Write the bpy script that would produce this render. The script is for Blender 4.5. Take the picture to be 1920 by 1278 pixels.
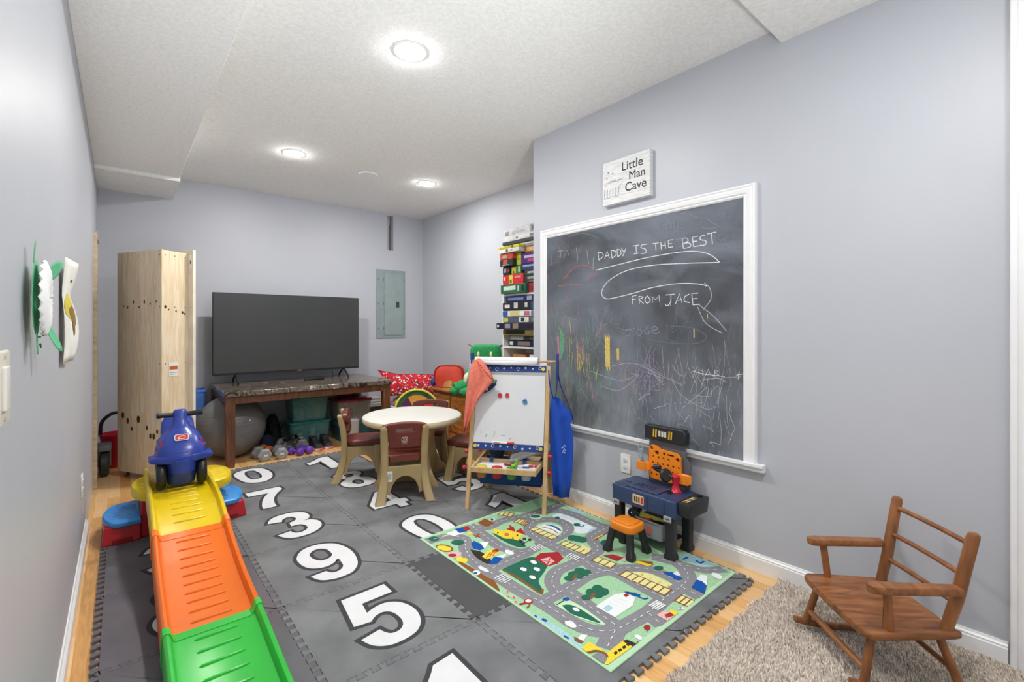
import bpy, bmesh, math, random
from mathutils import Vector, Matrix, Euler
from math import sin, cos, pi, radians

for _o in list(bpy.data.objects):
    bpy.data.objects.remove(_o, do_unlink=True)
SC = bpy.context.scene
COL = SC.collection

# ------------------------------------------------------------------ camera
camd = bpy.data.cameras.new('camera')
camd.sensor_width = 36.0
camd.lens = 36.0 * 876.7 / 1920.0
camd.shift_y = -25.15 / 1920.0
camd.clip_start = 0.02
cam = bpy.data.objects.new('camera', camd)
cam.location = (0, 0, 1.2)
cam.rotation_euler = (pi / 2, 0, -0.6975)
COL.objects.link(cam)
SC.camera = cam

# ------------------------------------------------------------------ world, exposure
LAMP = 280.0         # emission of the lit can-light lenses
W = bpy.data.worlds.new('world')
SC.world = W
W.use_nodes = True
W.node_tree.nodes['Background'].inputs['Color'].default_value = (0.95, 0.97, 1.0, 1)
W.node_tree.nodes['Background'].inputs['Strength'].default_value = 0.3
SC.view_settings.view_transform = 'Standard'
SC.view_settings.look = 'None'
SC.view_settings.gamma = 1.0
SC.view_settings.use_curve_mapping = False
SC.view_settings.exposure = 0.66

# added fill spot behind the camera, out of view, aimed up at the ceiling
fld = bpy.data.lights.new('ceiling_fill', 'SPOT')
fld.shadow_soft_size = 0.2
fld.spot_size = radians(125)
fld.spot_blend = 1.0
fld.energy = 112.0
fld.color = (0.95, 0.98, 1.0)
flo = bpy.data.objects.new('ceiling_fill', fld)
flo.location = (0.45, -0.9, 0.55)
flo.rotation_euler = Vector((0.06, 0.36, 0.93)).to_track_quat('-Z', 'Y').to_euler()
COL.objects.link(flo)
fl2 = bpy.data.lights.new('far_fill', 'SPOT')  # second added fill spot, out of view, brightens the far ceiling
fl2.shadow_soft_size = 0.15
fl2.spot_size = radians(54)
fl2.spot_blend = 1.0
fl2.energy = 170.0
fl2.color = (0.95, 0.98, 1.0)
fo2 = bpy.data.objects.new('far_fill', fl2)
fo2.location = (0.5, -0.7, 0.6)
fo2.rotation_euler = Vector((0.12, 0.83, 0.54)).to_track_quat('-Z', 'Y').to_euler()
COL.objects.link(fo2)

# ------------------------------------------------------------------ materials
def lin(h):
    h = h.lstrip('#')
    out = []
    for i in (0, 2, 4):
        c = int(h[i:i + 2], 16) / 255.0
        out.append(c / 12.92 if c <= 0.04045 else ((c + 0.055) / 1.055) ** 2.4)
    return (out[0], out[1], out[2], 1.0)

MATS = {}
def mat(hexc, rough=0.5, metal=0.0, var=0.06, vs=8.0, bump=0.0, bs=200.0, spec=0.5, emit=0.0,
        alpha=1.0, trans=0.0, coat=0.0, hex2=None, stretch=(1, 1, 1), detail=4.0, sheen=0.0, ramp=(0.35, 0.65)):
    key = (hexc, rough, metal, var, vs, bump, bs, spec, emit, alpha, trans, coat, hex2, stretch, detail, sheen, ramp)
    if key in MATS:
        return MATS[key]
    m = bpy.data.materials.new('paint_%s' % hexc.lstrip('#'))
    MATS[key] = m
    m.use_nodes = True
    nt = m.node_tree
    N, L = nt.nodes, nt.links
    b = N['Principled BSDF']
    c = lin(hexc)
    b.inputs['Roughness'].default_value = rough
    b.inputs['Metallic'].default_value = metal
    b.inputs['Specular IOR Level'].default_value = spec
    b.inputs['Coat Weight'].default_value = coat
    b.inputs['Sheen Weight'].default_value = sheen
    b.inputs['Alpha'].default_value = alpha
    b.inputs['Transmission Weight'].default_value = trans
    tc = N.new('ShaderNodeTexCoord')
    mp = N.new('ShaderNodeMapping')
    mp.inputs['Scale'].default_value = stretch
    L.new(tc.outputs['Object'], mp.inputs['Vector'])
    if emit > 0:
        b.inputs['Emission Color'].default_value = c
        b.inputs['Emission Strength'].default_value = emit
    nz = N.new('ShaderNodeTexNoise')
    nz.inputs['Scale'].default_value = vs
    nz.inputs['Detail'].default_value = detail
    L.new(mp.outputs['Vector'], nz.inputs['Vector'])
    rp = N.new('ShaderNodeValToRGB')
    c2 = lin(hex2) if hex2 else tuple(max(0, x * (1 - 2 * var)) for x in c[:3]) + (1,)
    c1 = c if hex2 else tuple(min(1, x * (1 + var)) for x in c[:3]) + (1,)
    rp.color_ramp.elements[0].position = ramp[0]
    rp.color_ramp.elements[0].color = c2
    rp.color_ramp.elements[1].position = ramp[1]
    rp.color_ramp.elements[1].color = c1
    L.new(nz.outputs['Fac'], rp.inputs['Fac'])
    L.new(rp.outputs['Color'], b.inputs['Base Color'])
    if bump > 0:
        n2 = N.new('ShaderNodeTexNoise')
        n2.inputs['Scale'].default_value = bs
        n2.inputs['Detail'].default_value = 3
        L.new(tc.outputs['Object'], n2.inputs['Vector'])
        bp = N.new('ShaderNodeBump')
        bp.inputs['Strength'].default_value = bump
        bp.inputs['Distance'].default_value = 0.004
        L.new(n2.outputs['Fac'], bp.inputs['Height'])
        L.new(bp.outputs['Normal'], b.inputs['Normal'])
    return m

def wood(h1, h2, stretch=(1, 12, 12), vs=3.0, rough=0.45, h3=None, knots=None, coat=0.0):
    key = ('wood', h1, h2, stretch, vs, rough, h3, knots, coat)
    if key in MATS:
        return MATS[key]
    m = bpy.data.materials.new('wood_%s' % h1.lstrip('#'))
    MATS[key] = m
    m.use_nodes = True
    nt = m.node_tree
    N, L = nt.nodes, nt.links
    b = N['Principled BSDF']
    b.inputs['Roughness'].default_value = rough
    b.inputs['Coat Weight'].default_value = coat
    tc = N.new('ShaderNodeTexCoord')
    mp = N.new('ShaderNodeMapping')
    mp.inputs['Scale'].default_value = stretch
    L.new(tc.outputs['Object'], mp.inputs['Vector'])
    nz = N.new('ShaderNodeTexNoise')
    nz.inputs['Scale'].default_value = vs
    nz.inputs['Detail'].default_value = 6
    nz.inputs['Distortion'].default_value = 1.2
    L.new(mp.outputs['Vector'], nz.inputs['Vector'])
    rp = N.new('ShaderNodeValToRGB')
    rp.color_ramp.elements[0].position = 0.3
    rp.color_ramp.elements[0].color = lin(h2)
    rp.color_ramp.elements[1].position = 0.68
    rp.color_ramp.elements[1].color = lin(h1)
    if h3:
        e = rp.color_ramp.elements.new(0.5)
        e.color = lin(h3)
    L.new(nz.outputs['Fac'], rp.inputs['Fac'])
    out = rp.outputs['Color']
    L.new(out, b.inputs['Base Color'])
    return m

# ------------------------------------------------------------------ mesh helpers
class MB:
    """collects shapes and links them as ONE mesh object"""
    def __init__(self, M=None):
        self.v, self.f, self.mi = [], [], []
        self.M = M or Matrix.Identity(4)
        self.m = 0
    def add(self, vs, fs, M=None, m=None):
        o = len(self.v)
        T = self.M @ M if M is not None else self.M
        for p in vs:
            self.v.append(tuple(T @ Vector(p)))
        k = self.m if m is None else m
        for f in fs:
            self.f.append(tuple(i + o for i in f))
            self.mi.append(k)
        return self
    def box(self, x0, y0, z0, x1, y1, z1, M=None, m=None):
        vs = [(x, y, z) for z in (z0, z1) for y in (y0, y1) for x in (x0, x1)]
        fs = [(0, 2, 3, 1), (4, 5, 7, 6), (0, 1, 5, 4), (2, 6, 7, 3), (0, 4, 6, 2), (1, 3, 7, 5)]
        return self.add(vs, fs, M, m)
    def cbox(self, c, s, M=None, m=None):
        return self.box(c[0] - s[0] / 2, c[1] - s[1] / 2, c[2] - s[2] / 2, c[0] + s[0] / 2, c[1] + s[1] / 2, c[2] + s[2] / 2, M, m)
    def loft(self, rings, M=None, m=None, cap=True, closed=False):
        n = len(rings[0])
        vs = [p for r in rings for p in r]
        fs = []
        R = len(rings)
        for k in range(R if closed else R - 1):
            a, b = k * n, ((k + 1) % R) * n
            for i in range(n):
                j = (i + 1) % n
                fs.append((a + i, a + j, b + j, b + i))
        if cap and not closed:
            fs.append(tuple(reversed(range(n))))
            fs.append(tuple(range((R - 1) * n, R * n)))
        return self.add(vs, fs, M, m)
    def strip(self, rows, M=None, m=None):
        n = len(rows[0])
        vs = [p for r in rows for p in r]
        fs = []
        for k in range(len(rows) - 1):
            for i in range(n - 1):
                fs.append((k * n + i, k * n + i + 1, (k + 1) * n + i + 1, (k + 1) * n + i))
        return self.add(vs, fs, M, m)
    def prism(self, poly, z0, z1, M=None, m=None):
        return self.loft([[(x, y, z0) for x, y in poly], [(x, y, z1) for x, y in poly]], M, m)
    def flat(self, poly, z, M=None, m=None):
        return self.add([(x, y, z) for x, y in poly], [tuple(range(len(poly)))], M, m)
    def tube(self, pts, r, n=10, M=None, m=None, closed=False, flatten=1.0):
        pts = [Vector(p) for p in pts]
        rs = r if isinstance(r, (list, tuple)) else [r] * len(pts)
        rings = []
        prev = None
        K = len(pts)
        for i, p in enumerate(pts):
            if closed:
                t = (pts[(i + 1) % K] - pts[i - 1])
            else:
                t = pts[min(i + 1, K - 1)] - pts[max(i - 1, 0)]
            t.normalize()
            if prev is None:
                a = Vector((0, 0, 1)) if abs(t.z) < 0.9 else Vector((1, 0, 0))
                u = t.cross(a).normalized()
            else:
                u = (prev - t * prev.dot(t)).normalized()
            prev = u
            w = t.cross(u)
            rings.append([tuple(p + u * (cos(2 * pi * k / n) * rs[i]) + w * (sin(2 * pi * k / n) * rs[i] * flatten)) for k in range(n)])
        return self.loft(rings, M, m, closed=closed)
    def cyl(self, p0, p1, r, n=16, r2=None, M=None, m=None):
        return self.tube([p0, p1], [r, r if r2 is None else r2], n, M, m)
    def lathe(self, prof, n=28, M=None, m=None, cap=True):
        rings = [[(r * cos(2 * pi * k / n), r * sin(2 * pi * k / n), z) for k in range(n)] for r, z in prof]
        return self.loft(rings, M, m, cap)
    def ball(self, c, r, n=20, M=None, m=None):
        rx, ry, rz = r if isinstance(r, (list, tuple)) else (r, r, r)
        rings = []
        h = max(6, n // 2)
        for i in range(1, h):
            a = -pi / 2 + pi * i / h
            rings.append([(c[0] + rx * cos(a) * cos(2 * pi * k / n), c[1] + ry * cos(a) * sin(2 * pi * k / n), c[2] + rz * sin(a)) for k in range(n)])
        vs = [p for q in rings for p in q] + [(c[0], c[1], c[2] - rz), (c[0], c[1], c[2] + rz)]
        fs = []
        for k in range(len(rings) - 1):
            for i in range(n):
                j = (i + 1) % n
                fs.append((k * n + i, k * n + j, (k + 1) * n + j, (k + 1) * n + i))
        b, t = len(vs) - 2, len(vs) - 1
        o = (len(rings) - 1) * n
        for i in range(n):
            j = (i + 1) % n
            fs.append((b, j, i))
            fs.append((o + i, o + j, t))
        return self.add(vs, fs, M, m)
    def rslab(self, x0, y0, x1, y1, z0, z1, r, e=0.0, n=6, M=None, m=None):
        """slab with rounded corners in plan and softened top/bottom edge"""
        def ring(z, i):
            p = rrect(x0 + i, y0 + i, x1 - i, y1 - i, max(r - i, 0.001), n)
            return [(x, y, z) for x, y in p]
        if e <= 0:
            return self.loft([ring(z0, 0), ring(z1, 0)], M, m)
        R = [ring(z0, e)]
        for k in (1, 2, 3):
            a = pi / 2 * k / 3
            R.append(ring(z0 + e * (1 - cos(a)), e * (1 - sin(a))))
        for k in (0, 1, 2, 3):
            a = pi / 2 * k / 3
            R.append(ring(z1 - e * (1 - sin(a)), e * (1 - cos(a))))
        return self.loft(R, M, m)
    def ribbon(self, pts, w, z=0.0, M=None, m=None):
        """flat stroke in the xy plane"""
        P = [Vector((p[0], p[1])) for p in pts]
        rows = []
        for i, p in enumerate(P):
            t = P[min(i + 1, len(P) - 1)] - P[max(i - 1, 0)]
            if t.length < 1e-9:
                t = Vector((1, 0))
            t.normalize()
            nn = Vector((-t.y, t.x)) * (w / 2)
            zz = z + (i % 8) * 3e-6
            rows.append([(p.x + nn.x, p.y + nn.y, zz), (p.x - nn.x, p.y - nn.y, zz)])
        vs = [q for r in rows for q in r]
        fs = [(2 * i, 2 * i + 1, 2 * i + 3, 2 * i + 2) for i in range(len(rows) - 1)]
        return self.add(vs, fs, M, m)
    def build(self, name, mats, parent=None, bevel=0.0, seg=2, smooth=True, ang=38, subsurf=0, label=None):
        me = bpy.data.meshes.new(name)
        me.from_pydata(self.v, [], self.f)
        if not isinstance(mats, (list, tuple)):
            mats = [mats]
        for k in mats:
            me.materials.append(k)
        me.polygons.foreach_set('material_index', self.mi)
        bm = bmesh.new()
        bm.from_mesh(me)
        bmesh.ops.recalc_face_normals(bm, faces=bm.faces)
        bm.to_mesh(me)
        bm.free()
        if smooth:
            me.polygons.foreach_set('use_smooth', [True] * len(me.polygons))
            me.set_sharp_from_angle(angle=radians(ang))
        me.update()
        o = bpy.data.objects.new(name, me)
        COL.objects.link(o)
        if parent is not None:
            o.parent = parent
        if bevel > 0:
            bv = o.modifiers.new('bevel', 'BEVEL')
            bv.width = bevel
            bv.segments = seg
            bv.limit_method = 'ANGLE'
            bv.angle_limit = radians(40)
            bv.harden_normals = False
        if subsurf:
            sb = o.modifiers.new('subsurf', 'SUBSURF')
            sb.levels = subsurf
            sb.render_levels = subsurf
        if label:
            o['label'] = label
        return o

def rrect(x0, y0, x1, y1, r, n=6):
    r = min(r, (x1 - x0) / 2 - 1e-5, (y1 - y0) / 2 - 1e-5)
    out = []
    for cx, cy, a0 in ((x1 - r, y1 - r, 0), (x0 + r, y1 - r, pi / 2), (x0 + r, y0 + r, pi), (x1 - r, y0 + r, 1.5 * pi)):
        for k in range(n + 1):
            a = a0 + pi / 2 * k / n
            out.append((cx + r * cos(a), cy + r * sin(a)))
    return out

def smoothpath(pts, n=8):
    """Catmull-Rom through points of any dimension"""
    P = [Vector(p) for p in pts]
    out = []
    for i in range(len(P) - 1):
        p0, p1, p2, p3 = P[max(i - 1, 0)], P[i], P[i + 1], P[min(i + 2, len(P) - 1)]
        for k in range(n):
            t = k / n
            out.append(0.5 * ((2 * p1) + (p2 - p0) * t + (2 * p0 - 5 * p1 + 4 * p2 - p3) * t * t + (3 * p1 - p0 - 3 * p2 + p3) * t ** 3))
    out.append(P[-1])
    return out

def circle(cx, cy, r, n=16, ry=None, a0=0.0):
    return [(cx + r * cos(a0 + 2 * pi * k / n), cy + (r if ry is None else ry) * sin(a0 + 2 * pi * k / n)) for k in range(n)]

def curve_mesh(cu):
    o = bpy.data.objects.new('tmp', cu)
    COL.objects.link(o)
    dg = bpy.context.evaluated_depsgraph_get()
    dg.update()
    me = bpy.data.meshes.new_from_object(o.evaluated_get(dg))
    vs = [tuple(v.co) for v in me.vertices]
    fs = [tuple(p.vertices) for p in me.polygons]
    bpy.data.objects.remove(o, do_unlink=True)
    bpy.data.curves.remove(cu)
    bpy.data.meshes.remove(me)
    return vs, fs

def solid(loops, half, bevel=0.0):
    """plate in the xy plane with holes, z from -half to +half"""
    cu = bpy.data.curves.new('tmp', 'CURVE')
    cu.dimensions = '2D'
    cu.fill_mode = 'BOTH'
    cu.extrude = max(half - bevel, 0.0)
    cu.bevel_depth = bevel
    cu.bevel_resolution = 1
    cu.offset = -bevel
    for lp in loops:
        s = cu.splines.new('POLY')
        s.points.add(len(lp) - 1)
        for i, p in enumerate(lp):
            s.points[i].co = (p[0], p[1], 0, 1)
        s.use_cyclic_u = True
    return curve_mesh(cu)

def lettering(s, size, offset=0.0, extrude=0.0, align='CENTER'):
    cu = bpy.data.curves.new('tmp', 'FONT')
    cu.body = s
    cu.size = size
    cu.offset = offset
    cu.extrude = extrude
    cu.align_x = align
    cu.align_y = 'CENTER'
    return curve_mesh(cu)

def T(x=0, y=0, z=0, rx=0, ry=0, rz=0, s=None):
    m = Matrix.Translation((x, y, z)) @ Euler((rx, ry, rz)).to_matrix().to_4x4()
    if s:
        m = m @ Matrix.Diagonal((s[0], s[1], s[2], 1))
    return m

def thing(name, label, cat, loc=(0, 0, 0), rotz=0.0, group=None):
    o = bpy.data.objects.new(name, None)
    o.empty_display_size = 0.05
    COL.objects.link(o)
    o.location = loc
    o.rotation_euler = (0, 0, rotz)
    o['label'] = label
    o['category'] = cat
    if group:
        o['group'] = group
    return o

def tag(o, label, cat, group=None):
    o['label'] = label
    o['category'] = cat
    if group:
        o['group'] = group
    return o

def struct(name, mb, m, bevel=0.0, parent=None, **k):
    o = mb.build(name, m, parent, bevel=bevel, **k)
    if parent is None:
        o['kind'] = 'structure'
    return o

def copy_tree(root, loc, rotz, label, group=None):
    r = root.copy()
    COL.objects.link(r)
    r.location = loc
    r.rotation_euler = (0, 0, rotz)
    r['label'] = label
    if group:
        r['group'] = group
    for ch in list(root.children):
        c = ch.copy()
        COL.objects.link(c)
        c.parent = r
        for g in list(ch.children):
            d = g.copy()
            COL.objects.link(d)
            d.parent = c
    return r

# room dimensions (metres; camera stands at the origin, y runs along the left wall)
H, XR, YR, XA, YB, XL = 2.6285, 2.4128, 2.624, 3.0685, 5.506, -0.155
MAT_TOP = 0.012
RUG_TOP = 0.019

# ================================================================== setting
M_wall = mat('#bdc0c9', 0.42, var=0.012, vs=1.5, bump=0.03, bs=120, spec=0.4)
M_ceil = mat('#f4f4f2', 0.95, var=0.03, vs=60, bump=0.9, bs=170, spec=0.1)
M_white = mat('#eeeff1', 0.35, var=0.01)
M_raw = wood('#dccbb0', '#bfa684', (2, 2, 8), 4, 0.7)

# floor: strips of oak laminate running along y
def floor_material():
    m = bpy.data.materials.new('oak_laminate')
    m.use_nodes = True
    nt = m.node_tree
    N, L = nt.nodes, nt.links
    b = N['Principled BSDF']
    tc = N.new('ShaderNodeTexCoord')
    mp = N.new('ShaderNodeMapping')
    mp.inputs['Rotation'].default_value = (0, 0, pi / 2)
    L.new(tc.outputs['Object'], mp.inputs['Vector'])
    br = N.new('ShaderNodeTexBrick')
    br.inputs['Scale'].default_value = 1.0
    br.inputs['Brick Width'].default_value = 0.62
    br.inputs['Row Height'].default_value = 0.066
    br.inputs['Mortar Size'].default_value = 0.0007
    br.inputs['Color1'].default_value = (0.0, 0.0, 0.0, 1)
    br.inputs['Color2'].default_value = (1, 1, 1, 1)
    br.inputs['Mortar'].default_value = (0.1, 0.1, 0.1, 1)
    br.offset = 0.37
    L.new(mp.outputs['Vector'], br.inputs['Vector'])
    mp2 = N.new('ShaderNodeMapping')
    mp2.inputs['Scale'].default_value = (14, 1.2, 1)
    L.new(tc.outputs['Object'], mp2.inputs['Vector'])
    nz = N.new('ShaderNodeTexNoise')
    nz.inputs['Scale'].default_value = 4
    nz.inputs['Detail'].default_value = 8
    nz.inputs['Distortion'].default_value = 1.5
    L.new(mp2.outputs['Vector'], nz.inputs['Vector'])
    mx = N.new('ShaderNodeMath')
    mx.operation = 'MULTIPLY_ADD'
    mx.inputs[1].default_value = 0.5
    L.new(br.outputs['Color'], mx.inputs[0])
    mu = N.new('ShaderNodeMath')
    mu.operation = 'MULTIPLY'
    mu.inputs[1].default_value = 0.62
    L.new(nz.outputs['Fac'], mu.inputs[0])
    L.new(mu.outputs[0], mx.inputs[2])
    rp = N.new('ShaderNodeValToRGB')
    rp.color_ramp.elements[0].position = 0.12
    rp.color_ramp.elements[0].color = lin('#b07f48')
    rp.color_ramp.elements[1].position = 0.78
    rp.color_ramp.elements[1].color = lin('#ecc590')
    e = rp.color_ramp.elements.new(0.45)
    e.color = lin('#dca869')
    L.new(mx.outputs[0], rp.inputs['Fac'])
    L.new(rp.outputs['Color'], b.inputs['Base Color'])
    b.inputs['Roughness'].default_value = 0.32
    return m

fl = MB().box(-1.3, -3.2, -0.1, XA + 0.15, YB + 0.15, 0.0)
struct('floor', fl, floor_material(), smooth=False)

# carpet in the near part of the room, with its pile
cb = MB().box(-1.3, -3.2, 0.0, XR + 1.6, 0.872, 0.007)
struct('floor_carpet', cb, mat('#cdbfae', 0.95, var=0.12, vs=90, hex2='#a89a8a'), smooth=False)
random.seed(4)
def carpet_pile():
    vs, fs, mi = [], [], []
    rnd = random.random
    x0, x1, y0, y1 = 0.95, XR - 0.015, 0.0, 0.886
    n = int((x1 - x0) * (y1 - y0) / (0.0041 ** 2))
    for _ in range(n):
        x = x0 + rnd() * (x1 - x0)
        y = y0 + rnd() * (y1 - y0)
        if y > 0.878 + 0.006 * sin(x * 40):
            continue
        lean, a = 0.0055 * rnd() + 0.001, rnd() * 2 * pi
        d = 0.8 * sin(x * 7 + y * 3) + 0.9 * sin(x * 3.1 - y * 6)
        dx, dy = lean * cos(a) + 0.003 * sin(d), lean * sin(a) + 0.003 * cos(d)
        h = 0.010 + 0.006 * rnd()
        w = 0.0016
        b = rnd() * pi
        ux, uy = w * cos(b), w * sin(b)
        o = len(vs)
        vs += [(x - ux, y - uy, 0.006), (x + ux, y + uy, 0.006),
               (x + ux * 1.2 + dx * 0.6, y + uy * 1.2 + dy * 0.6, 0.006 + h * 0.65), (x - ux * 1.2 + dx * 0.6, y - uy * 1.2 + dy * 0.6, 0.006 + h * 0.65),
               (x + dx, y + dy, 0.006 + h)]
        fs += [(o, o + 1, o + 2, o + 3), (o + 3, o + 2, o + 4)]
        q = rnd()
        k = 0 if q < 0.42 else (1 if q < 0.75 else (2 if q < 0.92 else 3))
        mi += [k, k]
    me = bpy.data.meshes.new('carpet_pile')
    me.from_pydata(vs, [], fs)
    for h in ('#fbf3ea', '#efe5da', '#dccfc3', '#b2a498'):
        me.materials.append(mat(h, 0.95, var=0.03, spec=0.1))
    me.polygons.foreach_set('material_index', mi)
    o = bpy.data.objects.new('carpet_pile', me)
    COL.objects.link(o)
    o['kind'] = 'stuff'
    tag(o, 'flecked beige shag pile of the carpet under the rocking chair', 'carpet')
carpet_pile()

# walls
struct('wall_right', MB().box(XR, 0.13, 0, XR + 0.14, YR, H), M_wall, smooth=False)
struct('wall_alcove', MB().box(XR + 0.14, YR - 0.14, 0, XA, YR, H).box(XA, YR - 0.14, 0, XA + 0.14, YB + 0.14, H), M_wall, smooth=False)
SX0, SX1, SZ0, SZ1 = 2.566, 2.652, 2.172, 2.607
wb = MB()
wb.box(-1.3, YB, 0, SX0, YB + 0.14, H).box(SX1, YB, 0, XA, YB + 0.14, H)
wb.box(SX0, YB, 0, SX1, YB + 0.14, SZ0).box(SX0, YB, SZ1, SX1, YB + 0.14, H)
wb.box(SX0 - 0.02, YB + 0.14, SZ0 - 0.05, SX1 + 0.02, YB + 0.16, H)
struct('wall_back', wb, M_wall, smooth=False)
pp = MB()
pp.cyl((2.612, YB + 0.09, SZ0 - 0.02), (2.612, YB + 0.09, SZ1 - 0.1), 0.026, 18)
pp.cyl((2.612, YB + 0.09, SZ1 - 0.1), (2.612, YB + 0.09, SZ1 + 0.02), 0.034, 18)
tag(pp.build('pipe', mat('#b9b7b3', 0.5)), 'grey pipe inside the narrow open slot high in the back wall', 'pipe')
D0, D1, DZ = 4.70, 5.20, 1.90
wl = MB()
wl.box(XL - 0.12, -3.2, 0, XL, D0, H).box(XL - 0.12, D1, 0, XL, YB, H).box(XL - 0.12, D0, DZ, XL, D1, H)
struct('wall_left', wl, M_wall, smooth=False)
dj = MB()
dj.box(XL - 0.12, D0 - 0.02, 0, XL + 0.024, D0, DZ + 0.02).box(XL - 0.12, D1, 0, XL + 0.012, D1 + 0.018, DZ + 0.02)
dj.box(XL - 0.12, D0, DZ, XL + 0.02, D1, DZ + 0.02)
struct('trim_2', dj, M_raw, bevel=0.001)
struct('door_1', MB().box(XL - 0.16, D0 - 0.05, 0, XL - 0.12, D1 + 0.05, DZ + 0.05), mat('#8d9095', 0.6), bevel=0.002)

# ceiling with its boxed-in soffits
struct('ceiling', MB().box(-1.3, -3.3, H, XA + 0.15, YB + 0.14, H + 0.12).box(XA, -3.3, H, 4.1, YR - 0.14, H + 0.12), M_ceil, smooth=False)
sf = MB()
sf.box(XL, 0.885, 2.452, 0.381, 4.82, H)
sf.box(XL, 4.80, 2.425, 0.388, YB, H)
struct('ceiling_soffit_left', sf, M_ceil, bevel=0.003, smooth=False)
struct('ceiling_soffit_front', MB().box(-1.3, -3.2, 2.557, 4.1, 0.885, H), M_ceil, bevel=0.003, smooth=False)

# baseboards with a moulded top
def baseboard(name, p, q, nrm, h=0.086):
    prof = [(0, 0), (0.015, 0), (0.015, h - 0.022), (0.012, h - 0.018), (0.0125, h - 0.012), (0.007, h - 0.006), (0.005, h), (0, h)]
    ra = [(p[0] + nrm[0] * d, p[1] + nrm[1] * d, z) for d, z in prof]
    rb = [(q[0] + nrm[0] * d, q[1] + nrm[1] * d, z) for d, z in prof]
    return struct(name, MB().loft([ra, rb]), M_white, smooth=False)
baseboard('baseboard_right', (XR, 0.14), (XR, YR), (-1, 0))
baseboard('baseboard_left', (XL, -3.2), (XL, 3.68), (1, 0))
baseboard('baseboard_alcove', (XA, YR), (XA, YB), (-1, 0))

# white casing at the near end of the right wall
tr = MB()
tr.box(XR - 0.022, 0.02, 0, XR + 0.16, 0.135, H - 0.07)
tr.box(XR - 0.028, 0.115, 0, XR, 0.135, H - 0.07)
struct('trim_1', tr, M_white, bevel=0.003)

# ------------------------------------------------------------------ ceiling lights
def can_light(x, y, label, z=H, k=1.0):
    t = thing('ceiling_light', label, 'ceiling light', (x, y, z), 0, 'recessed ceiling lights')
    MB().lathe([(0.077, -0.001), (0.079, -0.004), (0.086, -0.003), (0.089, 0.0)], 40, cap=False).build('trim_ring', mat('#f6f5f2', 0.4, var=0.0), t)
    MB().lathe([(0.001, -0.010), (0.040, -0.0096), (0.062, -0.0085), (0.072, -0.006), (0.077, -0.0015), (0.001, -0.001)], 40).build('lens', mat('#fffdf8', 0.5, emit=LAMP * k, var=0.0), t, label='lit white lens')
    return t
can_light(1.152, 2.196, 'large lit recessed ceiling light nearest the camera, top centre of the photo')
can_light(1.091, 4.085, 'lit recessed ceiling light left of the round air vent, above the television end')
can_light(2.332, 4.101, 'lit recessed ceiling light right of the round air vent, near the alcove', k=0.75)
can_light(1.152, 0.15, 'unseen recessed ceiling light added for fill in the lowered ceiling over the carpet', 2.557, 0.85)  # unseen lamp, added to light the near end
can_light(2.1, -1.6, 'unseen recessed ceiling light added for fill at the far back of the room behind the carpet', 2.557, 0.5)  # another added lamp, out of view behind the camera

t = thing('ceiling_vent', 'round white ceiling air vent between the two far ceiling lights', 'vent', (1.774, 4.21, H))
MB().lathe([(0.06, -0.004), (0.078, -0.008), (0.086, -0.004), (0.088, 0)], 32, cap=False).build('flange', M_white, t)
MB().lathe([(0.001, -0.001), (0.062, -0.001)], 32, cap=False).build('backing', mat('#3b3d40', 0.8), t)
sl = MB()
for k in range(-4, 5):
    y = k * 0.0135
    w = math.sqrt(max(0.0, 0.061 ** 2 - y * y))
    sl.box(-w, y - 0.003, -0.006, w, y + 0.003, -0.002)
sl.build('grille', M_white, t)

# ------------------------------------------------------------------ electrical panel
t = thing('electrical_panel', 'grey-green electrical breaker panel on the back wall right of the television', 'electrical panel', (2.618, YB, 1.07))
MB().box(-0.193, -0.012, 0, 0.193, -0.001, 0.853).build('cover', mat('#8f9d9f', 0.45, 0.0, var=0.03), t, bevel=0.002)
d = MB().box(-0.095, -0.018, 0.035, 0.16, -0.012, 0.81).build('door', mat('#94a3a4', 0.45, 0.0, var=0.04), t, bevel=0.002)
MB().box(0.065, -0.025, 0.385, 0.105, -0.018, 0.455).box(0.078, -0.028, 0.41, 0.092, -0.025, 0.43).build('latch', mat('#3a4648', 0.4), d, bevel=0.002, label='dark latch')
for z in (0.12, 0.43, 0.73):
    for x in (-0.172, 0.176):
        MB().cyl((x, -0.016, z), (x, -0.011, z), 0.0065, 10).build('screw', mat('#5f6d70', 0.4, 0.5), t)
    MB().cyl((-0.1, -0.017, z - 0.02), (-0.1, -0.017, z + 0.02), 0.004, 8).build('hinge', mat('#6e7c7e', 0.4, 0.4), d)

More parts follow.
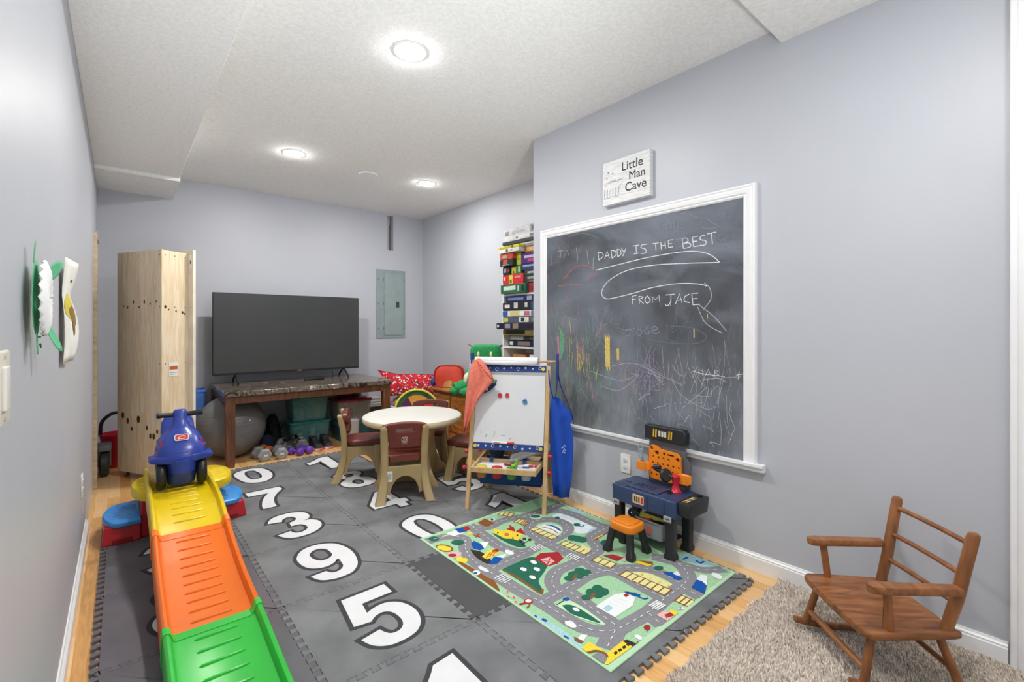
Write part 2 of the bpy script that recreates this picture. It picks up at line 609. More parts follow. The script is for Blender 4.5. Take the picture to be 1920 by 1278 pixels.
# ------------------------------------------------------------------ switch and outlets
t = thing('light_switch', 'white wall switch plate on the left wall beside the paper flower', 'light switch', (XL, 1.125, 1.033))
MB().rslab(-0.062, -0.055, 0.062, 0.055, 0, 0.009, 0.006, 0.004, M=T(0, 0, 0.067, 0, pi / 2, 0)).build('plate', mat('#e9e4d8', 0.35), t)
MB().rslab(-0.036, -0.02, 0.036, 0.02, 0.008, 0.014, 0.003, 0.002, M=T(0.0, 0, 0.067, 0, pi / 2, 0)).build('rocker', mat('#f3f1ec', 0.3), t)
for dz in (0.016, 0.118):
    MB().cyl((0.008, 0, dz), (0.0105, 0, dz), 0.004, 10).build('screw', mat('#cfcac0', 0.3, 0.4), t)
def outlet(loc, rz, label):
    t = thing('wall_outlet', label, 'outlet', loc, rz, 'white wall outlets')
    # local: plate faces -y, bottom at z=0
    MB().rslab(-0.037, 0, 0.037, 0.117, 0, 0.006, 0.005, 0.002, M=T(0, 0, 0, pi / 2)).build('plate', mat('#f0f0ee', 0.3), t)
    for z in (0.037, 0.08):
        s = MB().rslab(-0.017, z - 0.014, 0.017, z + 0.014, 0.004, 0.0085, 0.01, 0.001, M=T(0, 0, 0, pi / 2)).build('socket', mat('#e8e8e6', 0.3), t)
        MB().box(-0.008, -0.0092, z - 0.003, -0.006, -0.0084, z + 0.007).box(0.006, -0.0092, z - 0.003, 0.008, -0.0084, z + 0.006).cyl((0, -0.0092, z - 0.008), (0, -0.0084, z - 0.008), 0.0025, 8).build('slots', mat('#55575a', 0.6), s)
    return t
outlet((XR, 1.775, 0.297), pi / 2 * -1, 'white double wall outlet beside the toy workbench under the chalkboard')
outlet((1.02, YB, 0.30), 0, 'white wall outlet low on the back wall under the marble table')
outlet((XL, 3.30, 0.32), pi / 2, 'white outlet low on the left wall above the baseboard end')

# ================================================================== chalkboard, sign, wall art
t = thing('chalkboard', 'big framed chalkboard covered in chalk writing and smudges on the right wall', 'chalkboard', (XR, 1.76, 0.5))
BY0, BY1, BZ0, BZ1 = 1.054, 2.464, 0.54, 1.853
def board_material():
    m = bpy.data.materials.new('chalkboard_slate')
    m.use_nodes = True
    nt = m.node_tree
    N, L = nt.nodes, nt.links
    b = N['Principled BSDF']
    b.inputs['Roughness'].default_value = 0.75
    tc = N.new('ShaderNodeTexCoord')
    def cloud(scale, stretch, lo, hi, prev, col, amount, mask=None):
        mp = N.new('ShaderNodeMapping')
        mp.inputs['Scale'].default_value = stretch
        mp.inputs['Location'].default_value = (scale, scale * 2, 0)
        L.new(tc.outputs['Object'], mp.inputs['Vector'])
        nz = N.new('ShaderNodeTexNoise')
        nz.inputs['Scale'].default_value = scale
        nz.inputs['Detail'].default_value = 5
        nz.inputs['Distortion'].default_value = 0.8
        L.new(mp.outputs['Vector'], nz.inputs['Vector'])
        mr = N.new('ShaderNodeMapRange')
        mr.inputs['From Min'].default_value = lo
        mr.inputs['From Max'].default_value = hi
        mr.inputs['To Max'].default_value = amount
        L.new(nz.outputs['Fac'], mr.inputs['Value'])
        mx = N.new('ShaderNodeMix')
        mx.data_type = 'RGBA'
        L.new(mr.outputs['Result'] if mask is None else times(mr.outputs['Result'], mask), mx.inputs['Factor'])
        L.new(prev, mx.inputs['A'])
        mx.inputs['B'].default_value = lin(col)
        return mx.outputs['Result']
    base = N.new('ShaderNodeRGB')
    base.outputs[0].default_value = lin('#43464d')
    o = base.outputs[0]
    sx = N.new('ShaderNodeSeparateXYZ')
    L.new(tc.outputs['Object'], sx.inputs['Vector'])
    def ramp(axis, lo, hi):
        mr = N.new('ShaderNodeMapRange')
        mr.inputs['From Min'].default_value = lo
        mr.inputs['From Max'].default_value = hi
        L.new(sx.outputs[axis], mr.inputs['Value'])
        return mr.outputs['Result']
    def times(a_, b_):
        q = N.new('ShaderNodeMath')
        q.operation = 'MULTIPLY'
        L.new(a_, q.inputs[0])
        L.new(b_, q.inputs[1])
        return q.outputs[0]
    low = ramp('Z', 0.95, 0.1)
    left = ramp('Y', -0.1, 0.55)
    corner = times(low, left)
    o = cloud(1.3, (1, 1, 1), 0.42, 0.7, o, '#7d8593', 0.6)
    o = cloud(3.1, (1, 0.8, 1.5), 0.48, 0.75, o, '#8c94a2', 0.5)
    o = cloud(2.3, (1, 1.2, 0.9), 0.35, 0.7, o, '#84998a', 0.7, corner)
    o = cloud(6, (1, 1.6, 0.8), 0.5, 0.72, o, '#9a7f95', 0.5, corner)
    o = cloud(7, (1, 1.6, 0.8), 0.55, 0.72, o, '#a79b72', 0.5, corner)
    o = cloud(3.5, (1, 1.2, 0.7), 0.42, 0.75, o, '#969aa3', 0.6, low)
    o = cloud(30, (1, 2.5, 0.5), 0.55, 0.8, o, '#b4b7bd', 0.4, low)
    L.new(o, b.inputs['Base Color'])
    return m
yo, zo = 1.76, 0.5
MB().box(-0.012, BY0 - 0.02 - yo, BZ0 - 0.02 - zo, -0.001, BY1 + 0.02 - yo, BZ1 + 0.02 - zo).build('slate', board_material(), t, smooth=False)
# moulded frame: profile swept round three sides with mitres
prof = [(0.0, 0.001), (0.0, 0.014), (0.008, 0.02), (0.014, 0.017), (0.02, 0.023), (0.036, 0.026), (0.046, 0.022), (0.052, 0.026), (0.06, 0.024), (0.063, 0.001)]
fr = MB()
def fring(y, z, sy, sz):
    return [(-d, y - yo + sy * w, z - zo + sz * w) for w, d in prof]
fr.loft([fring(BY0, BZ0 - 0.01, -1, 0), fring(BY0, BZ1, -1, 1), fring(BY1, BZ1, 1, 1), fring(BY1, BZ0 - 0.01, 1, 0)])
fr.build('frame', M_white, t, smooth=True, ang=30)
lp = [(0.001, 0.0), (0.03, 0.0), (0.034, 0.008), (0.026, 0.014), (0.03, 0.022), (0.044, 0.026), (0.044, 0.038), (0.001, 0.038)]
MB().loft([[(-d, 0.952 - yo, 0.493 - zo + h) for d, h in lp], [(-d, 2.578 - yo, 0.493 - zo + h) for d, h in lp]]).build('chalk_ledge', M_white, t, smooth=False)

CHALK = [('w',0.0046,0,[(1.986,1.694),(1.98,1.641)]),('w',0.0046,0,[(1.931,1.644),(1.912,1.694),(1.893,1.644)]),('w',0.0046,0,[(1.925,1.661),(1.897,1.661)]),('w',0.0046,0,[(1.88,1.693),(1.873,1.641)]),('w',0.0046,0,[(1.834,1.693),(1.828,1.645)]),('w',0.0046,0,[(1.799,1.693),(1.781,1.669)]),('w',0.0046,0,[(1.765,1.692),(1.789,1.645)]),('w',0.0046,0,[(1.714,1.698),(1.671,1.698)]),('w',0.0046,0,[(1.692,1.699),(1.689,1.65)]),('w',0.0046,0,[(1.708,1.649),(1.668,1.65)]),('w',0.0046,0,[(1.579,1.693),(1.536,1.693)]),('w',0.0046,0,[(1.557,1.693),(1.554,1.652)]),('w',0.0046,0,[(1.522,1.695),(1.519,1.652)]),('w',0.0046,0,[(1.494,1.695),(1.491,1.653)]),('w',0.0046,0,[(1.52,1.673),(1.493,1.674)]),('w',0.0046,0,[(1.471,1.657),(1.474,1.697),(1.447,1.698)]),('w',0.0046,0,[(1.472,1.677),(1.45,1.677)]),('w',0.0046,0,[(1.471,1.657),(1.444,1.658)]),('w',0.0046,0,[(1.388,1.695),(1.38,1.639)]),('w',0.0046,0,[(1.321,1.642),(1.327,1.694),(1.294,1.695)]),('w',0.0046,0,[(1.324,1.67),(1.3,1.669)]),('w',0.0046,0,[(1.321,1.642),(1.287,1.642)]),('w',0.0046,0,[(1.244,1.699),(1.193,1.702)]),('w',0.0046,0,[(1.219,1.699),(1.214,1.642)]),('w',0.0046,1,[(1.986,1.694),(1.953,1.685),(1.944,1.663),(1.98,1.641)]),('w',0.0046,1,[(1.88,1.693),(1.846,1.682),(1.842,1.658),(1.873,1.641)]),('w',0.0046,1,[(1.834,1.693),(1.809,1.684),(1.803,1.66),(1.828,1.645)]),('w',0.0046,1,[(1.619,1.695),(1.649,1.696),(1.656,1.681),(1.625,1.666),(1.626,1.645),(1.66,1.646)]),('w',0.0046,1,[(1.388,1.695),(1.359,1.693),(1.354,1.676),(1.381,1.669)]),('w',0.0046,1,[(1.381,1.669),(1.343,1.664),(1.34,1.644),(1.38,1.639)]),('w',0.0046,1,[(1.254,1.694),(1.278,1.692),(1.281,1.675),(1.251,1.663),(1.254,1.643),(1.284,1.644)]),('w',0.0046,1,[(2.007,1.577),(1.809,1.597),(1.634,1.614),(1.457,1.622),(1.327,1.618),(1.236,1.592),(1.183,1.549),(1.193,1.542),(1.327,1.553),(1.526,1.565),(1.671,1.563),(1.789,1.545),(1.893,1.503),(1.946,1.455),(1.953,1.412),(1.925,1.388),(1.871,1.386),(1.71,1.41),(1.579,1.435),(1.424,1.447),(1.297,1.437),(1.244,1.421)]),('w',0.0046,0,[(1.718,1.342),(1.721,1.391),(1.687,1.396)]),('w',0.0046,0,[(1.719,1.37),(1.692,1.374)]),('w',0.0046,0,[(1.668,1.344),(1.671,1.389)]),('w',0.0046,0,[(1.579,1.346),(1.579,1.381),(1.557,1.361),(1.534,1.388),(1.529,1.347)]),('w',0.0046,0,[(1.491,1.387),(1.432,1.389)]),('w',0.0046,0,[(1.429,1.334),(1.404,1.39),(1.388,1.337)]),('w',0.0046,0,[(1.419,1.352),(1.391,1.355)]),('w',0.0046,0,[(1.324,1.324),(1.331,1.386),(1.294,1.387)]),('w',0.0046,0,[(1.327,1.357),(1.297,1.358)]),('w',0.0046,0,[(1.324,1.324),(1.284,1.326)]),('w',0.0046,0,[(1.462,1.329),(1.459,1.326)]),('w',0.0046,1,[(1.671,1.389),(1.641,1.381),(1.668,1.368),(1.638,1.344)]),('w',0.0046,1,[(1.612,1.389),(1.63,1.368),(1.615,1.345),(1.593,1.36),(1.612,1.389)]),('w',0.0046,1,[(1.457,1.387),(1.46,1.345),(1.482,1.324),(1.494,1.337)]),('w',0.0046,1,[(1.346,1.384),(1.372,1.371),(1.375,1.347),(1.343,1.337)]),('h',0.004,1,[(1.289,1.323),(1.207,1.259),(1.139,1.182)]),('h',0.004,1,[(1.297,1.312),(1.251,1.224),(1.161,1.171)]),('h',0.004,1,[(1.259,1.44),(1.229,1.409),(1.222,1.352),(1.266,1.296)]),('f',0.005,1,[(2.178,1.749),(2.166,1.689),(2.171,1.644)]),('f',0.005,1,[(2.082,1.719),(2.066,1.624)]),('f',0.005,1,[(2.025,1.664),(2.029,1.585)]),('d',0.005,0,[(1.327,1.779),(1.266,1.781)]),('d',0.005,0,[(1.297,1.782),(1.297,1.73),(1.327,1.745)]),('d',0.005,0,[(1.266,1.725),(1.236,1.78),(1.216,1.724)]),('d',0.005,0,[(1.254,1.746),(1.225,1.748)]),('d',0.005,0,[(1.167,1.768),(1.2,1.769),(1.204,1.739),(1.176,1.718)]),('d',0.005,0,[(1.139,1.756),(1.143,1.802),(1.112,1.802)]),('d',0.005,0,[(1.14,1.78),(1.116,1.779)]),('d',0.005,0,[(1.139,1.756),(1.109,1.756)]),('d',0.005,0,[(1.529,1.809),(1.526,1.762)]),('d',0.005,0,[(1.5,1.809),(1.526,1.785),(1.496,1.757)]),('d',0.005,0,[(1.474,1.789),(1.471,1.758),(1.449,1.757),(1.447,1.787)]),('d',0.005,0,[(1.429,1.799),(1.424,1.75)]),('d',0.005,0,[(1.404,1.747),(1.407,1.784),(1.375,1.784)]),('d',0.005,0,[(1.406,1.765),(1.381,1.766)]),('d',0.005,0,[(1.404,1.747),(1.372,1.748)]),('d',0.005,0,[(1.19,1.688),(1.187,1.648)]),('d',0.005,0,[(1.178,1.647),(1.176,1.678),(1.159,1.68),(1.156,1.666),(1.174,1.663),(1.156,1.646)]),('d',0.005,0,[(1.139,1.677),(1.139,1.645),(1.12,1.649),(1.12,1.677)]),('d',0.005,0,[(1.106,1.678),(1.098,1.644),(1.093,1.666),(1.084,1.644),(1.079,1.678)]),('f',0.005,0,[(2.357,1.746),(2.297,1.746)]),('f',0.005,0,[(2.325,1.746),(2.331,1.699),(2.352,1.711)]),('f',0.005,0,[(2.292,1.7),(2.266,1.742),(2.245,1.704)]),('d',0.004,1,[(2.215,1.834),(2.142,1.841),(2.048,1.818),(1.984,1.782)]),('d',0.004,1,[(1.903,1.77),(1.871,1.783),(1.83,1.768),(1.834,1.743),(1.809,1.723)]),('d',0.004,1,[(2.191,1.286),(2.195,1.231),(2.154,1.24),(2.161,1.286),(2.191,1.286)]),('d',0.004,1,[(2.118,1.231),(2.082,1.284),(2.13,1.322)]),('r',0.004,1,[(2.305,1.535),(2.215,1.602),(2.118,1.624),(2.036,1.594),(2.002,1.57),(2.036,1.541),(2.075,1.505)]),('r',0.004,1,[(2.344,1.496),(2.215,1.5),(2.13,1.489)]),('r',0.004,1,[(2.297,1.553),(2.24,1.558)]),('r',0.004,1,[(2.419,1.359),(2.414,1.291)]),('f',0.004,1,[(1.769,1.185),(1.7,1.195)]),('f',0.004,1,[(1.729,1.19),(1.745,1.149),(1.769,1.153)]),('f',0.004,1,[(1.69,1.171),(1.671,1.192),(1.649,1.176),(1.668,1.15),(1.69,1.171)]),('f',0.004,1,[(1.606,1.203),(1.634,1.182),(1.612,1.16),(1.597,1.176),(1.615,1.179)]),('f',0.004,1,[(1.575,1.183),(1.543,1.192),(1.565,1.208),(1.583,1.182),(1.557,1.164),(1.529,1.177)]),('d',0.004,1,[(1.871,1.14),(1.769,1.178),(1.634,1.139),(1.457,1.112),(1.297,1.116),(1.248,1.155),(1.327,1.198),(1.457,1.21)]),('d',0.005,1,[(1.871,1.297),(1.861,1.229),(1.809,1.228),(1.805,1.295)]),('y',0.005,0,[(1.929,1.157),(1.923,0.953)]),('y',0.005,0,[(1.924,1.146),(1.918,0.943)]),('y',0.005,0,[(1.919,1.136),(1.913,0.933)]),('y',0.005,0,[(1.913,1.157),(1.908,0.923)]),('y',0.005,0,[(1.908,1.146),(1.904,0.954)]),('y',0.005,0,[(1.903,1.136),(1.899,0.944)]),('y',0.005,0,[(1.898,1.157),(1.894,0.934)]),('y',0.005,0,[(1.893,1.147),(1.89,0.924)]),('y',0.005,0,[(1.834,1.068),(1.832,0.996)]),('y',0.005,0,[(1.828,1.068),(1.826,0.996)]),('y',0.005,0,[(1.821,1.069),(1.819,0.996)]),('y',0.006,0,[(1.318,1.193),(1.317,1.146)]),('y',0.004,0,[(1.242,1.274),(1.241,1.25)]),('g',0.005,0,[(2.333,1.204),(2.323,0.975)]),('g',0.005,0,[(2.325,1.194),(2.318,0.987)]),('g',0.005,0,[(2.318,1.185),(2.312,0.999)]),('g',0.005,0,[(2.31,1.175),(2.307,1.01)]),('g',0.005,0,[(2.302,1.166),(2.302,1.022)]),('g',0.005,0,[(2.294,1.156),(2.297,1.033)]),('k',0.005,0,[(2.36,1.137),(2.349,0.968)]),('k',0.005,0,[(2.352,1.137),(2.344,0.969)]),('k',0.005,0,[(2.344,1.137),(2.339,0.969)]),('y',0.004,0,[(2.171,1.084),(2.161,0.901)]),('y',0.004,0,[(2.154,1.076),(2.147,0.913)]),('y',0.004,0,[(2.137,1.067),(2.132,0.925)]),('y',0.004,0,[(2.12,1.058),(2.118,0.937)]),('w',0.0035,0,[(1.327,0.961),(1.266,0.951),(1.15,0.946)]),('w',0.0035,0,[(1.289,0.942),(1.29,0.975),(1.266,0.965),(1.269,0.943)]),('w',0.0035,0,[(1.251,0.945),(1.236,0.979),(1.225,0.947)]),('w',0.0035,0,[(1.204,0.949),(1.201,0.977),(1.181,0.974),(1.199,0.962),(1.178,0.949)]),('w',0.0035,0,[(1.089,0.958),(1.058,0.967)]),('w',0.0035,0,[(1.075,0.979),(1.079,0.938)]),('h',0.003,1,[(1.871,0.956),(1.71,0.983),(1.543,0.93),(1.391,0.882)]),('h',0.003,1,[(2.048,0.91),(1.809,0.868),(1.671,0.92),(1.809,0.809),(1.957,0.82)]),('h',0.003,1,[(1.457,0.921),(1.391,0.822),(1.251,0.766),(1.193,0.788)]),('h',0.003,1,[(1.391,0.747),(1.297,0.832),(1.236,0.882),(1.266,0.764)]),('h',0.003,1,[(1.129,0.768),(1.095,0.684)]),('h',0.003,1,[(1.266,0.922),(1.068,0.952)]),('h',0.003,1,[(1.236,0.953),(1.136,0.919)])]
CH = {'w': '#e3e5e8', 'f': '#8f96a2', 'y': '#e2c66a', 'g': '#6fae8a', 'r': '#c0645c', 'p': '#a98bc9', 'k': '#c58aa0', 'b': '#7d9cc4', 'h': '#b4b8bf', 'd': '#6d7480'}
chord = sorted(CH)
ck = MB()
ckz = [0]
def chalk(pts, w, c):
    ckz[0] += 1
    z = 0.0124 + (ckz[0] % 9) * 0.00008
    ck.ribbon([(p[0] - yo, p[1] - zo) for p in pts], w, z, M=Matrix(((0, 0, -1, 0), (1, 0, 0, 0), (0, 1, 0, 0), (0, 0, 0, 1))), m=chord.index(c))
for c, w, sm, pts in CHALK:
    chalk([(p.x, p.y) for p in smoothpath([(a, b, 0) for a, b in pts], 5)] if sm else pts, w, c)
random.seed(11)
def scratch(n, yr, zr, ln, ang, spread, cols, w=(0.0015, 0.003), curl=0.3):
    for _ in range(n):
        y, z = random.uniform(*yr), random.uniform(*zr)
        a = ang + random.uniform(-spread, spread)
        l = random.uniform(*ln)
        pts = []
        for k in range(6):
            pts.append((min(max(y, BY0 + 0.01), BY1 - 0.01), min(max(z, BZ0 + 0.015), BZ1 - 0.015)))
            y += cos(a) * l / 5
            z += sin(a) * l / 5
            a += random.uniform(-curl, curl)
        chalk(pts, random.uniform(*w), random.choice(cols))
scratch(85, (1.1, 1.75), (0.58, 0.98), (0.04, 0.22), pi / 2, 0.35, 'hhffd', (0.001, 0.0022), 0.12)
scratch(70, (1.06, 1.6), (0.56, 0.95), (0.03, 0.12), 0.8, 1.4, 'hhfwd', (0.001, 0.0024))
scratch(36, (1.5, 1.8), (0.82, 1.0), (0.05, 0.16), 0.2, 1.5, 'ppkf', (0.0015, 0.0025), 1.0)
scratch(55, (1.85, 2.4), (0.62, 1.2), (0.05, 0.22), pi / 2, 0.7, 'ggfkbdd', (0.0015, 0.003), 0.4)
scratch(26, (1.95, 2.35), (0.7, 1.1), (0.06, 0.2), pi / 2, 0.25, 'gky', (0.002, 0.004), 0.1)
scratch(40, (1.3, 2.4), (1.0, 1.35), (0.05, 0.16), 0.5, 1.6, 'dddf', (0.001, 0.0024), 0.7)
scratch(24, (1.06, 1.5), (1.5, 1.8), (0.05, 0.2), 0.2, 0.5, 'ddf', (0.001, 0.0024), 0.3)
scratch(14, (2.15, 2.44), (1.2, 1.75), (0.05, 0.16), 1.2, 0.8, 'ddrk', (0.001, 0.0024), 0.4)
ck.build('chalk_drawing', [mat(CH[c], 0.95, var=0.1, vs=120) for c in chord], t, smooth=False, label='white and coloured chalk writing and scribbles')

# sign: wrapped canvas with printed planks
t = thing('canvas_sign', 'white plank-look canvas sign reading Little Man Cave above the chalkboard', 'sign', (XR, 1.754, 1.977))
cw = MB().box(-0.036, -0.174, 0, -0.001, 0.174, 0.272).build('canvas', mat('#e4e5e6', 0.7, var=0.06, vs=14, stretch=(1, 1.2, 14)), t, bevel=0.002)
SG = Matrix(((0, 0, -1, 0), (-1, 0, 0, 0), (0, 1, 0, 0), (0, 0, 0, 1)))   # local x -> -y, y -> z, z -> -x
ln = MB()
for z in (0.045, 0.088, 0.135, 0.178, 0.225, 0.252):
    ln.ribbon([(-0.172, z), (-0.05, z + 0.001), (0.06, z - 0.001), (0.172, z)], 0.0012, 0.0364, M=SG)
    ln.box(-0.035, -0.1743, z - 0.0006, -0.002, -0.1739, z + 0.0006)
ln.build('plank_lines', mat('#b3b5b8', 0.8), t, smooth=False)
tx = MB()
for s, x, z, sz in (('Little', 0.05, 0.213, 0.076), ('Man', 0.085, 0.147, 0.070), ('Cave', 0.075, 0.080, 0.076)):
    vs, fs = lettering(s, sz, 0.0)
    for k, (dx, dz) in enumerate(((-0.0007, 0), (0.0007, 0), (0, 0.0007), (0, -0.0007))):
        tx.add([(v[0], v[1], 0.0365 + k * 0.00005) for v in vs], fs, M=SG @ T(x + dx, z + dz, 0))
tx.build('lettering', mat('#3f4144', 0.8), t, smooth=False, label='dark grey lettering reading Little Man Cave')
an = MB()
def ol(pts, w=0.0022, cl=True):
    p = [(v.x, v.y) for v in smoothpath([(a, b, 0) for a, b in pts], 4)]
    an.ribbon(p, w, 0.0364, M=SG)
ol([(-0.16, 0.05), (-0.158, 0.1), (-0.14, 0.135), (-0.1, 0.145), (-0.06, 0.135), (-0.035, 0.142), (-0.02, 0.125), (-0.03, 0.11), (-0.045, 0.1), (-0.05, 0.06)])
for x in (-0.15, -0.125, -0.085, -0.06):
    ol([(x - 0.01, 0.1), (x - 0.008, 0.06), (x - 0.012, 0.045), (x + 0.01, 0.045), (x + 0.008, 0.07), (x + 0.012, 0.095)])
for x in (-0.12, -0.09, -0.06, -0.035):
    ol([(x, 0.135), (x + 0.008, 0.148), (x + 0.012, 0.14), (x + 0.02, 0.15)])
for x, z in ((-0.13, 0.205), (-0.095, 0.19), (-0.14, 0.172)):
    an.flat(circle(x, z, 0.006, 5), 0.0364, M=SG)
an.build('animal_drawing', mat('#77797d', 0.8), t, smooth=False, label='grey line drawing of small animals')

# ------------------------------------------------------------------ children's art on the left wall
t = thing('paper_turtle', 'paper turtle craft with white pleated oval shell and green limbs pinned to left wall', 'wall art', (XL, 1.45, 1.265))
M_gp = mat('#5fb98b', 0.7, var=0.06)
def card(name, pts, curl, off, m=None, label=None):
    """thin paper shape in the wall's y-z plane, lifting away from the wall towards its tip"""
    y0 = pts[0][0]
    z0 = pts[0][1]
    n = len(pts)
    cy, cz = sum(p[0] for p in pts) / n, sum(p[1] for p in pts) / n
    def P(y, z):
        d = math.hypot(y, z) / 0.13
        return (off + curl * d * d, y, z)
    vs, fs = [], []
    R_ = 4
    for r in range(1, R_ + 1):
        for p in pts:
            f = r / R_
            vs.append(P(cy + (p[0] - cy) * f, cz + (p[1] - cz) * f))
    vs.append(P(cy, cz))
    c = len(vs) - 1
    for k in range(n):
        fs.append((k, (k + 1) % n, c))
        for r in range(R_ - 1):
            fs.append((r * n + k, (r + 1) * n + k, (r + 1) * n + (k + 1) % n, r * n + (k + 1) % n))
    o = MB().add(vs, fs).build(name, m or M_gp, t, label=label)
    o.modifiers.new('thick', 'SOLIDIFY').thickness = 0.0010
    return o
def leafpts(y, z, L_, w, a, n=18):
    out = []
    for k in range(n):
        q = 2 * pi * k / n
        u, v = L_ / 2 * cos(q), w / 2 * sin(q) * (0.8 + 0.2 * cos(q))
        out.append((y + u * cos(a) - v * sin(a), z + u * sin(a) + v * cos(a)))
    return out
card('backing', circle(0, 0, 0.066, 24, 0.082), 0.004, 0.014)
card('flipper', leafpts(0.085, 0.062, 0.10, 0.05, 0.55), 0.022, 0.016)
card('flipper', leafpts(0.072, -0.075, 0.11, 0.045, -1.0), 0.022, 0.016)
card('tail', leafpts(-0.02, 0.098, 0.05, 0.022, 1.4), 0.004, 0.012)
hd_ = card('head', leafpts(-0.02, -0.092, 0.062, 0.036, -1.57), 0.004, 0.016)
fc = MB()
fc.tube([(0.0225, -0.03, -0.100), (0.0235, -0.02, -0.108), (0.0225, -0.008, -0.100)], 0.0012, 5)
fc.ball((0.0215, -0.028, -0.085), 0.002, 8).ball((0.0215, -0.012, -0.085), 0.002, 8)
fc.build('drawn_face', mat('#2e5a46', 0.7), hd_, smooth=False)
rows = []
n = 40
for k in range(n + 1):
    a = 2 * pi * k / n
    pl = 0.0022 * (1 if k % 2 else -1)
    rows.append([(0.030, 0.008 * cos(a), 0.012 * sin(a)), (0.038, 0.026 * cos(a), 0.036 * sin(a)), (0.036 + pl, 0.046 * cos(a), 0.060 * sin(a)), (0.030 + pl * 1.2, 0.060 * cos(a), 0.078 * sin(a)), (0.027 + pl * 1.5, 0.066 * cos(a), 0.084 * sin(a))])
f_o = MB().strip(rows).build('pleated_shell', mat('#f0f1f3', 0.8), t, smooth=True, ang=70)
f_o.modifiers.new('thick', 'SOLIDIFY').thickness = 0.0010
t = thing('child_painting', 'curling white paper with a yellow and brown painted splotch taped to left wall', 'wall art', (XL, 2.25, 1.08))
rows, spl, sp2 = [], [], []
for k in range(15):
    z = 0.355 * k / 14
    off = 0.006 + 0.02 * abs(sin(pi * k / 14 * 1.3 + 0.4))
    rows.append([(0.004 + off * (0.4 + 0.9 * q), -0.11 + 0.22 * q, z) for q in (0, 0.25, 0.5, 0.75, 1)])
MB().strip(rows).build('sheet', mat('#efeee9', 0.8), t).modifiers.new('thick', 'SOLIDIFY').thickness = 0.0008
def on_sheet(q, z):
    off = 0.006 + 0.02 * abs(sin(pi * z / 0.355 * 1.3 + 0.4))
    return (0.0052 + off * (0.4 + 0.9 * q), -0.11 + 0.22 * q, z)
pn = MB()
def blob(q0, z0, rq, rz, m, d=0):
    pts = []
    for k in range(14):
        a = 2 * pi * k / 14
        j = 1 + 0.2 * sin(3 * a + q0 * 9)
        p = on_sheet(q0 + rq * j * cos(a), z0 + rz * j * sin(a))
        pts.append((p[0] + 0.0006 + d, p[1], p[2]))
    c = on_sheet(q0, z0)
    pn.add(pts + [(c[0] + 0.0006 + d, c[1], c[2])], [(k, (k + 1) % 14, 14) for k in range(14)], m=m)
blob(0.5, 0.19, 0.4, 0.05, 0)
blob(0.62, 0.165, 0.2, 0.035, 1, 0.0006)
blob(0.6, 0.12, 0.08, 0.025, 1, 0.0006)
blob(0.66, 0.285, 0.07, 0.005, 2, 0.0006)
pn.build('paint_marks', [mat('#d9c63f', 0.8), mat('#8a6a2b', 0.8), mat('#4b5f58', 0.8)], t, smooth=False, label='yellow and brown paint')

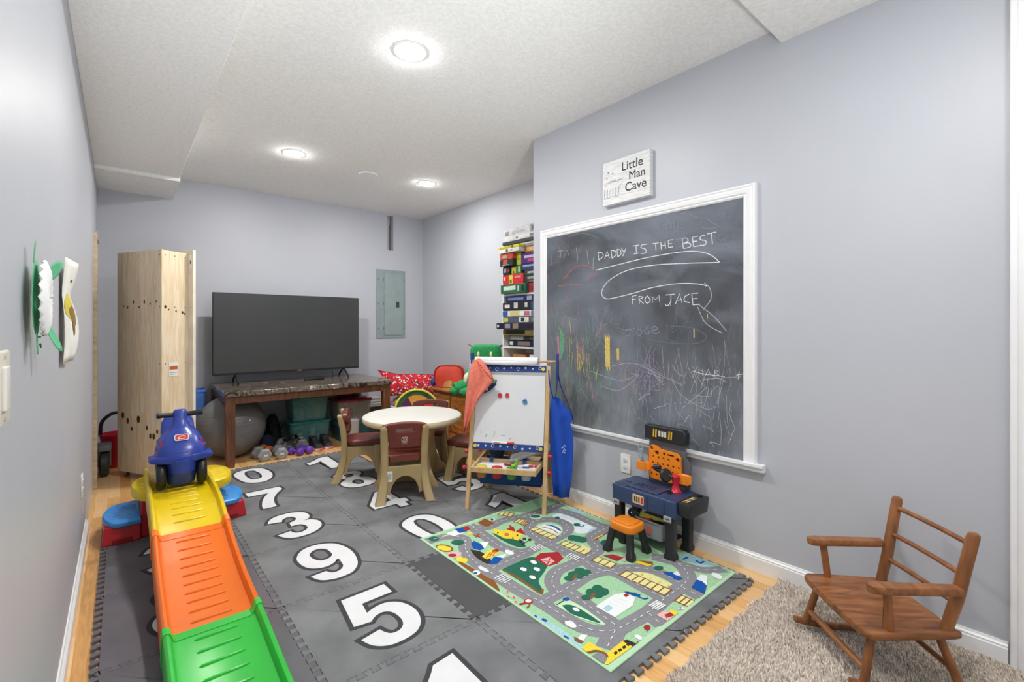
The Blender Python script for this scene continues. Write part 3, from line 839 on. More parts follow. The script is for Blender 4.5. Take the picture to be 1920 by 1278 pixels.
# ================================================================== puzzle mats with printed numbers
X0, Y0, TL = 0.5208, 2.1438, 0.5906
M_mat = mat('#7c7e81', 0.62, var=0.07, vs=4, detail=7.0, hex2='#616366', bump=0.15, bs=900)
M_mat_shade = mat('#66636a', 0.75, var=0.07, vs=5, hex2='#5b585e', bump=0.15, bs=900)  # left-column tiles; the purplish shade there is put into this colour
M_dark = mat('#4b4c4f', 0.75, var=0.06, vs=5, bump=0.15, bs=900)
M_num = mat('#dfe0e3', 0.7, var=0.02, vs=9)
M_out = mat('#313338', 0.75, var=0.03)
DIGITS = {'5': [[(-0.08,0.187,1),(0.12,0.193,1),(0.122,0.112,1),(-0.019,0.108,1),(-0.028,0.032,1),(0.011,0.048),(0.047,0.053),(0.08,0.043),(0.111,0.016),(0.132,-0.03),(0.138,-0.084),(0.129,-0.132),(0.111,-0.17),(0.081,-0.201),(0.043,-0.216),(0.004,-0.22),(-0.035,-0.216),(-0.071,-0.197),(-0.097,-0.166),(-0.114,-0.118,1),(-0.033,-0.103,1),(-0.025,-0.129),(-0.011,-0.151),(0.009,-0.158),(0.032,-0.153),(0.053,-0.132),(0.063,-0.098),(0.062,-0.06),(0.054,-0.03),(0.038,-0.011),(0.016,-0.004),(-0.013,-0.013),(-0.038,-0.035,1),(-0.105,-0.024,1)]],'9': [[(-0.122,0.11),(-0.096,0.166),(-0.062,0.198),(-0.02,0.209),(0.022,0.203),(0.068,0.18),(0.097,0.146),(0.118,0.09),(0.128,0.026),(0.124,-0.048),(0.106,-0.123),(0.081,-0.167),(0.049,-0.197),(0.013,-0.206),(-0.027,-0.207),(-0.063,-0.196),(-0.088,-0.18),(-0.106,-0.153),(-0.119,-0.114,1),(-0.046,-0.107,1),(-0.038,-0.124),(-0.024,-0.141),(-0.001,-0.144),(0.021,-0.132),(0.037,-0.108),(0.042,-0.081),(0.046,-0.026,1),(0.037,-0.021,1),(0.015,-0.047),(-0.013,-0.061),(-0.042,-0.063),(-0.071,-0.053),(-0.099,-0.028),(-0.116,0.009),(-0.124,0.058)],[(-0.057,0.116),(-0.035,0.145),(-0.009,0.153),(0.012,0.145),(0.031,0.12),(0.037,0.081),(0.035,0.044),(0.016,0.019),(-0.01,0.01),(-0.033,0.016),(-0.05,0.041),(-0.059,0.077)]],'3': [[(-0.133,0.085,1),(-0.11,0.14),(-0.071,0.173),(-0.027,0.183),(0.02,0.182),(0.068,0.16),(0.093,0.129),(0.102,0.086),(0.099,0.052),(0.083,0.021),(0.052,0.004,1),(0.082,-0.003),(0.107,-0.027),(0.122,-0.064),(0.119,-0.12),(0.1,-0.159),(0.069,-0.191),(0.031,-0.21),(-0.011,-0.217),(-0.049,-0.215),(-0.08,-0.202),(-0.106,-0.171),(-0.127,-0.123,1),(-0.053,-0.106,1),(-0.047,-0.135),(-0.032,-0.153),(-0.01,-0.159),(0.017,-0.148),(0.038,-0.12),(0.04,-0.082),(0.028,-0.052),(0.007,-0.038),(-0.032,-0.038,1),(-0.027,0.022,1),(-0.003,0.03),(0.02,0.053),(0.023,0.079),(0.013,0.106),(-0.003,0.117),(-0.027,0.114),(-0.048,0.096),(-0.058,0.065,1)]],'7': [[(-0.13,0.17,1),(0.094,0.175,1),(0.1,0.112,1),(0.057,0.049),(0.017,-0.027),(-0.005,-0.105),(-0.014,-0.17),(-0.016,-0.227,1),(-0.096,-0.228,1),(-0.094,-0.18),(-0.081,-0.114),(-0.061,-0.045),(-0.033,0.022),(-0.001,0.075,1),(-0.128,0.083,1)]],'0': [[(-0.097,0.16),(-0.071,0.186),(-0.024,0.211),(0.023,0.215),(0.071,0.2),(0.103,0.164),(0.122,0.107),(0.133,0.04),(0.133,-0.033),(0.122,-0.097),(0.102,-0.151),(0.07,-0.192),(0.032,-0.214),(-0.01,-0.208),(-0.044,-0.188),(-0.077,-0.146),(-0.095,-0.089),(-0.106,-0.033),(-0.113,0.023),(-0.117,0.077),(-0.114,0.12)],[(-0.028,0.144),(-0.003,0.161),(0.032,0.148),(0.048,0.104),(0.057,0.051),(0.059,-0.005),(0.053,-0.065),(0.036,-0.102),(0.011,-0.112),(-0.016,-0.106),(-0.033,-0.078),(-0.042,-0.027),(-0.045,0.036),(-0.042,0.094)]],'1': [[(-0.159,0.072,1),(-0.108,0.103),(-0.062,0.142),(-0.028,0.181,1),(0.058,0.19,1),(0.056,-0.19,1),(-0.038,-0.21,1),(-0.04,0.072,1),(-0.099,0.027),(-0.155,0.001,1)]],'4': [[(-0.131,-0.03,1),(-0.131,-0.112,1),(0.022,-0.112,1),(0.022,-0.18,1),(0.081,-0.18,1),(0.083,-0.112,1),(0.118,-0.11,1),(0.118,-0.04,1),(0.081,-0.04,1),(0.081,0.19,1),(0,0.19,1)],[(0.022,-0.035,1),(-0.062,-0.035,1),(0.02,0.09,1)]],'8': [[(0,0.205),(0.07,0.193),(0.106,0.15),(0.1,0.09),(0.058,0.022),(0.108,-0.03),(0.128,-0.095),(0.105,-0.17),(0.055,-0.208),(0,-0.216),(-0.055,-0.208),(-0.105,-0.17),(-0.128,-0.095),(-0.108,-0.03),(-0.058,0.022),(-0.1,0.09),(-0.106,0.15),(-0.07,0.193)],[(0.034,0.105),(0.029,0.129),(0.017,0.147),(0.0,0.153),(-0.017,0.147),(-0.029,0.129),(-0.034,0.105),(-0.029,0.081),(-0.017,0.063),(-0.0,0.057),(0.017,0.063),(0.029,0.081)],[(0.042,-0.095),(0.036,-0.064),(0.021,-0.041),(0.0,-0.033),(-0.021,-0.041),(-0.036,-0.064),(-0.042,-0.095),(-0.036,-0.126),(-0.021,-0.149),(-0.0,-0.157),(0.021,-0.149),(0.036,-0.126)]]}

def glyph(loop, n=4):
    """smooth between corner points (those with a third value)"""
    N_ = len(loop)
    cs = [i for i, p in enumerate(loop) if len(p) > 2]
    if not cs:
        q = [(p[0], p[1], 0) for p in loop]
        sp_ = smoothpath(q[-2:] + q + q[:2], n)
        return [(v.x, v.y) for v in sp_[2 * n:(2 + N_) * n]]
    out = []
    for k, a in enumerate(cs):
        b = cs[(k + 1) % len(cs)]
        idx = list(range(a, b + 1)) if b > a else list(range(a, N_)) + list(range(0, b + 1))
        seg = [(loop[i][0], loop[i][1], 0) for i in idx]
        pts = smoothpath(seg, n) if len(seg) > 2 else [Vector(seg[0]), Vector(seg[-1])]
        out += [(v.x, v.y) for v in pts[:-1]]
    return out
def grow(loop, d, hole):
    area = sum(loop[i][0] * loop[(i + 1) % len(loop)][1] - loop[(i + 1) % len(loop)][0] * loop[i][1] for i in range(len(loop)))
    if area < 0:
        loop = loop[::-1]
    if hole:
        d = -d
    out = []
    n = len(loop)
    for i in range(n):
        p, a, b = Vector(loop[i]), Vector(loop[i - 1]), Vector(loop[(i + 1) % n])
        e1, e2 = (p - a).normalized(), (b - p).normalized()
        n1, n2 = Vector((e1.y, -e1.x)), Vector((e2.y, -e2.x))
        m = n1 + n2
        if m.length < 1e-4:
            m = n1
        m.normalize()
        out.append(tuple(p + m * (d / max(0.5, m.dot(n1)))))
    return out
NT = 11
def tooth_line(p, q):
    """dovetail line from p to q; the same line serves both neighbours"""
    p, q = Vector(p), Vector(q)
    t = (q - p)
    L_ = t.length
    t.normalize()
    n = Vector((-t.y, t.x))
    pitch = L_ / NT
    d, fl = 0.0125, 0.0045
    out = [p.copy()]
    for k in range(NT):
        c = (k + 0.5) * pitch
        h = pitch / 4
        out += [p + t * (c - h) - n * d + t * fl, p + t * (c - h) + n * d - t * fl, p + t * (c + h) + n * d + t * fl, p + t * (c + h) - n * d - t * fl]
    out.append(q.copy())
    return out
def tile(ix, iy, label, digit=None, m=None, dx=0.0, dy=0.0, shift=0.0):
    x0, y0 = X0 + (ix - 1) * TL + dx, Y0 + iy * TL + dy
    cx, cy = x0 + TL / 2, y0 + TL / 2
    a, b, c, d = (x0, y0), (x0 + TL, y0), (x0 + TL, y0 + TL), (x0, y0 + TL)
    g = 0.0007
    bot = [v + Vector((0, g)) for v in tooth_line(a, b)]
    rig = [v + Vector((-g, 0)) for v in tooth_line(b, c)]
    top = [v + Vector((0, -g)) for v in reversed(tooth_line(d, c))]
    lef = [v + Vector((g, 0)) for v in reversed(tooth_line(a, d))]
    loop = []
    for s in (bot, rig, top, lef):
        loop += s[:-1]
    out = [(v.x - cx, v.y - cy) for v in loop]
    t = thing('foam_tile', label, 'floor mat', (cx, cy, 0), 0, 'interlocking foam floor tiles')
    n = len(out)
    mb = MB()
    ins = []
    for i, p in enumerate(out):
        ins.append((p[0] * 0.9965, p[1] * 0.9965))
    mb.loft([[(x, y, 0.0005) for x, y in out], [(x, y, MAT_TOP - 0.0012) for x, y in out], [(x, y, MAT_TOP) for x, y in ins]])
    mb.build('tile', m or M_mat, t, smooth=False)
    if digit:
        dm = MB()
        loops = [glyph(lp) for lp in DIGITS[digit]]
        for d_, z, k in ((0.019, MAT_TOP - 0.0004, 1), (0.0, MAT_TOP, 0)):
            vs, fs = solid([grow(lp, d_, i > 0) if d_ else lp for i, lp in enumerate(loops)], 0.0008)
            dm.add([(v[0] + shift, v[1], v[2] + z) for v in vs], fs, m=k)
        dm.build('printed_number', [M_num, M_out], t, smooth=False, label='white number %s with a black outline' % digit)
    return t
tile(1, -2, 'grey foam tile printed with a white 1, cut off by bottom edge of photo', '1', shift=0.055)
tile(1, -1, 'grey foam tile printed with a large white 5', '5')
tile(1, 0, 'grey foam tile printed with a white 9', '9')
tile(1, 1, 'grey foam tile printed with a white 3 right beside the slide steps', '3')
tile(1, 2, 'grey foam tile printed with a white 7', '7')
tile(1, 3, 'grey foam tile printed with a white 0 in the row nearest the marble table', '0')
tile(2, -2, 'plain grey foam tile half under the road rug, between dark tile and wood floor')
tile(2, -1, 'plain dark charcoal foam tile half covered by the left edge of the road rug', None, M_dark)
tile(2, 0, 'grey foam tile printed with a white 0 touching the corner of the road rug', '0')
tile(2, 1, 'grey foam tile printed with a white 4 under the nearest brown chair', '4')
tile(2, 2, 'grey foam tile printed with a white 8 under the left brown chair', '8')
tile(2, 3, 'grey foam tile printed with a white 1 in front of the storage bins', '1')
tile(3, -2, 'grey foam tile under the near right corner of the road rug')
tile(3, -1, 'grey foam tile under the road rug below the orange stool')
tile(3, 0, 'grey foam tile printed with a white 1 under the easel', '1', shift=0.055)
tile(3, 1, 'grey foam tile printed with a white 5 under the right brown chair behind easel', '5')
tile(3, 2, 'grey foam tile in front of the orange wood sideboard')
tile(0, -2, 'grey foam tile in left column under the green slide end', None, M_mat_shade, dy=0.0)
tile(0, -1, 'grey foam tile in left column beneath the green and orange slide joint', None, M_mat_shade, dy=0.0)
tile(0, 0, 'grey foam tile in left column printed with a white 8 half under the orange slide', '8', M_mat_shade, dy=0.0)
tile(0, 1, 'grey foam tile in left column printed with a white 3 half under the orange slide', '3', M_mat_shade, dy=0.0)
tile(0, 2, 'grey foam tile in left column under the left blue step of the slide', None, M_mat_shade, dy=0.0)

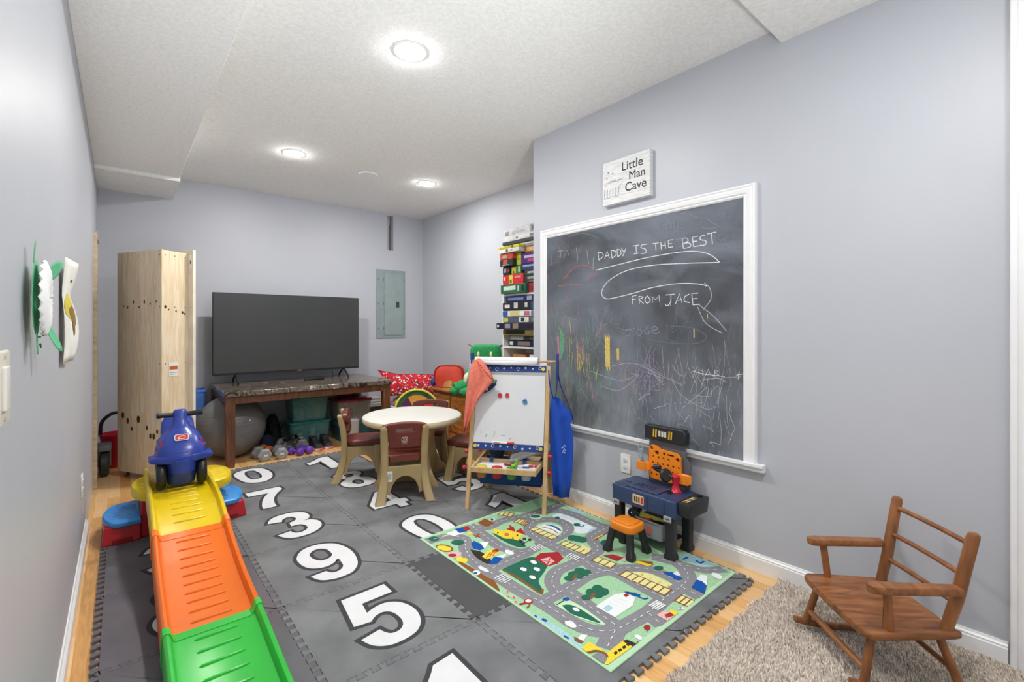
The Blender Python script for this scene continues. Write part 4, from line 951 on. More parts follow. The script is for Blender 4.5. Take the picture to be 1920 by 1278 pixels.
# ================================================================== road rug
RUG = [('spoly','lbl',0,[(1.308,1.424),(1.323,1.335),(1.325,1.249),(1.314,1.153),(1.292,1.147),(1.286,1.24),(1.286,1.337),(1.297,1.433)]),('spoly','sn',0,[(2.088,2.098),(2.164,2.071),(2.158,1.916),(2.14,1.783),(2.06,1.788),(2.013,1.828),(2.063,1.945),(2.051,2.023)]),('spoly','lbl',0,[(2.298,2.167),(2.306,2.048),(2.236,1.956),(2.214,2.011)]),('spoly','lbl',0,[(2.157,1.817),(2.06,1.788),(2.125,1.764)]),('spoly','lbl',0,[(2.211,1.306),(2.291,1.271),(2.29,1.203),(2.289,1.137),(2.222,1.149),(2.199,1.22)]),('line','blu',0.012,[(2.198,1.268),(2.241,1.263)]),('line','blu',0.012,[(2.241,1.22),(2.233,1.192),(2.264,1.189)]),('poly','yg',0,[(1.875,1.38),(1.954,1.314),(1.947,1.167),(1.87,1.147)]),('road','road',0.074,[(1.297,2.281),(1.373,2.275),(1.438,2.249),(1.473,2.176),(1.41,2.065),(1.373,1.948),(1.369,1.837),(1.372,1.728),(1.376,1.58),(1.387,1.464),(1.39,1.371),(1.39,1.272),(1.416,1.193),(1.474,1.144),(1.559,1.131),(1.685,1.124),(1.821,1.135),(1.958,1.139),(2.053,1.157),(2.116,1.211),(2.149,1.309),(2.104,1.383)]),('road','road',0.074,[(1.604,2.313),(1.583,2.107),(1.573,1.982),(1.6,1.88),(1.664,1.839),(1.757,1.855),(1.862,1.851),(1.991,1.877),(2.055,1.952),(2.035,2.053),(1.924,2.095),(1.832,2.025),(1.796,1.911),(1.794,1.81),(1.795,1.692),(1.809,1.594),(1.789,1.496),(1.829,1.398),(1.821,1.225),(1.821,1.135)]),('road','road',0.074,[(1.598,2.285),(1.664,2.214),(1.784,2.23),(1.928,2.196),(1.959,2.1)]),('road','road',0.074,[(1.401,1.821),(1.557,1.829),(1.658,1.832)]),('road','road',0.074,[(1.377,1.464),(1.494,1.462),(1.59,1.466),(1.699,1.475),(1.818,1.443),(1.92,1.393),(1.988,1.307),(1.995,1.206),(1.978,1.141)]),('road','road',0.074,[(1.494,1.462),(1.54,1.548),(1.627,1.599),(1.731,1.596),(1.841,1.598),(1.95,1.613),(1.996,1.682),(2.048,1.738),(2.176,1.753),(2.244,1.76)]),('road','road',0.074,[(1.541,1.432),(1.525,1.324),(1.514,1.228),(1.504,1.141)]),('road','road',0.085,[(1.48,1.14),(1.421,1.115),(1.369,1.094)]),('road','road',0.074,[(1.674,1.117),(1.656,1.064),(1.643,1.024)]),('road','road',0.074,[(1.958,1.129),(1.954,1.068),(1.948,1.019)]),('road','road',0.074,[(2.061,2.176),(2.161,2.131),(2.197,2.025),(2.195,1.892),(2.195,1.768)]),('road','road',0.074,[(1.928,2.196),(2.044,2.191),(2.166,2.185),(2.285,2.187)]),('road','road',0.06,[(2.101,1.381),(2.126,1.305),(2.154,1.224),(2.181,1.146),(2.269,1.083)]),('spoly','dgrn',0,[(1.428,1.783),(1.522,1.788),(1.624,1.781),(1.653,1.694),(1.581,1.638),(1.497,1.593),(1.457,1.521),(1.427,1.506),(1.428,1.602)]),('line','brn',0.012,[(1.43,1.774),(1.44,1.692),(1.438,1.613),(1.433,1.513),(1.465,1.533)]),('poly','red',0,[(1.627,1.764),(1.687,1.782),(1.77,1.733),(1.742,1.667),(1.676,1.647),(1.621,1.661),(1.623,1.714)]),('poly','pnk',0,[(1.642,1.734),(1.694,1.722),(1.685,1.674),(1.632,1.665)]),('line','red',0.006,[(1.646,1.718),(1.666,1.674)]),('line','red',0.006,[(1.636,1.676),(1.689,1.711)]),('poly','wht',0,[(1.603,1.717),(1.592,1.715),(1.584,1.725),(1.584,1.742),(1.591,1.755),(1.603,1.757),(1.611,1.747),(1.611,1.73)]),('poly','wht',0,[(1.519,1.699),(1.508,1.697),(1.5,1.706),(1.499,1.722),(1.506,1.735),(1.517,1.737),(1.525,1.727),(1.526,1.711)]),('poly','wht',0,[(1.568,1.657),(1.557,1.655),(1.549,1.665),(1.549,1.68),(1.556,1.693),(1.567,1.695),(1.575,1.685),(1.576,1.669)]),('poly','wht',0,[(1.502,1.617),(1.492,1.616),(1.484,1.625),(1.483,1.64),(1.49,1.652),(1.5,1.654),(1.508,1.644),(1.509,1.629)]),('spoly','dgrn',0,[(1.637,2.128),(1.627,2.033),(1.64,1.912),(1.683,1.889),(1.711,1.949),(1.706,2.1)]),('poly','yel',0,[(1.648,2.134),(1.685,2.174),(1.714,2.109),(1.76,2.133),(1.777,2.017),(1.694,1.968),(1.683,2.001),(1.652,2.033)]),('poly','red',0,[(1.733,2.124),(1.791,2.124),(1.753,2.06)]),('poly','red',0,[(1.757,2.064),(1.812,2.08),(1.771,1.985)]),('poly','red',0,[(1.76,2.133),(1.792,2.155),(1.776,2.111)]),('poly','org',0,[(1.703,2.057),(1.693,2.05),(1.683,2.048),(1.676,2.054),(1.675,2.064),(1.681,2.075),(1.691,2.083),(1.701,2.085),(1.708,2.079),(1.709,2.068)]),('poly','blk',0,[(1.671,2.114),(1.663,2.108),(1.659,2.111),(1.663,2.12),(1.672,2.127),(1.676,2.123)]),('poly','blk',0,[(1.694,2.006),(1.686,2.0),(1.682,2.003),(1.686,2.012),(1.694,2.018),(1.698,2.015)]),('poly','blk',0,[(1.735,2.015),(1.727,2.009),(1.723,2.013),(1.727,2.022),(1.736,2.028),(1.74,2.024)]),('poly','blk',0,[(1.704,1.94),(1.694,1.933),(1.685,1.934),(1.682,1.943),(1.688,1.954),(1.698,1.961),(1.707,1.96),(1.71,1.952)]),('poly','blk',0,[(1.741,1.952),(1.73,1.945),(1.721,1.946),(1.718,1.955),(1.724,1.966),(1.735,1.973),(1.744,1.972),(1.747,1.963)]),('poly','blk',0,[(1.723,1.91),(1.713,1.903),(1.704,1.905),(1.701,1.913),(1.707,1.924),(1.717,1.931),(1.727,1.93),(1.729,1.921)]),('poly','blk',0,[(1.694,1.907),(1.684,1.9),(1.675,1.901),(1.673,1.91),(1.678,1.921),(1.688,1.928),(1.697,1.927),(1.7,1.918)]),('poly','blk',0,[(1.756,1.925),(1.746,1.918),(1.736,1.919),(1.734,1.928),(1.74,1.939),(1.75,1.946),(1.76,1.945),(1.762,1.936)]),('poly','grn',0,[(1.734,1.873),(1.719,1.864),(1.7,1.866),(1.687,1.877),(1.683,1.894),(1.69,1.911),(1.706,1.92),(1.724,1.919),(1.738,1.907),(1.742,1.89)]),('spoly','blk',0,[(1.428,2.05),(1.451,2.018),(1.459,1.973),(1.448,1.897),(1.413,1.863),(1.402,1.911),(1.407,1.98)]),('poly','blu',0,[(1.473,2.106),(1.503,2.123),(1.512,2.06),(1.492,2.01),(1.462,2.009),(1.445,2.049)]),('poly','wht',0,[(1.517,2.084),(1.562,2.059),(1.492,2.01)]),('poly','yel',0,[(1.429,1.948),(1.498,1.979),(1.552,1.967),(1.528,1.928),(1.472,1.913),(1.434,1.908)]),('poly','red',0,[(1.509,1.969),(1.552,1.967),(1.534,1.936),(1.502,1.937)]),('line','org',0.008,[(1.438,1.922),(1.494,1.957)]),('line','org',0.008,[(1.457,1.92),(1.508,1.955)]),('line','org',0.008,[(1.477,1.918),(1.523,1.952)]),('poly','blu',0,[(1.407,1.865),(1.481,1.91),(1.506,1.865),(1.444,1.841)]),('poly','wht',0,[(1.491,1.901),(1.551,1.891),(1.503,1.867)]),('poly','wht',0,[(1.578,1.866),(1.566,1.862),(1.556,1.871),(1.55,1.888),(1.552,1.908),(1.56,1.922),(1.571,1.926),(1.582,1.917),(1.588,1.899),(1.586,1.88)]),('poly','brn',0,[(1.36,2.108),(1.345,2.098),(1.326,2.102),(1.308,2.12),(1.297,2.147),(1.295,2.175),(1.302,2.197),(1.318,2.208),(1.337,2.204),(1.355,2.185),(1.367,2.158),(1.369,2.129)]),('poly','yel',0,[(1.353,2.117),(1.342,2.111),(1.328,2.116),(1.314,2.131),(1.304,2.152),(1.301,2.173),(1.306,2.19),(1.318,2.197),(1.332,2.192),(1.347,2.176),(1.356,2.155),(1.359,2.133)]),('poly','pnk',0,[(1.311,2.11),(1.377,2.054),(1.347,2.022),(1.302,2.036)]),('poly','red',0,[(1.339,2.043),(1.33,2.038),(1.318,2.04),(1.307,2.049),(1.302,2.062),(1.304,2.073),(1.313,2.079),(1.325,2.077),(1.336,2.068),(1.342,2.055)]),('spoly','brn',0,[(1.315,2.032),(1.32,1.957),(1.329,1.87),(1.332,1.772),(1.338,1.726),(1.304,1.64),(1.291,1.679),(1.296,1.752),(1.298,1.811),(1.297,1.931)]),('poly','yel',0,[(1.341,1.986),(1.33,1.976),(1.317,1.975),(1.308,1.982),(1.306,1.996),(1.311,2.011),(1.322,2.022),(1.335,2.023),(1.345,2.015),(1.347,2.001)]),('poly','yel',0,[(1.354,1.964),(1.342,1.954),(1.33,1.953),(1.32,1.961),(1.318,1.974),(1.323,1.989),(1.334,1.999),(1.347,2.001),(1.357,1.993),(1.359,1.979)]),('poly','wht',0,[(1.331,1.826),(1.32,1.817),(1.308,1.816),(1.299,1.824),(1.297,1.836),(1.302,1.85),(1.313,1.859),(1.325,1.859),(1.334,1.852),(1.336,1.839)]),('poly','blu',0,[(1.319,1.831),(1.314,1.828),(1.308,1.828),(1.303,1.832),(1.301,1.838),(1.303,1.844),(1.308,1.848),(1.314,1.847),(1.319,1.843),(1.321,1.837)]),('poly','wht',0,[(1.37,1.807),(1.362,1.808),(1.354,1.822),(1.349,1.843),(1.349,1.865),(1.355,1.878),(1.363,1.878),(1.371,1.863),(1.376,1.841),(1.375,1.82)]),('poly','dgrn',0,[(1.367,2.265),(1.353,2.254),(1.336,2.253),(1.322,2.265),(1.316,2.284),(1.321,2.304),(1.335,2.316),(1.352,2.317),(1.366,2.305),(1.372,2.285)]),('poly','dgrn',0,[(1.451,2.138),(1.435,2.126),(1.414,2.128),(1.397,2.142),(1.389,2.165),(1.394,2.186),(1.411,2.198),(1.432,2.197),(1.45,2.182),(1.457,2.16)]),('line','yg',0.01,[(1.4,2.282),(1.487,2.268)]),('poly','wht',0,[(1.433,2.298),(1.521,2.302),(1.518,2.242),(1.45,2.239)]),('poly','blu',0,[(1.503,2.317),(1.547,2.312),(1.539,2.246),(1.495,2.253)]),('poly','red',0,[(1.547,2.312),(1.585,2.303),(1.573,2.258),(1.539,2.246)]),('poly','yel',0,[(1.523,2.223),(1.556,2.225),(1.552,2.205),(1.518,2.197)]),('line','red',0.008,[(1.544,2.19),(1.553,2.133)]),('line','red',0.008,[(1.533,2.149),(1.578,2.177)]),('poly','brn',0,[(1.656,2.303),(1.731,2.326),(1.733,2.232),(1.664,2.214)]),('poly','wht',0,[(1.733,2.289),(1.775,2.307),(1.765,2.262)]),('poly','blk',0,[(1.763,2.281),(1.756,2.275),(1.749,2.273),(1.745,2.277),(1.745,2.284),(1.75,2.293),(1.757,2.299),(1.764,2.301),(1.768,2.297),(1.768,2.29)]),('rail','brn',0.06,[(1.852,2.333),(1.899,2.257)]),('rail','brn',0.06,[(1.863,2.18),(1.882,2.12)]),('poly','lgr',0,[(2.021,2.118),(2.0,2.106),(1.976,2.109),(1.958,2.124),(1.952,2.147),(1.962,2.168),(1.983,2.18),(2.007,2.178),(2.026,2.162),(2.031,2.139)]),('poly','dgrn',0,[(2.017,2.129),(2.002,2.122),(1.984,2.126),(1.969,2.138),(1.964,2.155),(1.969,2.169),(1.983,2.176),(2.001,2.173),(2.016,2.16),(2.022,2.144)]),('spoly','lgr',0,[(1.849,2.027),(1.956,2.034),(2.004,1.962),(1.971,1.893),(1.875,1.863),(1.863,1.938)]),('poly','wht',0,[(1.892,2.013),(1.969,2.024),(1.971,1.903),(1.926,1.885)]),('line','blu',0.016,[(1.956,2.018),(1.975,1.97),(1.963,1.9)]),('line','red',0.008,[(1.913,2.012),(1.936,1.954),(1.929,1.889)]),('rail','brn',0.05,[(1.861,2.033),(1.87,1.858)]),('rail','brn',0.055,[(1.865,1.792),(1.877,1.623)]),('rail','brn',0.055,[(1.861,1.562),(1.875,1.453)]),('rail','brn',0.06,[(1.856,1.382),(1.872,1.151)]),('rail','brn',0.06,[(1.869,1.1),(1.872,1.024)]),('rail','brn',0.05,[(1.863,2.123),(1.873,2.094)]),('poly','dgrn',0,[(1.982,1.756),(1.961,1.745),(1.941,1.744),(1.928,1.755),(1.927,1.773),(1.939,1.792),(1.96,1.803),(1.981,1.804),(1.994,1.793),(1.995,1.774)]),('poly','dgrn',0,[(1.993,1.726),(1.972,1.715),(1.952,1.715),(1.939,1.726),(1.938,1.744),(1.951,1.762),(1.971,1.773),(1.992,1.774),(2.006,1.763),(2.006,1.744)]),('poly','dgrn',0,[(1.968,1.776),(1.947,1.765),(1.927,1.765),(1.914,1.775),(1.913,1.794),(1.925,1.812),(1.946,1.824),(1.967,1.825),(1.98,1.813),(1.98,1.795)]),('line','blu',0.008,[(2.094,1.902),(2.1,1.865),(2.135,1.868)]),('poly','dgrn',0,[(2.115,1.885),(2.102,1.878),(2.087,1.88),(2.077,1.888),(2.075,1.901),(2.082,1.912),(2.095,1.919),(2.11,1.918),(2.12,1.909),(2.122,1.896)]),('poly','dgrn',0,[(2.092,2.034),(2.08,2.027),(2.069,2.026),(2.062,2.032),(2.061,2.043),(2.068,2.054),(2.08,2.061),(2.091,2.062),(2.099,2.055),(2.099,2.045)]),('poly','yg',0,[(1.928,1.712),(1.929,1.644),(1.891,1.624),(1.897,1.684)]),('poly','dgrn',0,[(2.064,1.619),(2.044,1.61),(2.023,1.612),(2.009,1.624),(2.008,1.641),(2.019,1.657),(2.039,1.666),(2.06,1.665),(2.074,1.653),(2.076,1.636)]),('line','red',0.008,[(2.029,1.697),(2.12,1.708),(2.154,1.709)]),('line','yel',0.008,[(2.033,1.707),(2.107,1.71)]),('poly','dgrn',0,[(1.683,1.509),(1.666,1.5),(1.647,1.502),(1.635,1.512),(1.632,1.528),(1.641,1.544),(1.659,1.553),(1.678,1.552),(1.691,1.541),(1.693,1.525)]),('poly','dgrn',0,[(1.731,1.512),(1.713,1.503),(1.694,1.504),(1.681,1.515),(1.679,1.531),(1.689,1.547),(1.707,1.557),(1.726,1.555),(1.739,1.544),(1.741,1.528)]),('poly','dgrn',0,[(1.741,1.481),(1.723,1.473),(1.704,1.474),(1.692,1.485),(1.69,1.501),(1.699,1.517),(1.717,1.526),(1.737,1.525),(1.75,1.514),(1.752,1.497)]),('poly','dgrn',0,[(1.703,1.482),(1.686,1.473),(1.667,1.475),(1.654,1.485),(1.652,1.501),(1.662,1.517),(1.679,1.526),(1.698,1.524),(1.711,1.514),(1.713,1.497)]),('poly','dgrn',0,[(1.641,1.499),(1.628,1.493),(1.612,1.496),(1.601,1.506),(1.597,1.519),(1.602,1.531),(1.615,1.537),(1.631,1.535),(1.643,1.525),(1.647,1.511)]),('line','brn',0.012,[(1.626,1.499),(1.675,1.516)]),('poly','dgrn',0,[(1.631,1.357),(1.613,1.348),(1.595,1.349),(1.583,1.359),(1.582,1.374),(1.592,1.389),(1.61,1.398),(1.628,1.398),(1.641,1.387),(1.641,1.372)]),('poly','dgrn',0,[(1.675,1.357),(1.656,1.348),(1.638,1.349),(1.626,1.359),(1.625,1.375),(1.635,1.39),(1.654,1.399),(1.673,1.399),(1.685,1.388),(1.686,1.372)]),('poly','dgrn',0,[(1.676,1.323),(1.658,1.314),(1.639,1.316),(1.627,1.326),(1.626,1.341),(1.637,1.355),(1.655,1.364),(1.674,1.363),(1.686,1.353),(1.687,1.338)]),('poly','dgrn',0,[(1.642,1.326),(1.624,1.317),(1.606,1.318),(1.594,1.328),(1.593,1.343),(1.603,1.358),(1.621,1.367),(1.64,1.366),(1.652,1.356),(1.653,1.34)]),('poly','dgrn',0,[(1.581,1.344),(1.568,1.339),(1.553,1.341),(1.543,1.35),(1.539,1.363),(1.546,1.374),(1.559,1.38),(1.574,1.378),(1.585,1.368),(1.588,1.356)]),('line','brn',0.014,[(1.571,1.344),(1.618,1.358)]),('poly','wht',0,[(1.682,1.296),(1.727,1.267),(1.727,1.222),(1.67,1.193),(1.546,1.191),(1.544,1.291)]),('poly','lbl',0,[(1.555,1.262),(1.595,1.264),(1.592,1.234),(1.552,1.232)]),('line','sn',0.01,[(1.613,1.275),(1.613,1.233)]),('line','sn',0.01,[(1.638,1.271),(1.642,1.232)]),('line','sn',0.01,[(1.664,1.267),(1.672,1.231)]),('poly','red',0,[(1.704,1.268),(1.724,1.264),(1.721,1.248),(1.696,1.248)]),('line','blu',0.02,[(1.728,1.272),(1.74,1.247),(1.753,1.215)]),('line','blu',0.008,[(1.743,1.217),(1.749,1.19),(1.768,1.184)]),('line','blk',0.004,[(1.726,1.28),(1.761,1.239)]),('spoly','lgr',0,[(1.42,1.411),(1.482,1.397),(1.497,1.33),(1.481,1.189),(1.456,1.217),(1.426,1.295)]),('spoly','dgrn',0,[(1.439,1.387),(1.47,1.366),(1.48,1.304),(1.472,1.203),(1.448,1.257),(1.426,1.325)]),('poly','wht',0,[(1.467,1.312),(1.458,1.313),(1.453,1.323),(1.453,1.337),(1.46,1.346),(1.468,1.345),(1.474,1.335),(1.474,1.321)]),('poly','blu',0,[(1.498,1.397),(1.49,1.393),(1.48,1.394),(1.473,1.4),(1.471,1.409),(1.474,1.417),(1.483,1.421),(1.493,1.419),(1.5,1.413),(1.502,1.405)]),('line','blk',0.006,[(1.424,1.404),(1.468,1.405)]),('poly','pnk',0,[(1.334,1.609),(1.329,1.605),(1.323,1.605),(1.319,1.608),(1.318,1.614),(1.321,1.62),(1.326,1.624),(1.332,1.625),(1.336,1.621),(1.337,1.615)]),('poly','red',0,[(1.33,1.612),(1.326,1.61),(1.323,1.612),(1.324,1.617),(1.329,1.62),(1.332,1.617)]),('poly','pnk',0,[(1.327,1.558),(1.321,1.554),(1.316,1.554),(1.312,1.557),(1.311,1.563),(1.314,1.569),(1.319,1.573),(1.325,1.573),(1.329,1.569),(1.33,1.564)]),('poly','red',0,[(1.323,1.561),(1.319,1.558),(1.316,1.561),(1.317,1.566),(1.322,1.568),(1.325,1.566)]),('poly','pnk',0,[(1.312,1.527),(1.307,1.523),(1.301,1.523),(1.297,1.526),(1.297,1.532),(1.299,1.537),(1.305,1.541),(1.31,1.541),(1.314,1.538),(1.315,1.532)]),('poly','red',0,[(1.309,1.53),(1.304,1.527),(1.301,1.53),(1.303,1.535),(1.307,1.537),(1.31,1.534)]),('poly','pnk',0,[(1.313,1.578),(1.308,1.574),(1.302,1.574),(1.298,1.577),(1.297,1.583),(1.3,1.589),(1.305,1.593),(1.311,1.593),(1.315,1.59),(1.316,1.584)]),('poly','red',0,[(1.31,1.581),(1.305,1.579),(1.302,1.581),(1.304,1.586),(1.308,1.588),(1.311,1.586)]),('poly','red',0,[(1.365,1.488),(1.354,1.481),(1.341,1.482),(1.332,1.49),(1.329,1.502),(1.334,1.513),(1.345,1.52),(1.358,1.52),(1.368,1.512),(1.37,1.499)]),('poly','wht',0,[(1.361,1.494),(1.354,1.49),(1.346,1.491),(1.34,1.496),(1.338,1.504),(1.341,1.511),(1.348,1.515),(1.357,1.514),(1.363,1.509),(1.365,1.501)]),('line','red',0.012,[(1.304,1.509),(1.334,1.497)]),('line','brn',0.008,[(1.339,1.479),(1.313,1.468)]),('line','blu',0.01,[(1.301,1.411),(1.303,1.397)]),('line','blu',0.012,[(1.312,1.375),(1.314,1.351)]),('line','blu',0.008,[(1.303,1.247),(1.306,1.222)]),('poly','wht',0,[(1.38,1.25),(1.37,1.25),(1.361,1.26),(1.357,1.276),(1.359,1.292),(1.367,1.302),(1.377,1.302),(1.386,1.292),(1.39,1.276),(1.388,1.26)]),('poly','wht',0,[(1.327,1.2),(1.36,1.208),(1.376,1.19),(1.333,1.175)]),('poly','brn',0,[(1.329,1.218),(1.337,1.174),(1.322,1.174),(1.314,1.198)]),('poly','yel',0,[(1.302,1.156),(1.351,1.16),(1.355,1.079),(1.455,1.083),(1.459,1.019),(1.309,1.014),(1.303,1.049),(1.343,1.067),(1.347,1.097),(1.302,1.126)]),('spoly','road',0,[(1.294,1.103),(1.323,1.102),(1.342,1.081),(1.331,1.06),(1.301,1.056)]),('line','brn',0.01,[(1.3,1.125),(1.331,1.113),(1.347,1.085),(1.337,1.063)]),('line','blk',0.006,[(1.371,1.062),(1.388,1.061)]),('line','blk',0.006,[(1.369,1.056),(1.385,1.055)]),('line','blk',0.005,[(1.375,1.064),(1.37,1.053)]),('line','blk',0.005,[(1.384,1.061),(1.382,1.053)]),('line','blk',0.006,[(1.395,1.061),(1.412,1.06)]),('line','blk',0.006,[(1.393,1.055),(1.409,1.055)]),('line','blk',0.005,[(1.399,1.063),(1.394,1.053)]),('line','blk',0.005,[(1.408,1.06),(1.406,1.052)]),('line','blk',0.006,[(1.419,1.061),(1.437,1.06)]),('line','blk',0.006,[(1.418,1.055),(1.434,1.054)]),('line','blk',0.005,[(1.424,1.062),(1.418,1.052)]),('line','blk',0.005,[(1.433,1.06),(1.43,1.051)]),('line','blk',0.006,[(1.444,1.06),(1.462,1.059)]),('line','blk',0.006,[(1.442,1.054),(1.459,1.053)]),('line','blk',0.005,[(1.449,1.062),(1.443,1.051)]),('line','blk',0.005,[(1.458,1.059),(1.455,1.051)]),('line','blk',0.006,[(1.366,1.035),(1.383,1.034)]),('line','blk',0.006,[(1.365,1.029),(1.38,1.028)]),('line','blk',0.005,[(1.37,1.036),(1.365,1.027)]),('line','blk',0.005,[(1.379,1.034),(1.377,1.026)]),('line','blk',0.006,[(1.39,1.034),(1.407,1.033)]),('line','blk',0.006,[(1.388,1.028),(1.404,1.027)]),('line','blk',0.005,[(1.394,1.036),(1.389,1.026)]),('line','blk',0.005,[(1.403,1.033),(1.401,1.025)]),('line','blk',0.006,[(1.414,1.033),(1.432,1.032)]),('line','blk',0.006,[(1.412,1.027),(1.428,1.026)]),('line','blk',0.005,[(1.418,1.035),(1.413,1.025)]),('line','blk',0.005,[(1.427,1.032),(1.425,1.024)]),('line','blk',0.006,[(1.439,1.032),(1.456,1.031)]),('line','blk',0.006,[(1.437,1.026),(1.453,1.025)]),('line','blk',0.005,[(1.443,1.034),(1.437,1.024)]),('line','blk',0.005,[(1.452,1.031),(1.45,1.023)]),('poly','blk',0,[(1.448,1.082),(1.469,1.077),(1.478,1.028),(1.448,1.019),(1.454,1.042)]),('line','brn',0.008,[(1.47,1.035),(1.492,1.042)]),('poly','red',0,[(1.6,1.06),(1.59,1.056),(1.579,1.057),(1.573,1.063),(1.573,1.071),(1.579,1.078),(1.589,1.082),(1.6,1.081),(1.606,1.075),(1.607,1.067)]),('line','blk',0.002,[(1.575,1.059),(1.561,1.051)]),('poly','wht',0,[(1.515,1.04),(1.508,1.041),(1.503,1.047),(1.503,1.057),(1.506,1.067),(1.513,1.072),(1.521,1.071),(1.526,1.065),(1.526,1.055),(1.522,1.045)]),('poly','pnk',0,[(1.687,1.091),(1.744,1.087),(1.747,1.022),(1.687,1.023)]),('poly','yel',0,[(1.75,1.07),(1.772,1.075),(1.768,1.036),(1.74,1.028)]),('poly','red',0,[(1.711,1.071),(1.747,1.064),(1.743,1.041),(1.71,1.049)]),('poly','brn',0,[(1.711,1.066),(1.72,1.056),(1.699,1.051)]),('poly','wht',0,[(1.817,1.042),(1.81,1.041),(1.801,1.043),(1.795,1.048),(1.793,1.055),(1.797,1.059),(1.804,1.061),(1.812,1.058),(1.819,1.053),(1.821,1.047)]),('poly','red',0,[(1.813,1.049),(1.805,1.048),(1.801,1.052),(1.803,1.057),(1.811,1.058),(1.815,1.054)]),('poly','blu',0,[(2.006,1.264),(2.042,1.234),(2.027,1.169),(1.994,1.177)]),('poly','wht',0,[(2.03,1.222),(2.067,1.225),(2.049,1.192),(2.032,1.196)]),('poly','dgrn',0,[(2.045,1.281),(2.031,1.278),(2.015,1.281),(2.004,1.291),(2.001,1.303),(2.008,1.313),(2.022,1.317),(2.038,1.313),(2.049,1.303),(2.052,1.291)]),('poly','blu',0,[(1.989,1.104),(2.089,1.128),(2.078,1.076),(1.985,1.033)]),('poly','wht',0,[(2.068,1.125),(2.125,1.134),(2.142,1.108),(2.056,1.066),(2.075,1.099)]),('poly','wht',0,[(2.173,1.051),(2.159,1.052),(2.151,1.063),(2.151,1.08),(2.159,1.096),(2.173,1.105),(2.187,1.104),(2.196,1.093),(2.195,1.076),(2.186,1.06)]),('poly','red',0,[(1.916,1.553),(1.964,1.53),(1.981,1.467),(1.926,1.472)]),('poly','pnk',0,[(1.955,1.472),(1.999,1.466),(1.989,1.443),(1.946,1.444)]),('poly','yel',0,[(1.978,1.413),(2.023,1.391),(2.028,1.333),(1.998,1.343)]),('poly','brn',0,[(2.013,1.406),(2.056,1.352),(2.032,1.33),(2.016,1.366)]),('poly','yel',0,[(1.918,1.312),(1.91,1.31),(1.905,1.314),(1.909,1.32),(1.917,1.322),(1.922,1.318)]),('poly','yel',0,[(1.921,1.266),(1.913,1.264),(1.909,1.268),(1.912,1.273),(1.921,1.275),(1.925,1.272)]),('poly','yel',0,[(1.925,1.221),(1.917,1.219),(1.912,1.223),(1.916,1.228),(1.924,1.23),(1.929,1.226)]),('poly','yel',0,[(1.928,1.177),(1.92,1.175),(1.916,1.179),(1.92,1.184),(1.927,1.186),(1.932,1.182)]),('zebra','wht',0.06,[(1.379,1.748),(1.384,1.674)]),('zebra','wht',0.05,[(1.678,1.841),(1.753,1.83)]),('zebra','wht',0.05,[(1.784,1.676),(1.792,1.609)]),('zebra','wht',0.06,[(1.751,1.151),(1.749,1.102)])]
RC = ['grn', 'road', 'wht', 'dgrn', 'red', 'yel', 'brn', 'blu', 'lbl', 'pnk', 'lgr', 'blk', 'yg', 'sn', 'org']
RH = {'grn': '#a4cfa6', 'road': '#8b8b91', 'wht': '#eceff0', 'dgrn': '#2f6a57', 'red': '#a9323a', 'yel': '#f0d544', 'brn': '#8c5a34', 'blu': '#1f55a8',
      'lbl': '#a9cfdc', 'pnk': '#eab6b8', 'lgr': '#c6e6c2', 'blk': '#3b3430', 'yg': '#e3e0a0', 'sn': '#dfeaee', 'org': '#cf7a33'}
rx, ry = 1.80, 1.70
t = thing('road_rug', 'green play rug printed with grey roads, castle, barn and mountains', 'rug', (rx, ry, MAT_TOP + 0.0005))
RO = [(1.288, 2.34), (1.292, 1.014), (2.286, 1.038), (2.286, 2.375)]
ro = [(x - rx, y - ry) for x, y in RO]
def insetq(q, d):
    c = (sum(p[0] for p in q) / 4, sum(p[1] for p in q) / 4)
    return [(p[0] - (d if p[0] > c[0] else -d), p[1] - (d if p[1] > c[1] else -d)) for p in q]
RZ = RUG_TOP - MAT_TOP - 0.0012
body = MB()
i1 = insetq(ro, 0.003)
body.loft([[(x, y, 0.0) for x, y in ro], [(x, y, RZ - 0.0015) for x, y in ro], [(x, y, RZ) for x, y in i1]], m=0)
body.build('binding', mat('#b7dbb6', 0.9, var=0.06, vs=300), t, smooth=False, label='pale green edge binding')
pr_ = MB()
i2 = insetq(ro, 0.013)
pr_.flat(i2, RZ + 0.0002, m=RC.index('grn'))
def clipx(p):
    return (min(max(p[0] - rx, -0.512 + 0.012), 0.486 - 0.012), min(max(p[1] - ry, -0.672 + 0.006), 0.67 - 0.02))
zc = 0
def layer():
    global zc
    zc += 1
    return RZ + 0.0003 + 0.000012 * zc
roads = []
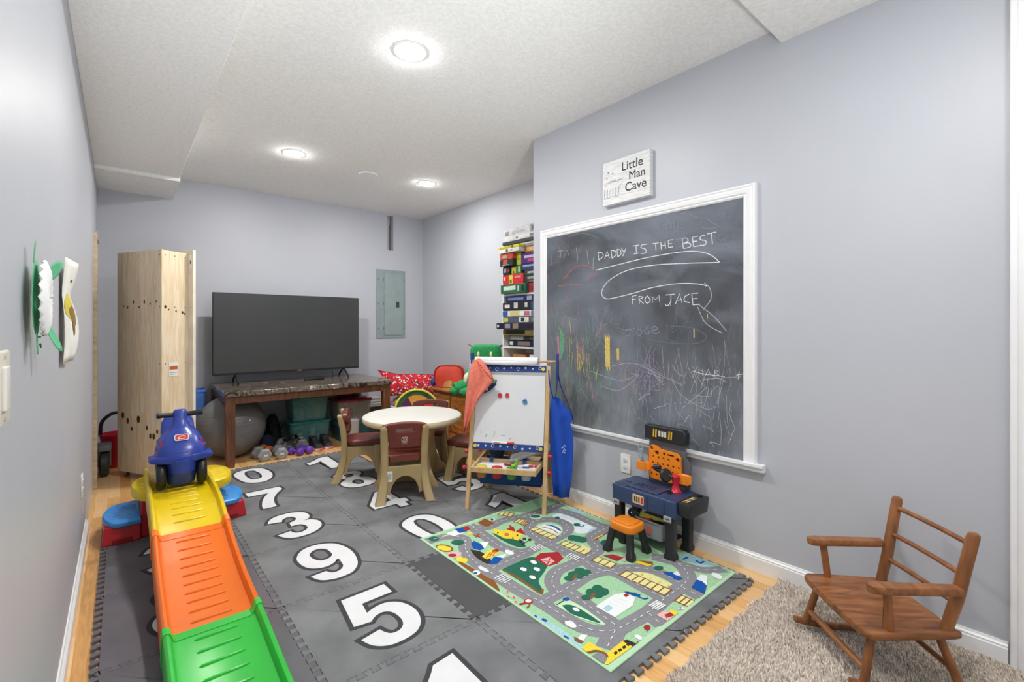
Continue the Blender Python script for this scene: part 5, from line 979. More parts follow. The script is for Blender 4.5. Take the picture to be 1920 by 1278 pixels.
for kind, col, w, pts in RUG:
    if kind == 'poly':
        pr_.flat([clipx(p) for p in pts], layer(), m=RC.index(col))
    elif kind == 'spoly':
        sp = smoothpath([(a, b, 0) for a, b in pts + [pts[0]]], 4)[:-1]
        pr_.flat([clipx(p) for p in sp], layer(), m=RC.index(col))
    elif kind == 'road':
        sp = [clipx(v) for v in smoothpath([(a, b, 0) for a, b in pts], 6)]
        pr_.ribbon(sp, w, layer(), m=RC.index('road'))
        roads.append(sp)
    elif kind == 'line':
        sp = [clipx(v) for v in smoothpath([(a, b, 0) for a, b in pts], 4)]
        pr_.ribbon(sp, w, layer(), m=RC.index(col))
    elif kind == 'rail':
        (ax, ay), (bx, by) = clipx(pts[0]), clipx(pts[1])
        dx, dy = bx - ax, by - ay
        L_ = math.hypot(dx, dy)
        nx, ny = -dy / L_, dx / L_
        z = layer()
        z2 = layer()
        n = max(3, int(L_ / 0.03))
        pr_.ribbon([(ax, ay), (bx, by)], w, z, m=RC.index('yg'))
        for s in (-1, 1):
            pr_.ribbon([(ax + nx * s * w / 2, ay + ny * s * w / 2), (bx + nx * s * w / 2, by + ny * s * w / 2)], 0.006, z2, m=RC.index('brn'))
        for k in range(n + 1):
            f = k / n
            x, y = ax + dx * f, ay + dy * f
            pr_.ribbon([(x + nx * w * 0.6, y + ny * w * 0.6), (x - nx * w * 0.6, y - ny * w * 0.6)], 0.007, z2, m=RC.index('brn'))
    elif kind == 'zebra':
        (ax, ay), (bx, by) = clipx(pts[0]), clipx(pts[1])
        z = layer()
        dx, dy = bx - ax, by - ay
        L_ = math.hypot(dx, dy)
        nx, ny = -dy / L_, dx / L_
        for k in range(5):
            f = (k + 0.5) / 5
            x, y = ax + dx * f, ay + dy * f
            pr_.ribbon([(x + nx * w / 2, y + ny * w / 2), (x - nx * w / 2, y - ny * w / 2)], 0.007, z, m=RC.index('wht'))
zd = layer() + 0.00003
for sp in roads:                                   # dashed white centre lines
    acc, on = 0.0, []
    for i in range(len(sp) - 1):
        a, b = sp[i], sp[i + 1]
        L_ = math.hypot(b[0] - a[0], b[1] - a[1])
        if L_ < 1e-6:
            continue
        s = 0.0
        while s < L_:
            ph = acc % 0.042
            step = min(L_ - s, (0.02 - ph) if ph < 0.02 else (0.042 - ph))
            step = max(step, 1e-4)
            if ph < 0.0199:
                pr_.ribbon([(a[0] + (b[0] - a[0]) * s / L_, a[1] + (b[1] - a[1]) * s / L_), (a[0] + (b[0] - a[0]) * (s + step) / L_, a[1] + (b[1] - a[1]) * (s + step) / L_)], 0.0035, zd, m=RC.index('wht'))
            s += step
            acc += step
pr_.v = [(min(max(v[0], -0.5), 0.474), min(max(v[1], -0.66), 0.652), v[2]) for v in pr_.v]
pr_.build('printed_pile', [mat(RH[c], 0.95, var=0.10, vs=260, spec=0.1) for c in RC], t, smooth=False, label='printed town map pattern')

# ================================================================== marble-top table, television and what stands there
M_twood = wood('#7d4f33', '#4d2f1e', (9, 9, 1.2), 3, 0.4)
def marble():
    m = bpy.data.materials.new('brown_marble')
    m.use_nodes = True
    nt = m.node_tree
    N, L = nt.nodes, nt.links
    b = N['Principled BSDF']
    b.inputs['Roughness'].default_value = 0.12
    tc = N.new('ShaderNodeTexCoord')
    n1 = N.new('ShaderNodeTexNoise')
    n1.inputs['Scale'].default_value = 15
    n1.inputs['Detail'].default_value = 9
    n1.inputs['Distortion'].default_value = 2.2
    L.new(tc.outputs['Object'], n1.inputs['Vector'])
    rp = N.new('ShaderNodeValToRGB')
    cr = rp.color_ramp
    cr.elements[0].position = 0.36
    cr.elements[0].color = lin('#2b221e')
    cr.elements[1].position = 0.74
    cr.elements[1].color = lin('#e0d2ba')
    for p, c in ((0.47, '#5b5048'), (0.54, '#857a6c'), (0.6, '#4a423b'), (0.66, '#a3978a')):
        e = cr.elements.new(p)
        e.color = lin(c)
    L.new(n1.outputs['Fac'], rp.inputs['Fac'])
    L.new(rp.outputs['Color'], b.inputs['Base Color'])
    return m
TX0, TX1, TY0, TY1, TZ = 0.672, 2.19, 4.575, 5.44, 0.652
tx, ty = (TX0 + TX1) / 2, (TY0 + TY1) / 2
t = thing('marble_table', 'long brown wooden table with dark marble top under the television', 'table', (tx, ty, 0))
a, b = (TX1 - TX0) / 2, (TY1 - TY0) / 2
MB().box(-a, -b, TZ - 0.045, a, b, TZ).build('tabletop', marble(), t, bevel=0.006, label='polished brown marble top')
MB().box(-a + 0.03, -b + 0.025, TZ - 0.11, a - 0.03, -b + 0.05, TZ - 0.045).box(-a + 0.03, b - 0.05, TZ - 0.11, a - 0.03, b - 0.025, TZ - 0.045)\
    .box(-a + 0.02, -b + 0.05, TZ - 0.11, -a + 0.045, b - 0.05, TZ - 0.045).box(a - 0.045, -b + 0.05, TZ - 0.11, a - 0.02, b - 0.05, TZ - 0.045).build('apron', M_twood, t, bevel=0.002)
for sx in (-1, 1):
    for sy in (-1, 1):
        cx, cy = sx * (a - 0.05), sy * (b - 0.05)
        MB().loft([[(cx + p * k, cy + q * k, z) for p, q in ((-1, -1), (1, -1), (1, 1), (-1, 1))] for z, k in ((0, 0.031), (0.04, 0.034), (TZ - 0.045, 0.036))]).build('leg', M_twood, t, bevel=0.004)

t = thing('television', 'large black flat television standing on the marble-top table', 'television', (1.385, 5.25, TZ))
MB().box(-0.712, -0.014, 0.088, 0.712, 0.012, 0.886).box(-0.5, 0.012, 0.12, 0.5, 0.05, 0.6).build('housing', mat('#17181a', 0.45, var=0.02), t, bevel=0.003)
MB().box(-0.705, -0.0165, 0.106, 0.705, -0.014, 0.880).build('screen', mat('#3d3f40', 0.22, var=0.03, vs=2, spec=0.6), t, smooth=False, label='dark grey glossy screen')
lg = MB().cyl((0.055, -0.0175, 0.097), (0.055, -0.0145, 0.097), 0.0085, 16)
vs, fs = lettering('LG', 0.017, 0.0004)
lg.add([(v[0] + 0.078, -0.0168, v[1] + 0.097) for v in vs], fs, m=1)
lg.build('logo', [mat('#b32045', 0.4), mat('#b8babc', 0.4)], t, smooth=False)
for sx in (-0.52, 0.54):
    f = MB()
    f.tube(smoothpath([(sx, -0.15, 0.008), (sx, -0.10, 0.045), (sx, -0.03, 0.08), (sx, 0.0, 0.092)], 4), 0.009, 8)
    f.tube(smoothpath([(sx, 0.14, 0.008), (sx, 0.09, 0.045), (sx, 0.03, 0.08), (sx, 0.0, 0.092)], 4), 0.009, 8)
    f.build('foot', mat('#1b1c1e', 0.35), t)
t = thing('remote_control', 'slim black remote control lying on the marble table below the screen', 'remote control', (1.57, 5.11, TZ), 0.05)
MB().rslab(-0.10, -0.022, 0.10, 0.022, 0, 0.018, 0.012, 0.005).build('case', mat('#141516', 0.4), t)
bt = MB()
for i in range(6):
    for j in (-1, 0, 1):
        bt.cyl((-0.07 + i * 0.024, j * 0.011, 0.0175), (-0.07 + i * 0.024, j * 0.011, 0.0195), 0.0035, 8)
bt.build('buttons', mat('#4b4d50', 0.5), t)
t = thing('antenna', 'thin black upright antenna stick on the marble table under the television', 'antenna', (1.765, 5.14, TZ))
MB().lathe([(0.012, 0), (0.012, 0.004), (0.005, 0.008), (0.0035, 0.07), (0.003, 0.085)], 12).build('stick', mat('#141516', 0.4), t)

# ------------------------------------------------------------------ pine cabinet
A = Vector((0.243, 4.459, 0))
def pine_material():
    m = bpy.data.materials.new('knotty_pine')
    m.use_nodes = True
    nt = m.node_tree
    N, L = nt.nodes, nt.links
    b = N['Principled BSDF']
    b.inputs['Roughness'].default_value = 0.55
    tc = N.new('ShaderNodeTexCoord')
    mp = N.new('ShaderNodeMapping')
    mp.inputs['Scale'].default_value = (7, 7, 0.7)
    L.new(tc.outputs['Object'], mp.inputs['Vector'])
    nz = N.new('ShaderNodeTexNoise')
    nz.inputs['Scale'].default_value = 4
    nz.inputs['Detail'].default_value = 7
    nz.inputs['Distortion'].default_value = 1.4
    L.new(mp.outputs['Vector'], nz.inputs['Vector'])
    rp = N.new('ShaderNodeValToRGB')
    rp.color_ramp.elements[0].position = 0.3
    rp.color_ramp.elements[0].color = lin('#d8bf98')
    rp.color_ramp.elements[1].position = 0.7
    rp.color_ramp.elements[1].color = lin('#f1e2c8')
    L.new(nz.outputs['Fac'], rp.inputs['Fac'])
    L.new(rp.outputs['Color'], b.inputs['Base Color'])
    return m
M_pine = pine_material()
M_knot = mat('#7d522c', 0.6, var=0.2, vs=60)
ang = math.atan2(0.491, 0.871)
t = thing('pine_cabinet', 'tall raw knotty pine cabinet on casters turned away in the back left corner', 'cabinet', A, ang)
# local x runs along the right face, local y along the left face away from the camera
z0, z1 = 0.052, 1.80
MB().box(0, 0.0, z0, 0.016, 0.53, z1).build('side_panel', M_pine, t, bevel=0.001)
MB().box(0.016, 0.004, z0, 0.205, 0.02, z1 - 0.004).build('front_panel', M_pine, t, bevel=0.001)
MB().box(0.205, -0.052, z0, 0.228, 0.53, z1 + 0.022).build('side_board', [mat('#e9dfcd', 0.5, var=0.05)], t, bevel=0.001, label='paler board standing proud with a white edge')
MB().box(0.016, 0.02, z1 - 0.022, 0.205, 0.53, z1 - 0.002).box(0.016, 0.02, z0, 0.205, 0.53, z0 + 0.02).build('top_and_base', M_pine, t, bevel=0.001)
MB().box(0.016, 0.514, z0 + 0.02, 0.205, 0.53, z1 - 0.022).build('back_panel', M_pine, t)
kn = MB()
random.seed(8)
KN = [(0.03, 1.36, 0.009), (0.055, 1.34, 0.005), (0.11, 1.33, 0.006), (0.16, 1.32, 0.008), (0.175, 1.31, 0.006), (0.1, 0.43, 0.022), (0.15, 0.44, 0.01), (0.04, 0.34, 0.012), (0.17, 0.35, 0.014), (0.06, 0.30, 0.01)]
for x, z, r in KN:
    kn.lathe([(0.0005, 0), (r, 0)], 12, M=T(x, 0.0034, z, pi / 2, s=(1, 1.5, 1)), cap=True)
KL = [(0.06, 1.40, 0.007), (0.13, 1.385, 0.007), (0.2, 1.40, 0.010), (0.26, 1.36, 0.007), (0.33, 1.40, 0.009), (0.4, 1.36, 0.008), (0.45, 1.37, 0.007), (0.05, 0.40, 0.012), (0.09, 0.36, 0.016), (0.17, 0.42, 0.012), (0.27, 0.48, 0.020), (0.35, 0.40, 0.012), (0.40, 0.46, 0.016), (0.46, 0.5, 0.018), (0.13, 0.36, 0.014)]
for y, z, r in KL:
    kn.lathe([(0.0005, 0), (r, 0)], 12, M=T(-0.0007, y, z, 0, -pi / 2, 0, s=(1.5, 1, 1)))
kn.build('knots', M_knot, t, smooth=False, label='dark brown knots')
sc = MB()
for z in (0.1, 0.5, 0.92, 1.36, 1.76):
    for x in (0.03, 0.1, 0.18):
        sc.cyl((x, 0.005, z), (x, 0.0028, z), 0.004, 8)
    sc.cyl((-0.001, 0.02, z), (0.002, 0.02, z), 0.004, 8)
    sc.cyl((-0.001, 0.27, z), (0.002, 0.27, z), 0.004, 8)
sc.build('screws', mat('#4d4238', 0.4, 0.6), t)
lb = MB().box(0.055, 0.0018, 0.82, 0.125, 0.0035, 0.93)
lb.box(0.06, 0.0012, 0.872, 0.12, 0.0018, 0.90, m=1).box(0.062, 0.0012, 0.835, 0.1, 0.0018, 0.84, m=2).box(0.062, 0.0012, 0.848, 0.118, 0.0018, 0.852, m=2)
lb.build('sticker', [mat('#f2efe9', 0.4), mat('#c4622e', 0.4), mat('#77706a', 0.5)], t, smooth=False, label='white sticker with an orange stripe')
lb = MB().box(0.2035, -0.04, 1.68, 0.205, -0.012, 1.78).box(0.203, -0.033, 1.71, 0.2036, -0.02, 1.74, m=1)
lb.build('sticker', [mat('#f2efe9', 0.4), mat('#4a4a4c', 0.4)], t, smooth=False)
for cx, cy in ((0.04, 0.04), (0.04, 0.48), (0.19, 0.04), (0.19, 0.48)):
    c = MB().cyl((cx - 0.009, cy, 0.02), (cx + 0.009, cy, 0.02), 0.02, 16).build('caster', mat('#55585a', 0.4), t)
    MB().box(cx - 0.013, cy - 0.012, 0.02, cx - 0.010, cy + 0.012, z0).box(cx + 0.010, cy - 0.012, 0.02, cx + 0.013, cy + 0.012, z0).box(cx - 0.018, cy - 0.018, z0 - 0.004, cx + 0.018, cy + 0.018, z0).build('fork', mat('#b8bbbd', 0.3, 0.8), c)

# things behind and beside the cabinet
t = thing('bucket', 'red plastic bucket with a black handle behind the pine cabinet', 'bucket', (-0.03, 5.31, 0))
MB().lathe([(0.07, 0), (0.105, 0.27), (0.112, 0.275), (0.112, 0.29), (0.104, 0.29), (0.1, 0.27), (0.066, 0.008)], 28).build('pail', mat('#c81e38', 0.35), t)
MB().tube(smoothpath([(-0.1, 0, 0.28), (-0.09, 0, 0.39), (-0.03, 0, 0.455), (0.03, 0, 0.455), (0.09, 0, 0.39), (0.1, 0, 0.28)], 5), 0.014, 8).build('handle', mat('#1b1c1f', 0.4), t)
t = thing('ride_toy', 'dark wheeled ride toy end showing beside the red bucket by left doorway', 'toy', (-0.098, 5.02, 0))
MB().lathe([(0.01, -0.03), (0.085, -0.03), (0.1, -0.02), (0.1, 0.02), (0.085, 0.03), (0.01, 0.03)], 28, M=T(0, 0, 0.1, pi / 2, 0, pi / 2)).build('wheel', mat('#2d3133', 0.5), t)
MB().rslab(-0.045, -0.06, 0.045, 0.15, 0.205, 0.25, 0.02, 0.01).box(-0.042, -0.015, 0.08, -0.034, 0.015, 0.21).box(0.034, -0.015, 0.08, 0.042, 0.015, 0.21).build('fender', mat('#6d7073', 0.5), t)
t = thing('storage_tub', 'tall tapered blue plastic tub standing between the pine cabinet and marble table', 'tub', (0.525, 5.40, 0))
MB().loft([[(x, y, z) for x, y in rrect(-k, -k * 0.8, k, k * 0.8, 0.03, 4)] for k, z in ((0.065, 0), (0.105, 0.58), (0.112, 0.585), (0.112, 0.61), (0.1, 0.61), (0.06, 0.02))]).build('body', mat('#4f7fd0', 0.4), t)

# exercise ball
t = thing('exercise_ball', 'big grey exercise ball under the left end of the marble table', 'exercise ball', (0.795, 5.02, 0))
MB().ball((0, 0, 0.287), 0.287, 40).build('ball', mat('#78787a', 0.38, var=0.03), t)
eb = MB()
for k in range(-5, 6):
    a_ = k * 0.11
    r = 0.2875 * cos(a_)
    eb.tube([(r * cos(q * 2 * pi / 48), r * sin(q * 2 * pi / 48), 0.287 + 0.2875 * sin(a_)) for q in range(48)], 0.0007, 4, closed=True)
eb.build('ridges', mat('#747476', 0.4), t)
MB().cyl((0.1, -0.262, 0.36), (0.104, -0.272, 0.363), 0.008, 12).build('plug', mat('#d9d9d7', 0.5), t)

# ------------------------------------------------------------------ bins under the table
M_tealc = mat('#5d9a9b', 0.3, var=0.05, alpha=0.38)
M_teal = mat('#1f7f7c', 0.35, var=0.04)
def bin_(loc, w, d, h, label, body, lid, rz=0.0, fill=None, group='plastic storage bins under the table', lidh=0.03):
    t = thing('storage_bin', label, 'storage bin', loc, rz, group)
    a, b = w / 2, d / 2
    q = MB()
    rr = [[(x, y, z) for x, y in rrect(-a * k, -b * k, a * k, b * k, 0.03, 4)] for k, z in ((0.88, 0.0), (0.97, h - lidh), (1.0, h - lidh), (1.0, h - lidh + 0.006), (0.955, h - lidh + 0.004), (0.86, 0.006))]
    q.loft(rr)
    q.build('tub', body, t)
    MB().rslab(-a * 1.02, -b * 1.02, a * 1.02, b * 1.02, h - lidh + 0.006, h, 0.035, 0.006).rslab(-a * 0.8, -b * 0.8, a * 0.8, b * 0.8, h - 0.001, h + 0.006, 0.03, 0.003).build('lid', lid, t)
    if fill:
        random.seed(int(loc[0] * 1000))
        for k, hx in enumerate(fill):
            cx = -a * 0.6 + 1.2 * a * (k + 0.5) / len(fill)
            hh = (h - lidh) * random.uniform(0.45, 0.85)
            MB().rslab(cx - a * 0.5 / len(fill), -b * 0.7, cx + a * 0.5 / len(fill), b * 0.7, 0.01, hh, 0.015, 0.008).build('contents', mat(hx, 0.7, var=0.1), t)
    return t
bin_((1.495, 5.12, 0), 0.40, 0.30, 0.245, 'clear bin with teal lid on the floor, lower of the teal stack', M_tealc, M_teal, 0, ['#b79a78', '#6f8f9a', '#c9b9a5', '#53656b'])
bin_((1.495, 5.13, 0.252), 0.37, 0.29, 0.235, 'translucent teal bin stacked on another, touching the underside of the marble table', mat('#6aa9a8', 0.3, var=0.05, alpha=0.42), M_teal, 0, ['#a4563e', '#5a7f84', '#b0604a'])
bin_((1.935, 5.08, 0), 0.36, 0.30, 0.19, 'dark teal lidded bin at floor under the red lidded bin', mat('#37707a', 0.3, var=0.05, alpha=0.7), mat('#2a6f74', 0.4), 0, ['#33414c', '#5b6a70'])
bin_((1.935, 5.08, 0.197), 0.38, 0.32, 0.235, 'clear bin with dark red lid on the right under the marble table', mat('#a5a3a2', 0.25, var=0.05, alpha=0.5), mat('#8b1f2f', 0.35), 0, ['#b9ab9a', '#6d5a58', '#9f9c9b', '#54514f'])
bin_((1.87, 4.83, 0), 0.11, 0.12, 0.24, 'small frosted clear bin standing on the floor before the dark teal bin', mat('#d7dadb', 0.3, var=0.03, alpha=0.6), mat('#e3e5e6', 0.3), 0.1, None, lidh=0.015)
t = thing('plastic_bag', 'dark plastic bag of odds and ends on the red lidded bin', 'bag', (1.92, 5.1, 0.439))
bg = MB()
rings = []
random.seed(5)
for z, k in ((0, 0.9), (0.03, 1.08), (0.07, 1.0), (0.11, 0.75), (0.14, 0.4)):
    rings.append([(0.13 * k * cos(2 * pi * i / 18) * random.uniform(0.85, 1.1), 0.10 * k * sin(2 * pi * i / 18) * random.uniform(0.85, 1.1), z) for i in range(18)])
bg.loft(rings)
bg.build('bag', mat('#2a2022', 0.2, var=0.2, vs=20, hex2='#5b3a3c'), t)
MB().tube([(-0.07, -0.1, 0.09), (-0.075, -0.09, 0.13), (0.06, -0.09, 0.135), (0.07, -0.1, 0.09)], 0.006, 6).build('rim', mat('#c9c9cb', 0.3), t)
t = thing('paper_stack', 'stack of white papers and pads beyond the right leg of marble table', 'papers', (2.225, 5.20, 0))
st = MB()
st.box(-0.085, -0.10, 0.0, 0.085, 0.10, 0.30, m=1)
for k in range(7):
    st.box(-0.092 + 0.005 * (k % 3), -0.11 + 0.005 * (k % 2), 0.30 + k * 0.014, 0.083 + 0.003 * (k % 4), 0.11, 0.312 + k * 0.014, m=0 if k % 3 else 2)
st.build('stack', [mat('#e9eaec', 0.6), mat('#3d3b3a', 0.6), mat('#c6c9cd', 0.6)], t, bevel=0.002)
t = thing('duffel_bag', 'black soft bag slumped under the table left of the teal bins', 'bag', (1.195, 5.24, 0))
rings = []
random.seed(9)
for z, k in ((0, 0.85), (0.06, 1.0), (0.16, 0.95), (0.24, 0.75), (0.30, 0.45), (0.32, 0.15)):
    rings.append([(0.085 * k * cos(2 * pi * i / 16) * random.uniform(0.88, 1.1), 0.14 * k * sin(2 * pi * i / 16) * random.uniform(0.88, 1.1), z) for i in range(16)])
MB().loft(rings).build('body', mat('#17181b', 0.8, var=0.1), t, subsurf=1)
MB().tube(smoothpath([(-0.04, -0.13, 0.15), (-0.05, -0.16, 0.24), (0.05, -0.16, 0.24), (0.04, -0.13, 0.15)], 5), 0.008, 6).build('handle', mat('#202226', 0.8), t)
t = thing('folded_cloth', 'small navy cloth bundle on the floor behind the grey dumbbells', 'cloth', (1.10, 5.035, 0))
rings = []
for z, k in ((0, 0.9), (0.05, 1.0), (0.11, 0.9), (0.16, 0.5)):
    rings.append([(0.07 * k * cos(2 * pi * i / 14) * random.uniform(0.9, 1.1), 0.06 * k * sin(2 * pi * i / 14) * random.uniform(0.9, 1.1), z) for i in range(14)])
MB().loft(rings).build('bundle', mat('#191f3d', 0.9), t, subsurf=1)

# ------------------------------------------------------------------ dumbbells, shoes
def dumbbell(loc, rz, R, L_, col, label, hexa=True, hcol=None, group='dumbbells under the table'):
    t = thing('dumbbell', label, 'dumbbell', loc, rz, group)
    n = 6 if hexa else 20
    zc = R * (cos(pi / 6) if hexa else 1)
    for s in (-1, 1):
        prof = [(R * 0.75, s * (L_ / 2 - L_ * 0.30)), (R, s * (L_ / 2 - L_ * 0.25)), (R, s * (L_ / 2 - L_ * 0.06)), (R * 0.72, s * L_ / 2), (0.002, s * L_ / 2)]
        o = MB().lathe(prof, n, M=T(0, 0, zc, pi / 2, 0, 0) @ T(rz=pi / 6 if False else 0)).build('head', mat(col, 0.45, var=0.04), t, bevel=0.003 if hexa else 0.0, ang=30 if hexa else 60)
        nm = MB().box(-R * 0.28, s * (L_ / 2) - 0.0015, zc - R * 0.12, R * 0.3, s * (L_ / 2) + 0.0015, zc + R * 0.14)
        nm.build('weight_mark', mat('#d5d7d8' if hexa else col, 0.5), o, smooth=False)
    MB().cyl((0, -L_ * 0.32, zc), (0, L_ * 0.32, zc), R * 0.36, 14).build('handle', mat(hcol or col, 0.4, 0.0), t)
    return t
G1 = '#8f9293'
dumbbell((0.985, 4.72, 0), 0.15, 0.062, 0.20, G1, 'grey hex dumbbell nearest the left table leg, front of the row')
dumbbell((1.135, 4.705, 0), -0.05, 0.058, 0.20, G1, 'grey hex dumbbell between the leftmost grey one and purple ones, front row')
dumbbell((1.235, 4.93, 0), 0.2, 0.062, 0.18, '#85888a', 'grey hex dumbbell in back row beside the navy cloth bundle')
dumbbell((1.36, 4.865, 0), -0.1, 0.066, 0.18, '#85888a', 'grey hex dumbbell in back row in front of the teal bins')
dumbbell((1.055, 4.885, 0), 0.35, 0.045, 0.13, '#c9662c', 'small orange dumbbell behind the two front grey dumbbells', False)
dumbbell((1.268, 4.68, 0), 0.55, 0.036, 0.15, '#6a3fb0', 'left one of the two purple dumbbells', False)
dumbbell((1.365, 4.70, 0), 0.35, 0.036, 0.15, '#7347bd', 'right one of the two purple dumbbells', False)
def sneaker(loc, rz, label):
    t = thing('sneaker', label, 'shoe', loc, rz, 'pair of sneakers under the table')
    so = smoothpath([(0, -0.125, 0), (0.036, -0.105, 0), (0.042, -0.05, 0), (0.03, 0.02, 0), (0.034, 0.08, 0), (0.0, 0.115, 0), (-0.034, 0.08, 0), (-0.03, 0.02, 0), (-0.04, -0.05, 0), (-0.036, -0.105, 0), (0, -0.125, 0)], 3)[:-1]
    P = [(v.x, v.y) for v in so]
    MB().loft([[(x * k, y * k, z) for x, y in P] for z, k in ((0, 0.95), (0.012, 1.02), (0.03, 1.0))]).build('sole', mat('#d8324c', 0.5, hex2='#f1e6e6', vs=14), t, label='pink and white sole')
    rings = []
    for z, k, sy, oy in ((0.03, 0.97, 1.0, 0.0), (0.055, 0.9, 0.95, 0.004), (0.075, 0.75, 0.7, 0.035), (0.10, 0.7, 0.5, 0.055), (0.115, 0.72, 0.48, 0.058)):
        rings.append([(x * k, y * sy + oy, z) for x, y in P])
    MB().loft(rings).build('upper', mat('#1c1d20', 0.7, var=0.15, vs=90, hex2='#3c3c42'), t)
    l = MB()
    for k in range(4):
        l.tube(smoothpath([(-0.022, -0.03 + k * 0.018, 0.066 + k * 0.008), (0, -0.033 + k * 0.018, 0.079 + k * 0.008), (0.022, -0.03 + k * 0.018, 0.066 + k * 0.008)], 3), 0.0028, 6)
    l.build('laces', mat('#e6e6e8', 0.7), t)
sneaker((1.475, 4.79, 0), 0.1, 'left sneaker of the black pair with pink soles before teal bins')
sneaker((1.578, 4.80, 0), 0.02, 'right sneaker of the black pair with pink soles, beside open wood floor')
t = thing('sandal', 'black slide sandal propped on the grey dumbbells under the table', 'shoe', (1.255, 4.80, 0.118), 0.35)
S_ = [(v.x, v.y) for v in smoothpath([(0, -0.115, 0), (0.038, -0.08, 0), (0.034, 0.0, 0), (0.032, 0.08, 0), (0, 0.105, 0), (-0.032, 0.08, 0), (-0.034, 0.0, 0), (-0.038, -0.08, 0), (0, -0.115, 0)], 3)[:-1]]
MB().prism(S_, 0, 0.018, M=T(0, 0, 0, -0.12, 0.1)).build('footbed', mat('#191a1c', 0.6), t, bevel=0.002)
rows = [[(0.038 * cos(pi * k / 8), y, 0.012 + 0.045 * sin(pi * k / 8)) for k in range(9)] for y in (-0.07, -0.045, -0.015)]
MB().strip(rows, M=T(0, 0, 0, -0.12, 0.1)).build('strap', mat('#202124', 0.6), t).modifiers.new('thick', 'SOLIDIFY').thickness = 0.004

# ================================================================== children's table and chairs
M_tan = mat('#ab9569', 0.42, var=0.05, vs=6)
M_maroon = mat('#6d3027', 0.4, var=0.05, vs=7)
t = thing('play_table', 'round cream-topped tan plastic play table with flared tree-trunk pedestal', 'table', (1.79, 3.37, MAT_TOP))
prof = [(0.33, 0.447), (0.372, 0.447), (0.384, 0.458), (0.388, 0.475), (0.384, 0.491), (0.374, 0.498), (0.358, 0.500), (0.002, 0.500)]
MB().lathe([(0.002, 0.452)] + prof[:5], 64).build('rim', mat('#eadab6', 0.45, var=0.03), t, ang=50)
MB().lathe([(0.384, 0.4905), (0.374, 0.498), (0.358, 0.5005), (0.002, 0.5005)], 64, cap=False).build('tabletop', mat('#dcdad3', 0.4, var=0.015), t, ang=50, label='smooth off-white top')
rings = []
N_ = 72
for z, r0, a_, pw in ((0, 0.115, 0.225, 8), (0.03, 0.115, 0.215, 8), (0.07, 0.115, 0.165, 6), (0.13, 0.12, 0.115, 4), (0.22, 0.13, 0.075, 2), (0.32, 0.14, 0.055, 1.5), (0.40, 0.165, 0.05, 1.2), (0.445, 0.22, 0.04, 1), (0.455, 0.24, 0.03, 1)):
    ring = []
    for i in range(N_):
        th = 2 * pi * i / N_
        lobe = ((0.5 + 0.5 * cos(4 * th - 0.349)) ** pw)
        r = r0 + a_ * lobe + 0.006 * cos(12 * th)
        ring.append((r * cos(th), r * sin(th), z))
    rings.append(ring)
MB().loft(rings).build('pedestal', M_tan, t, ang=60)

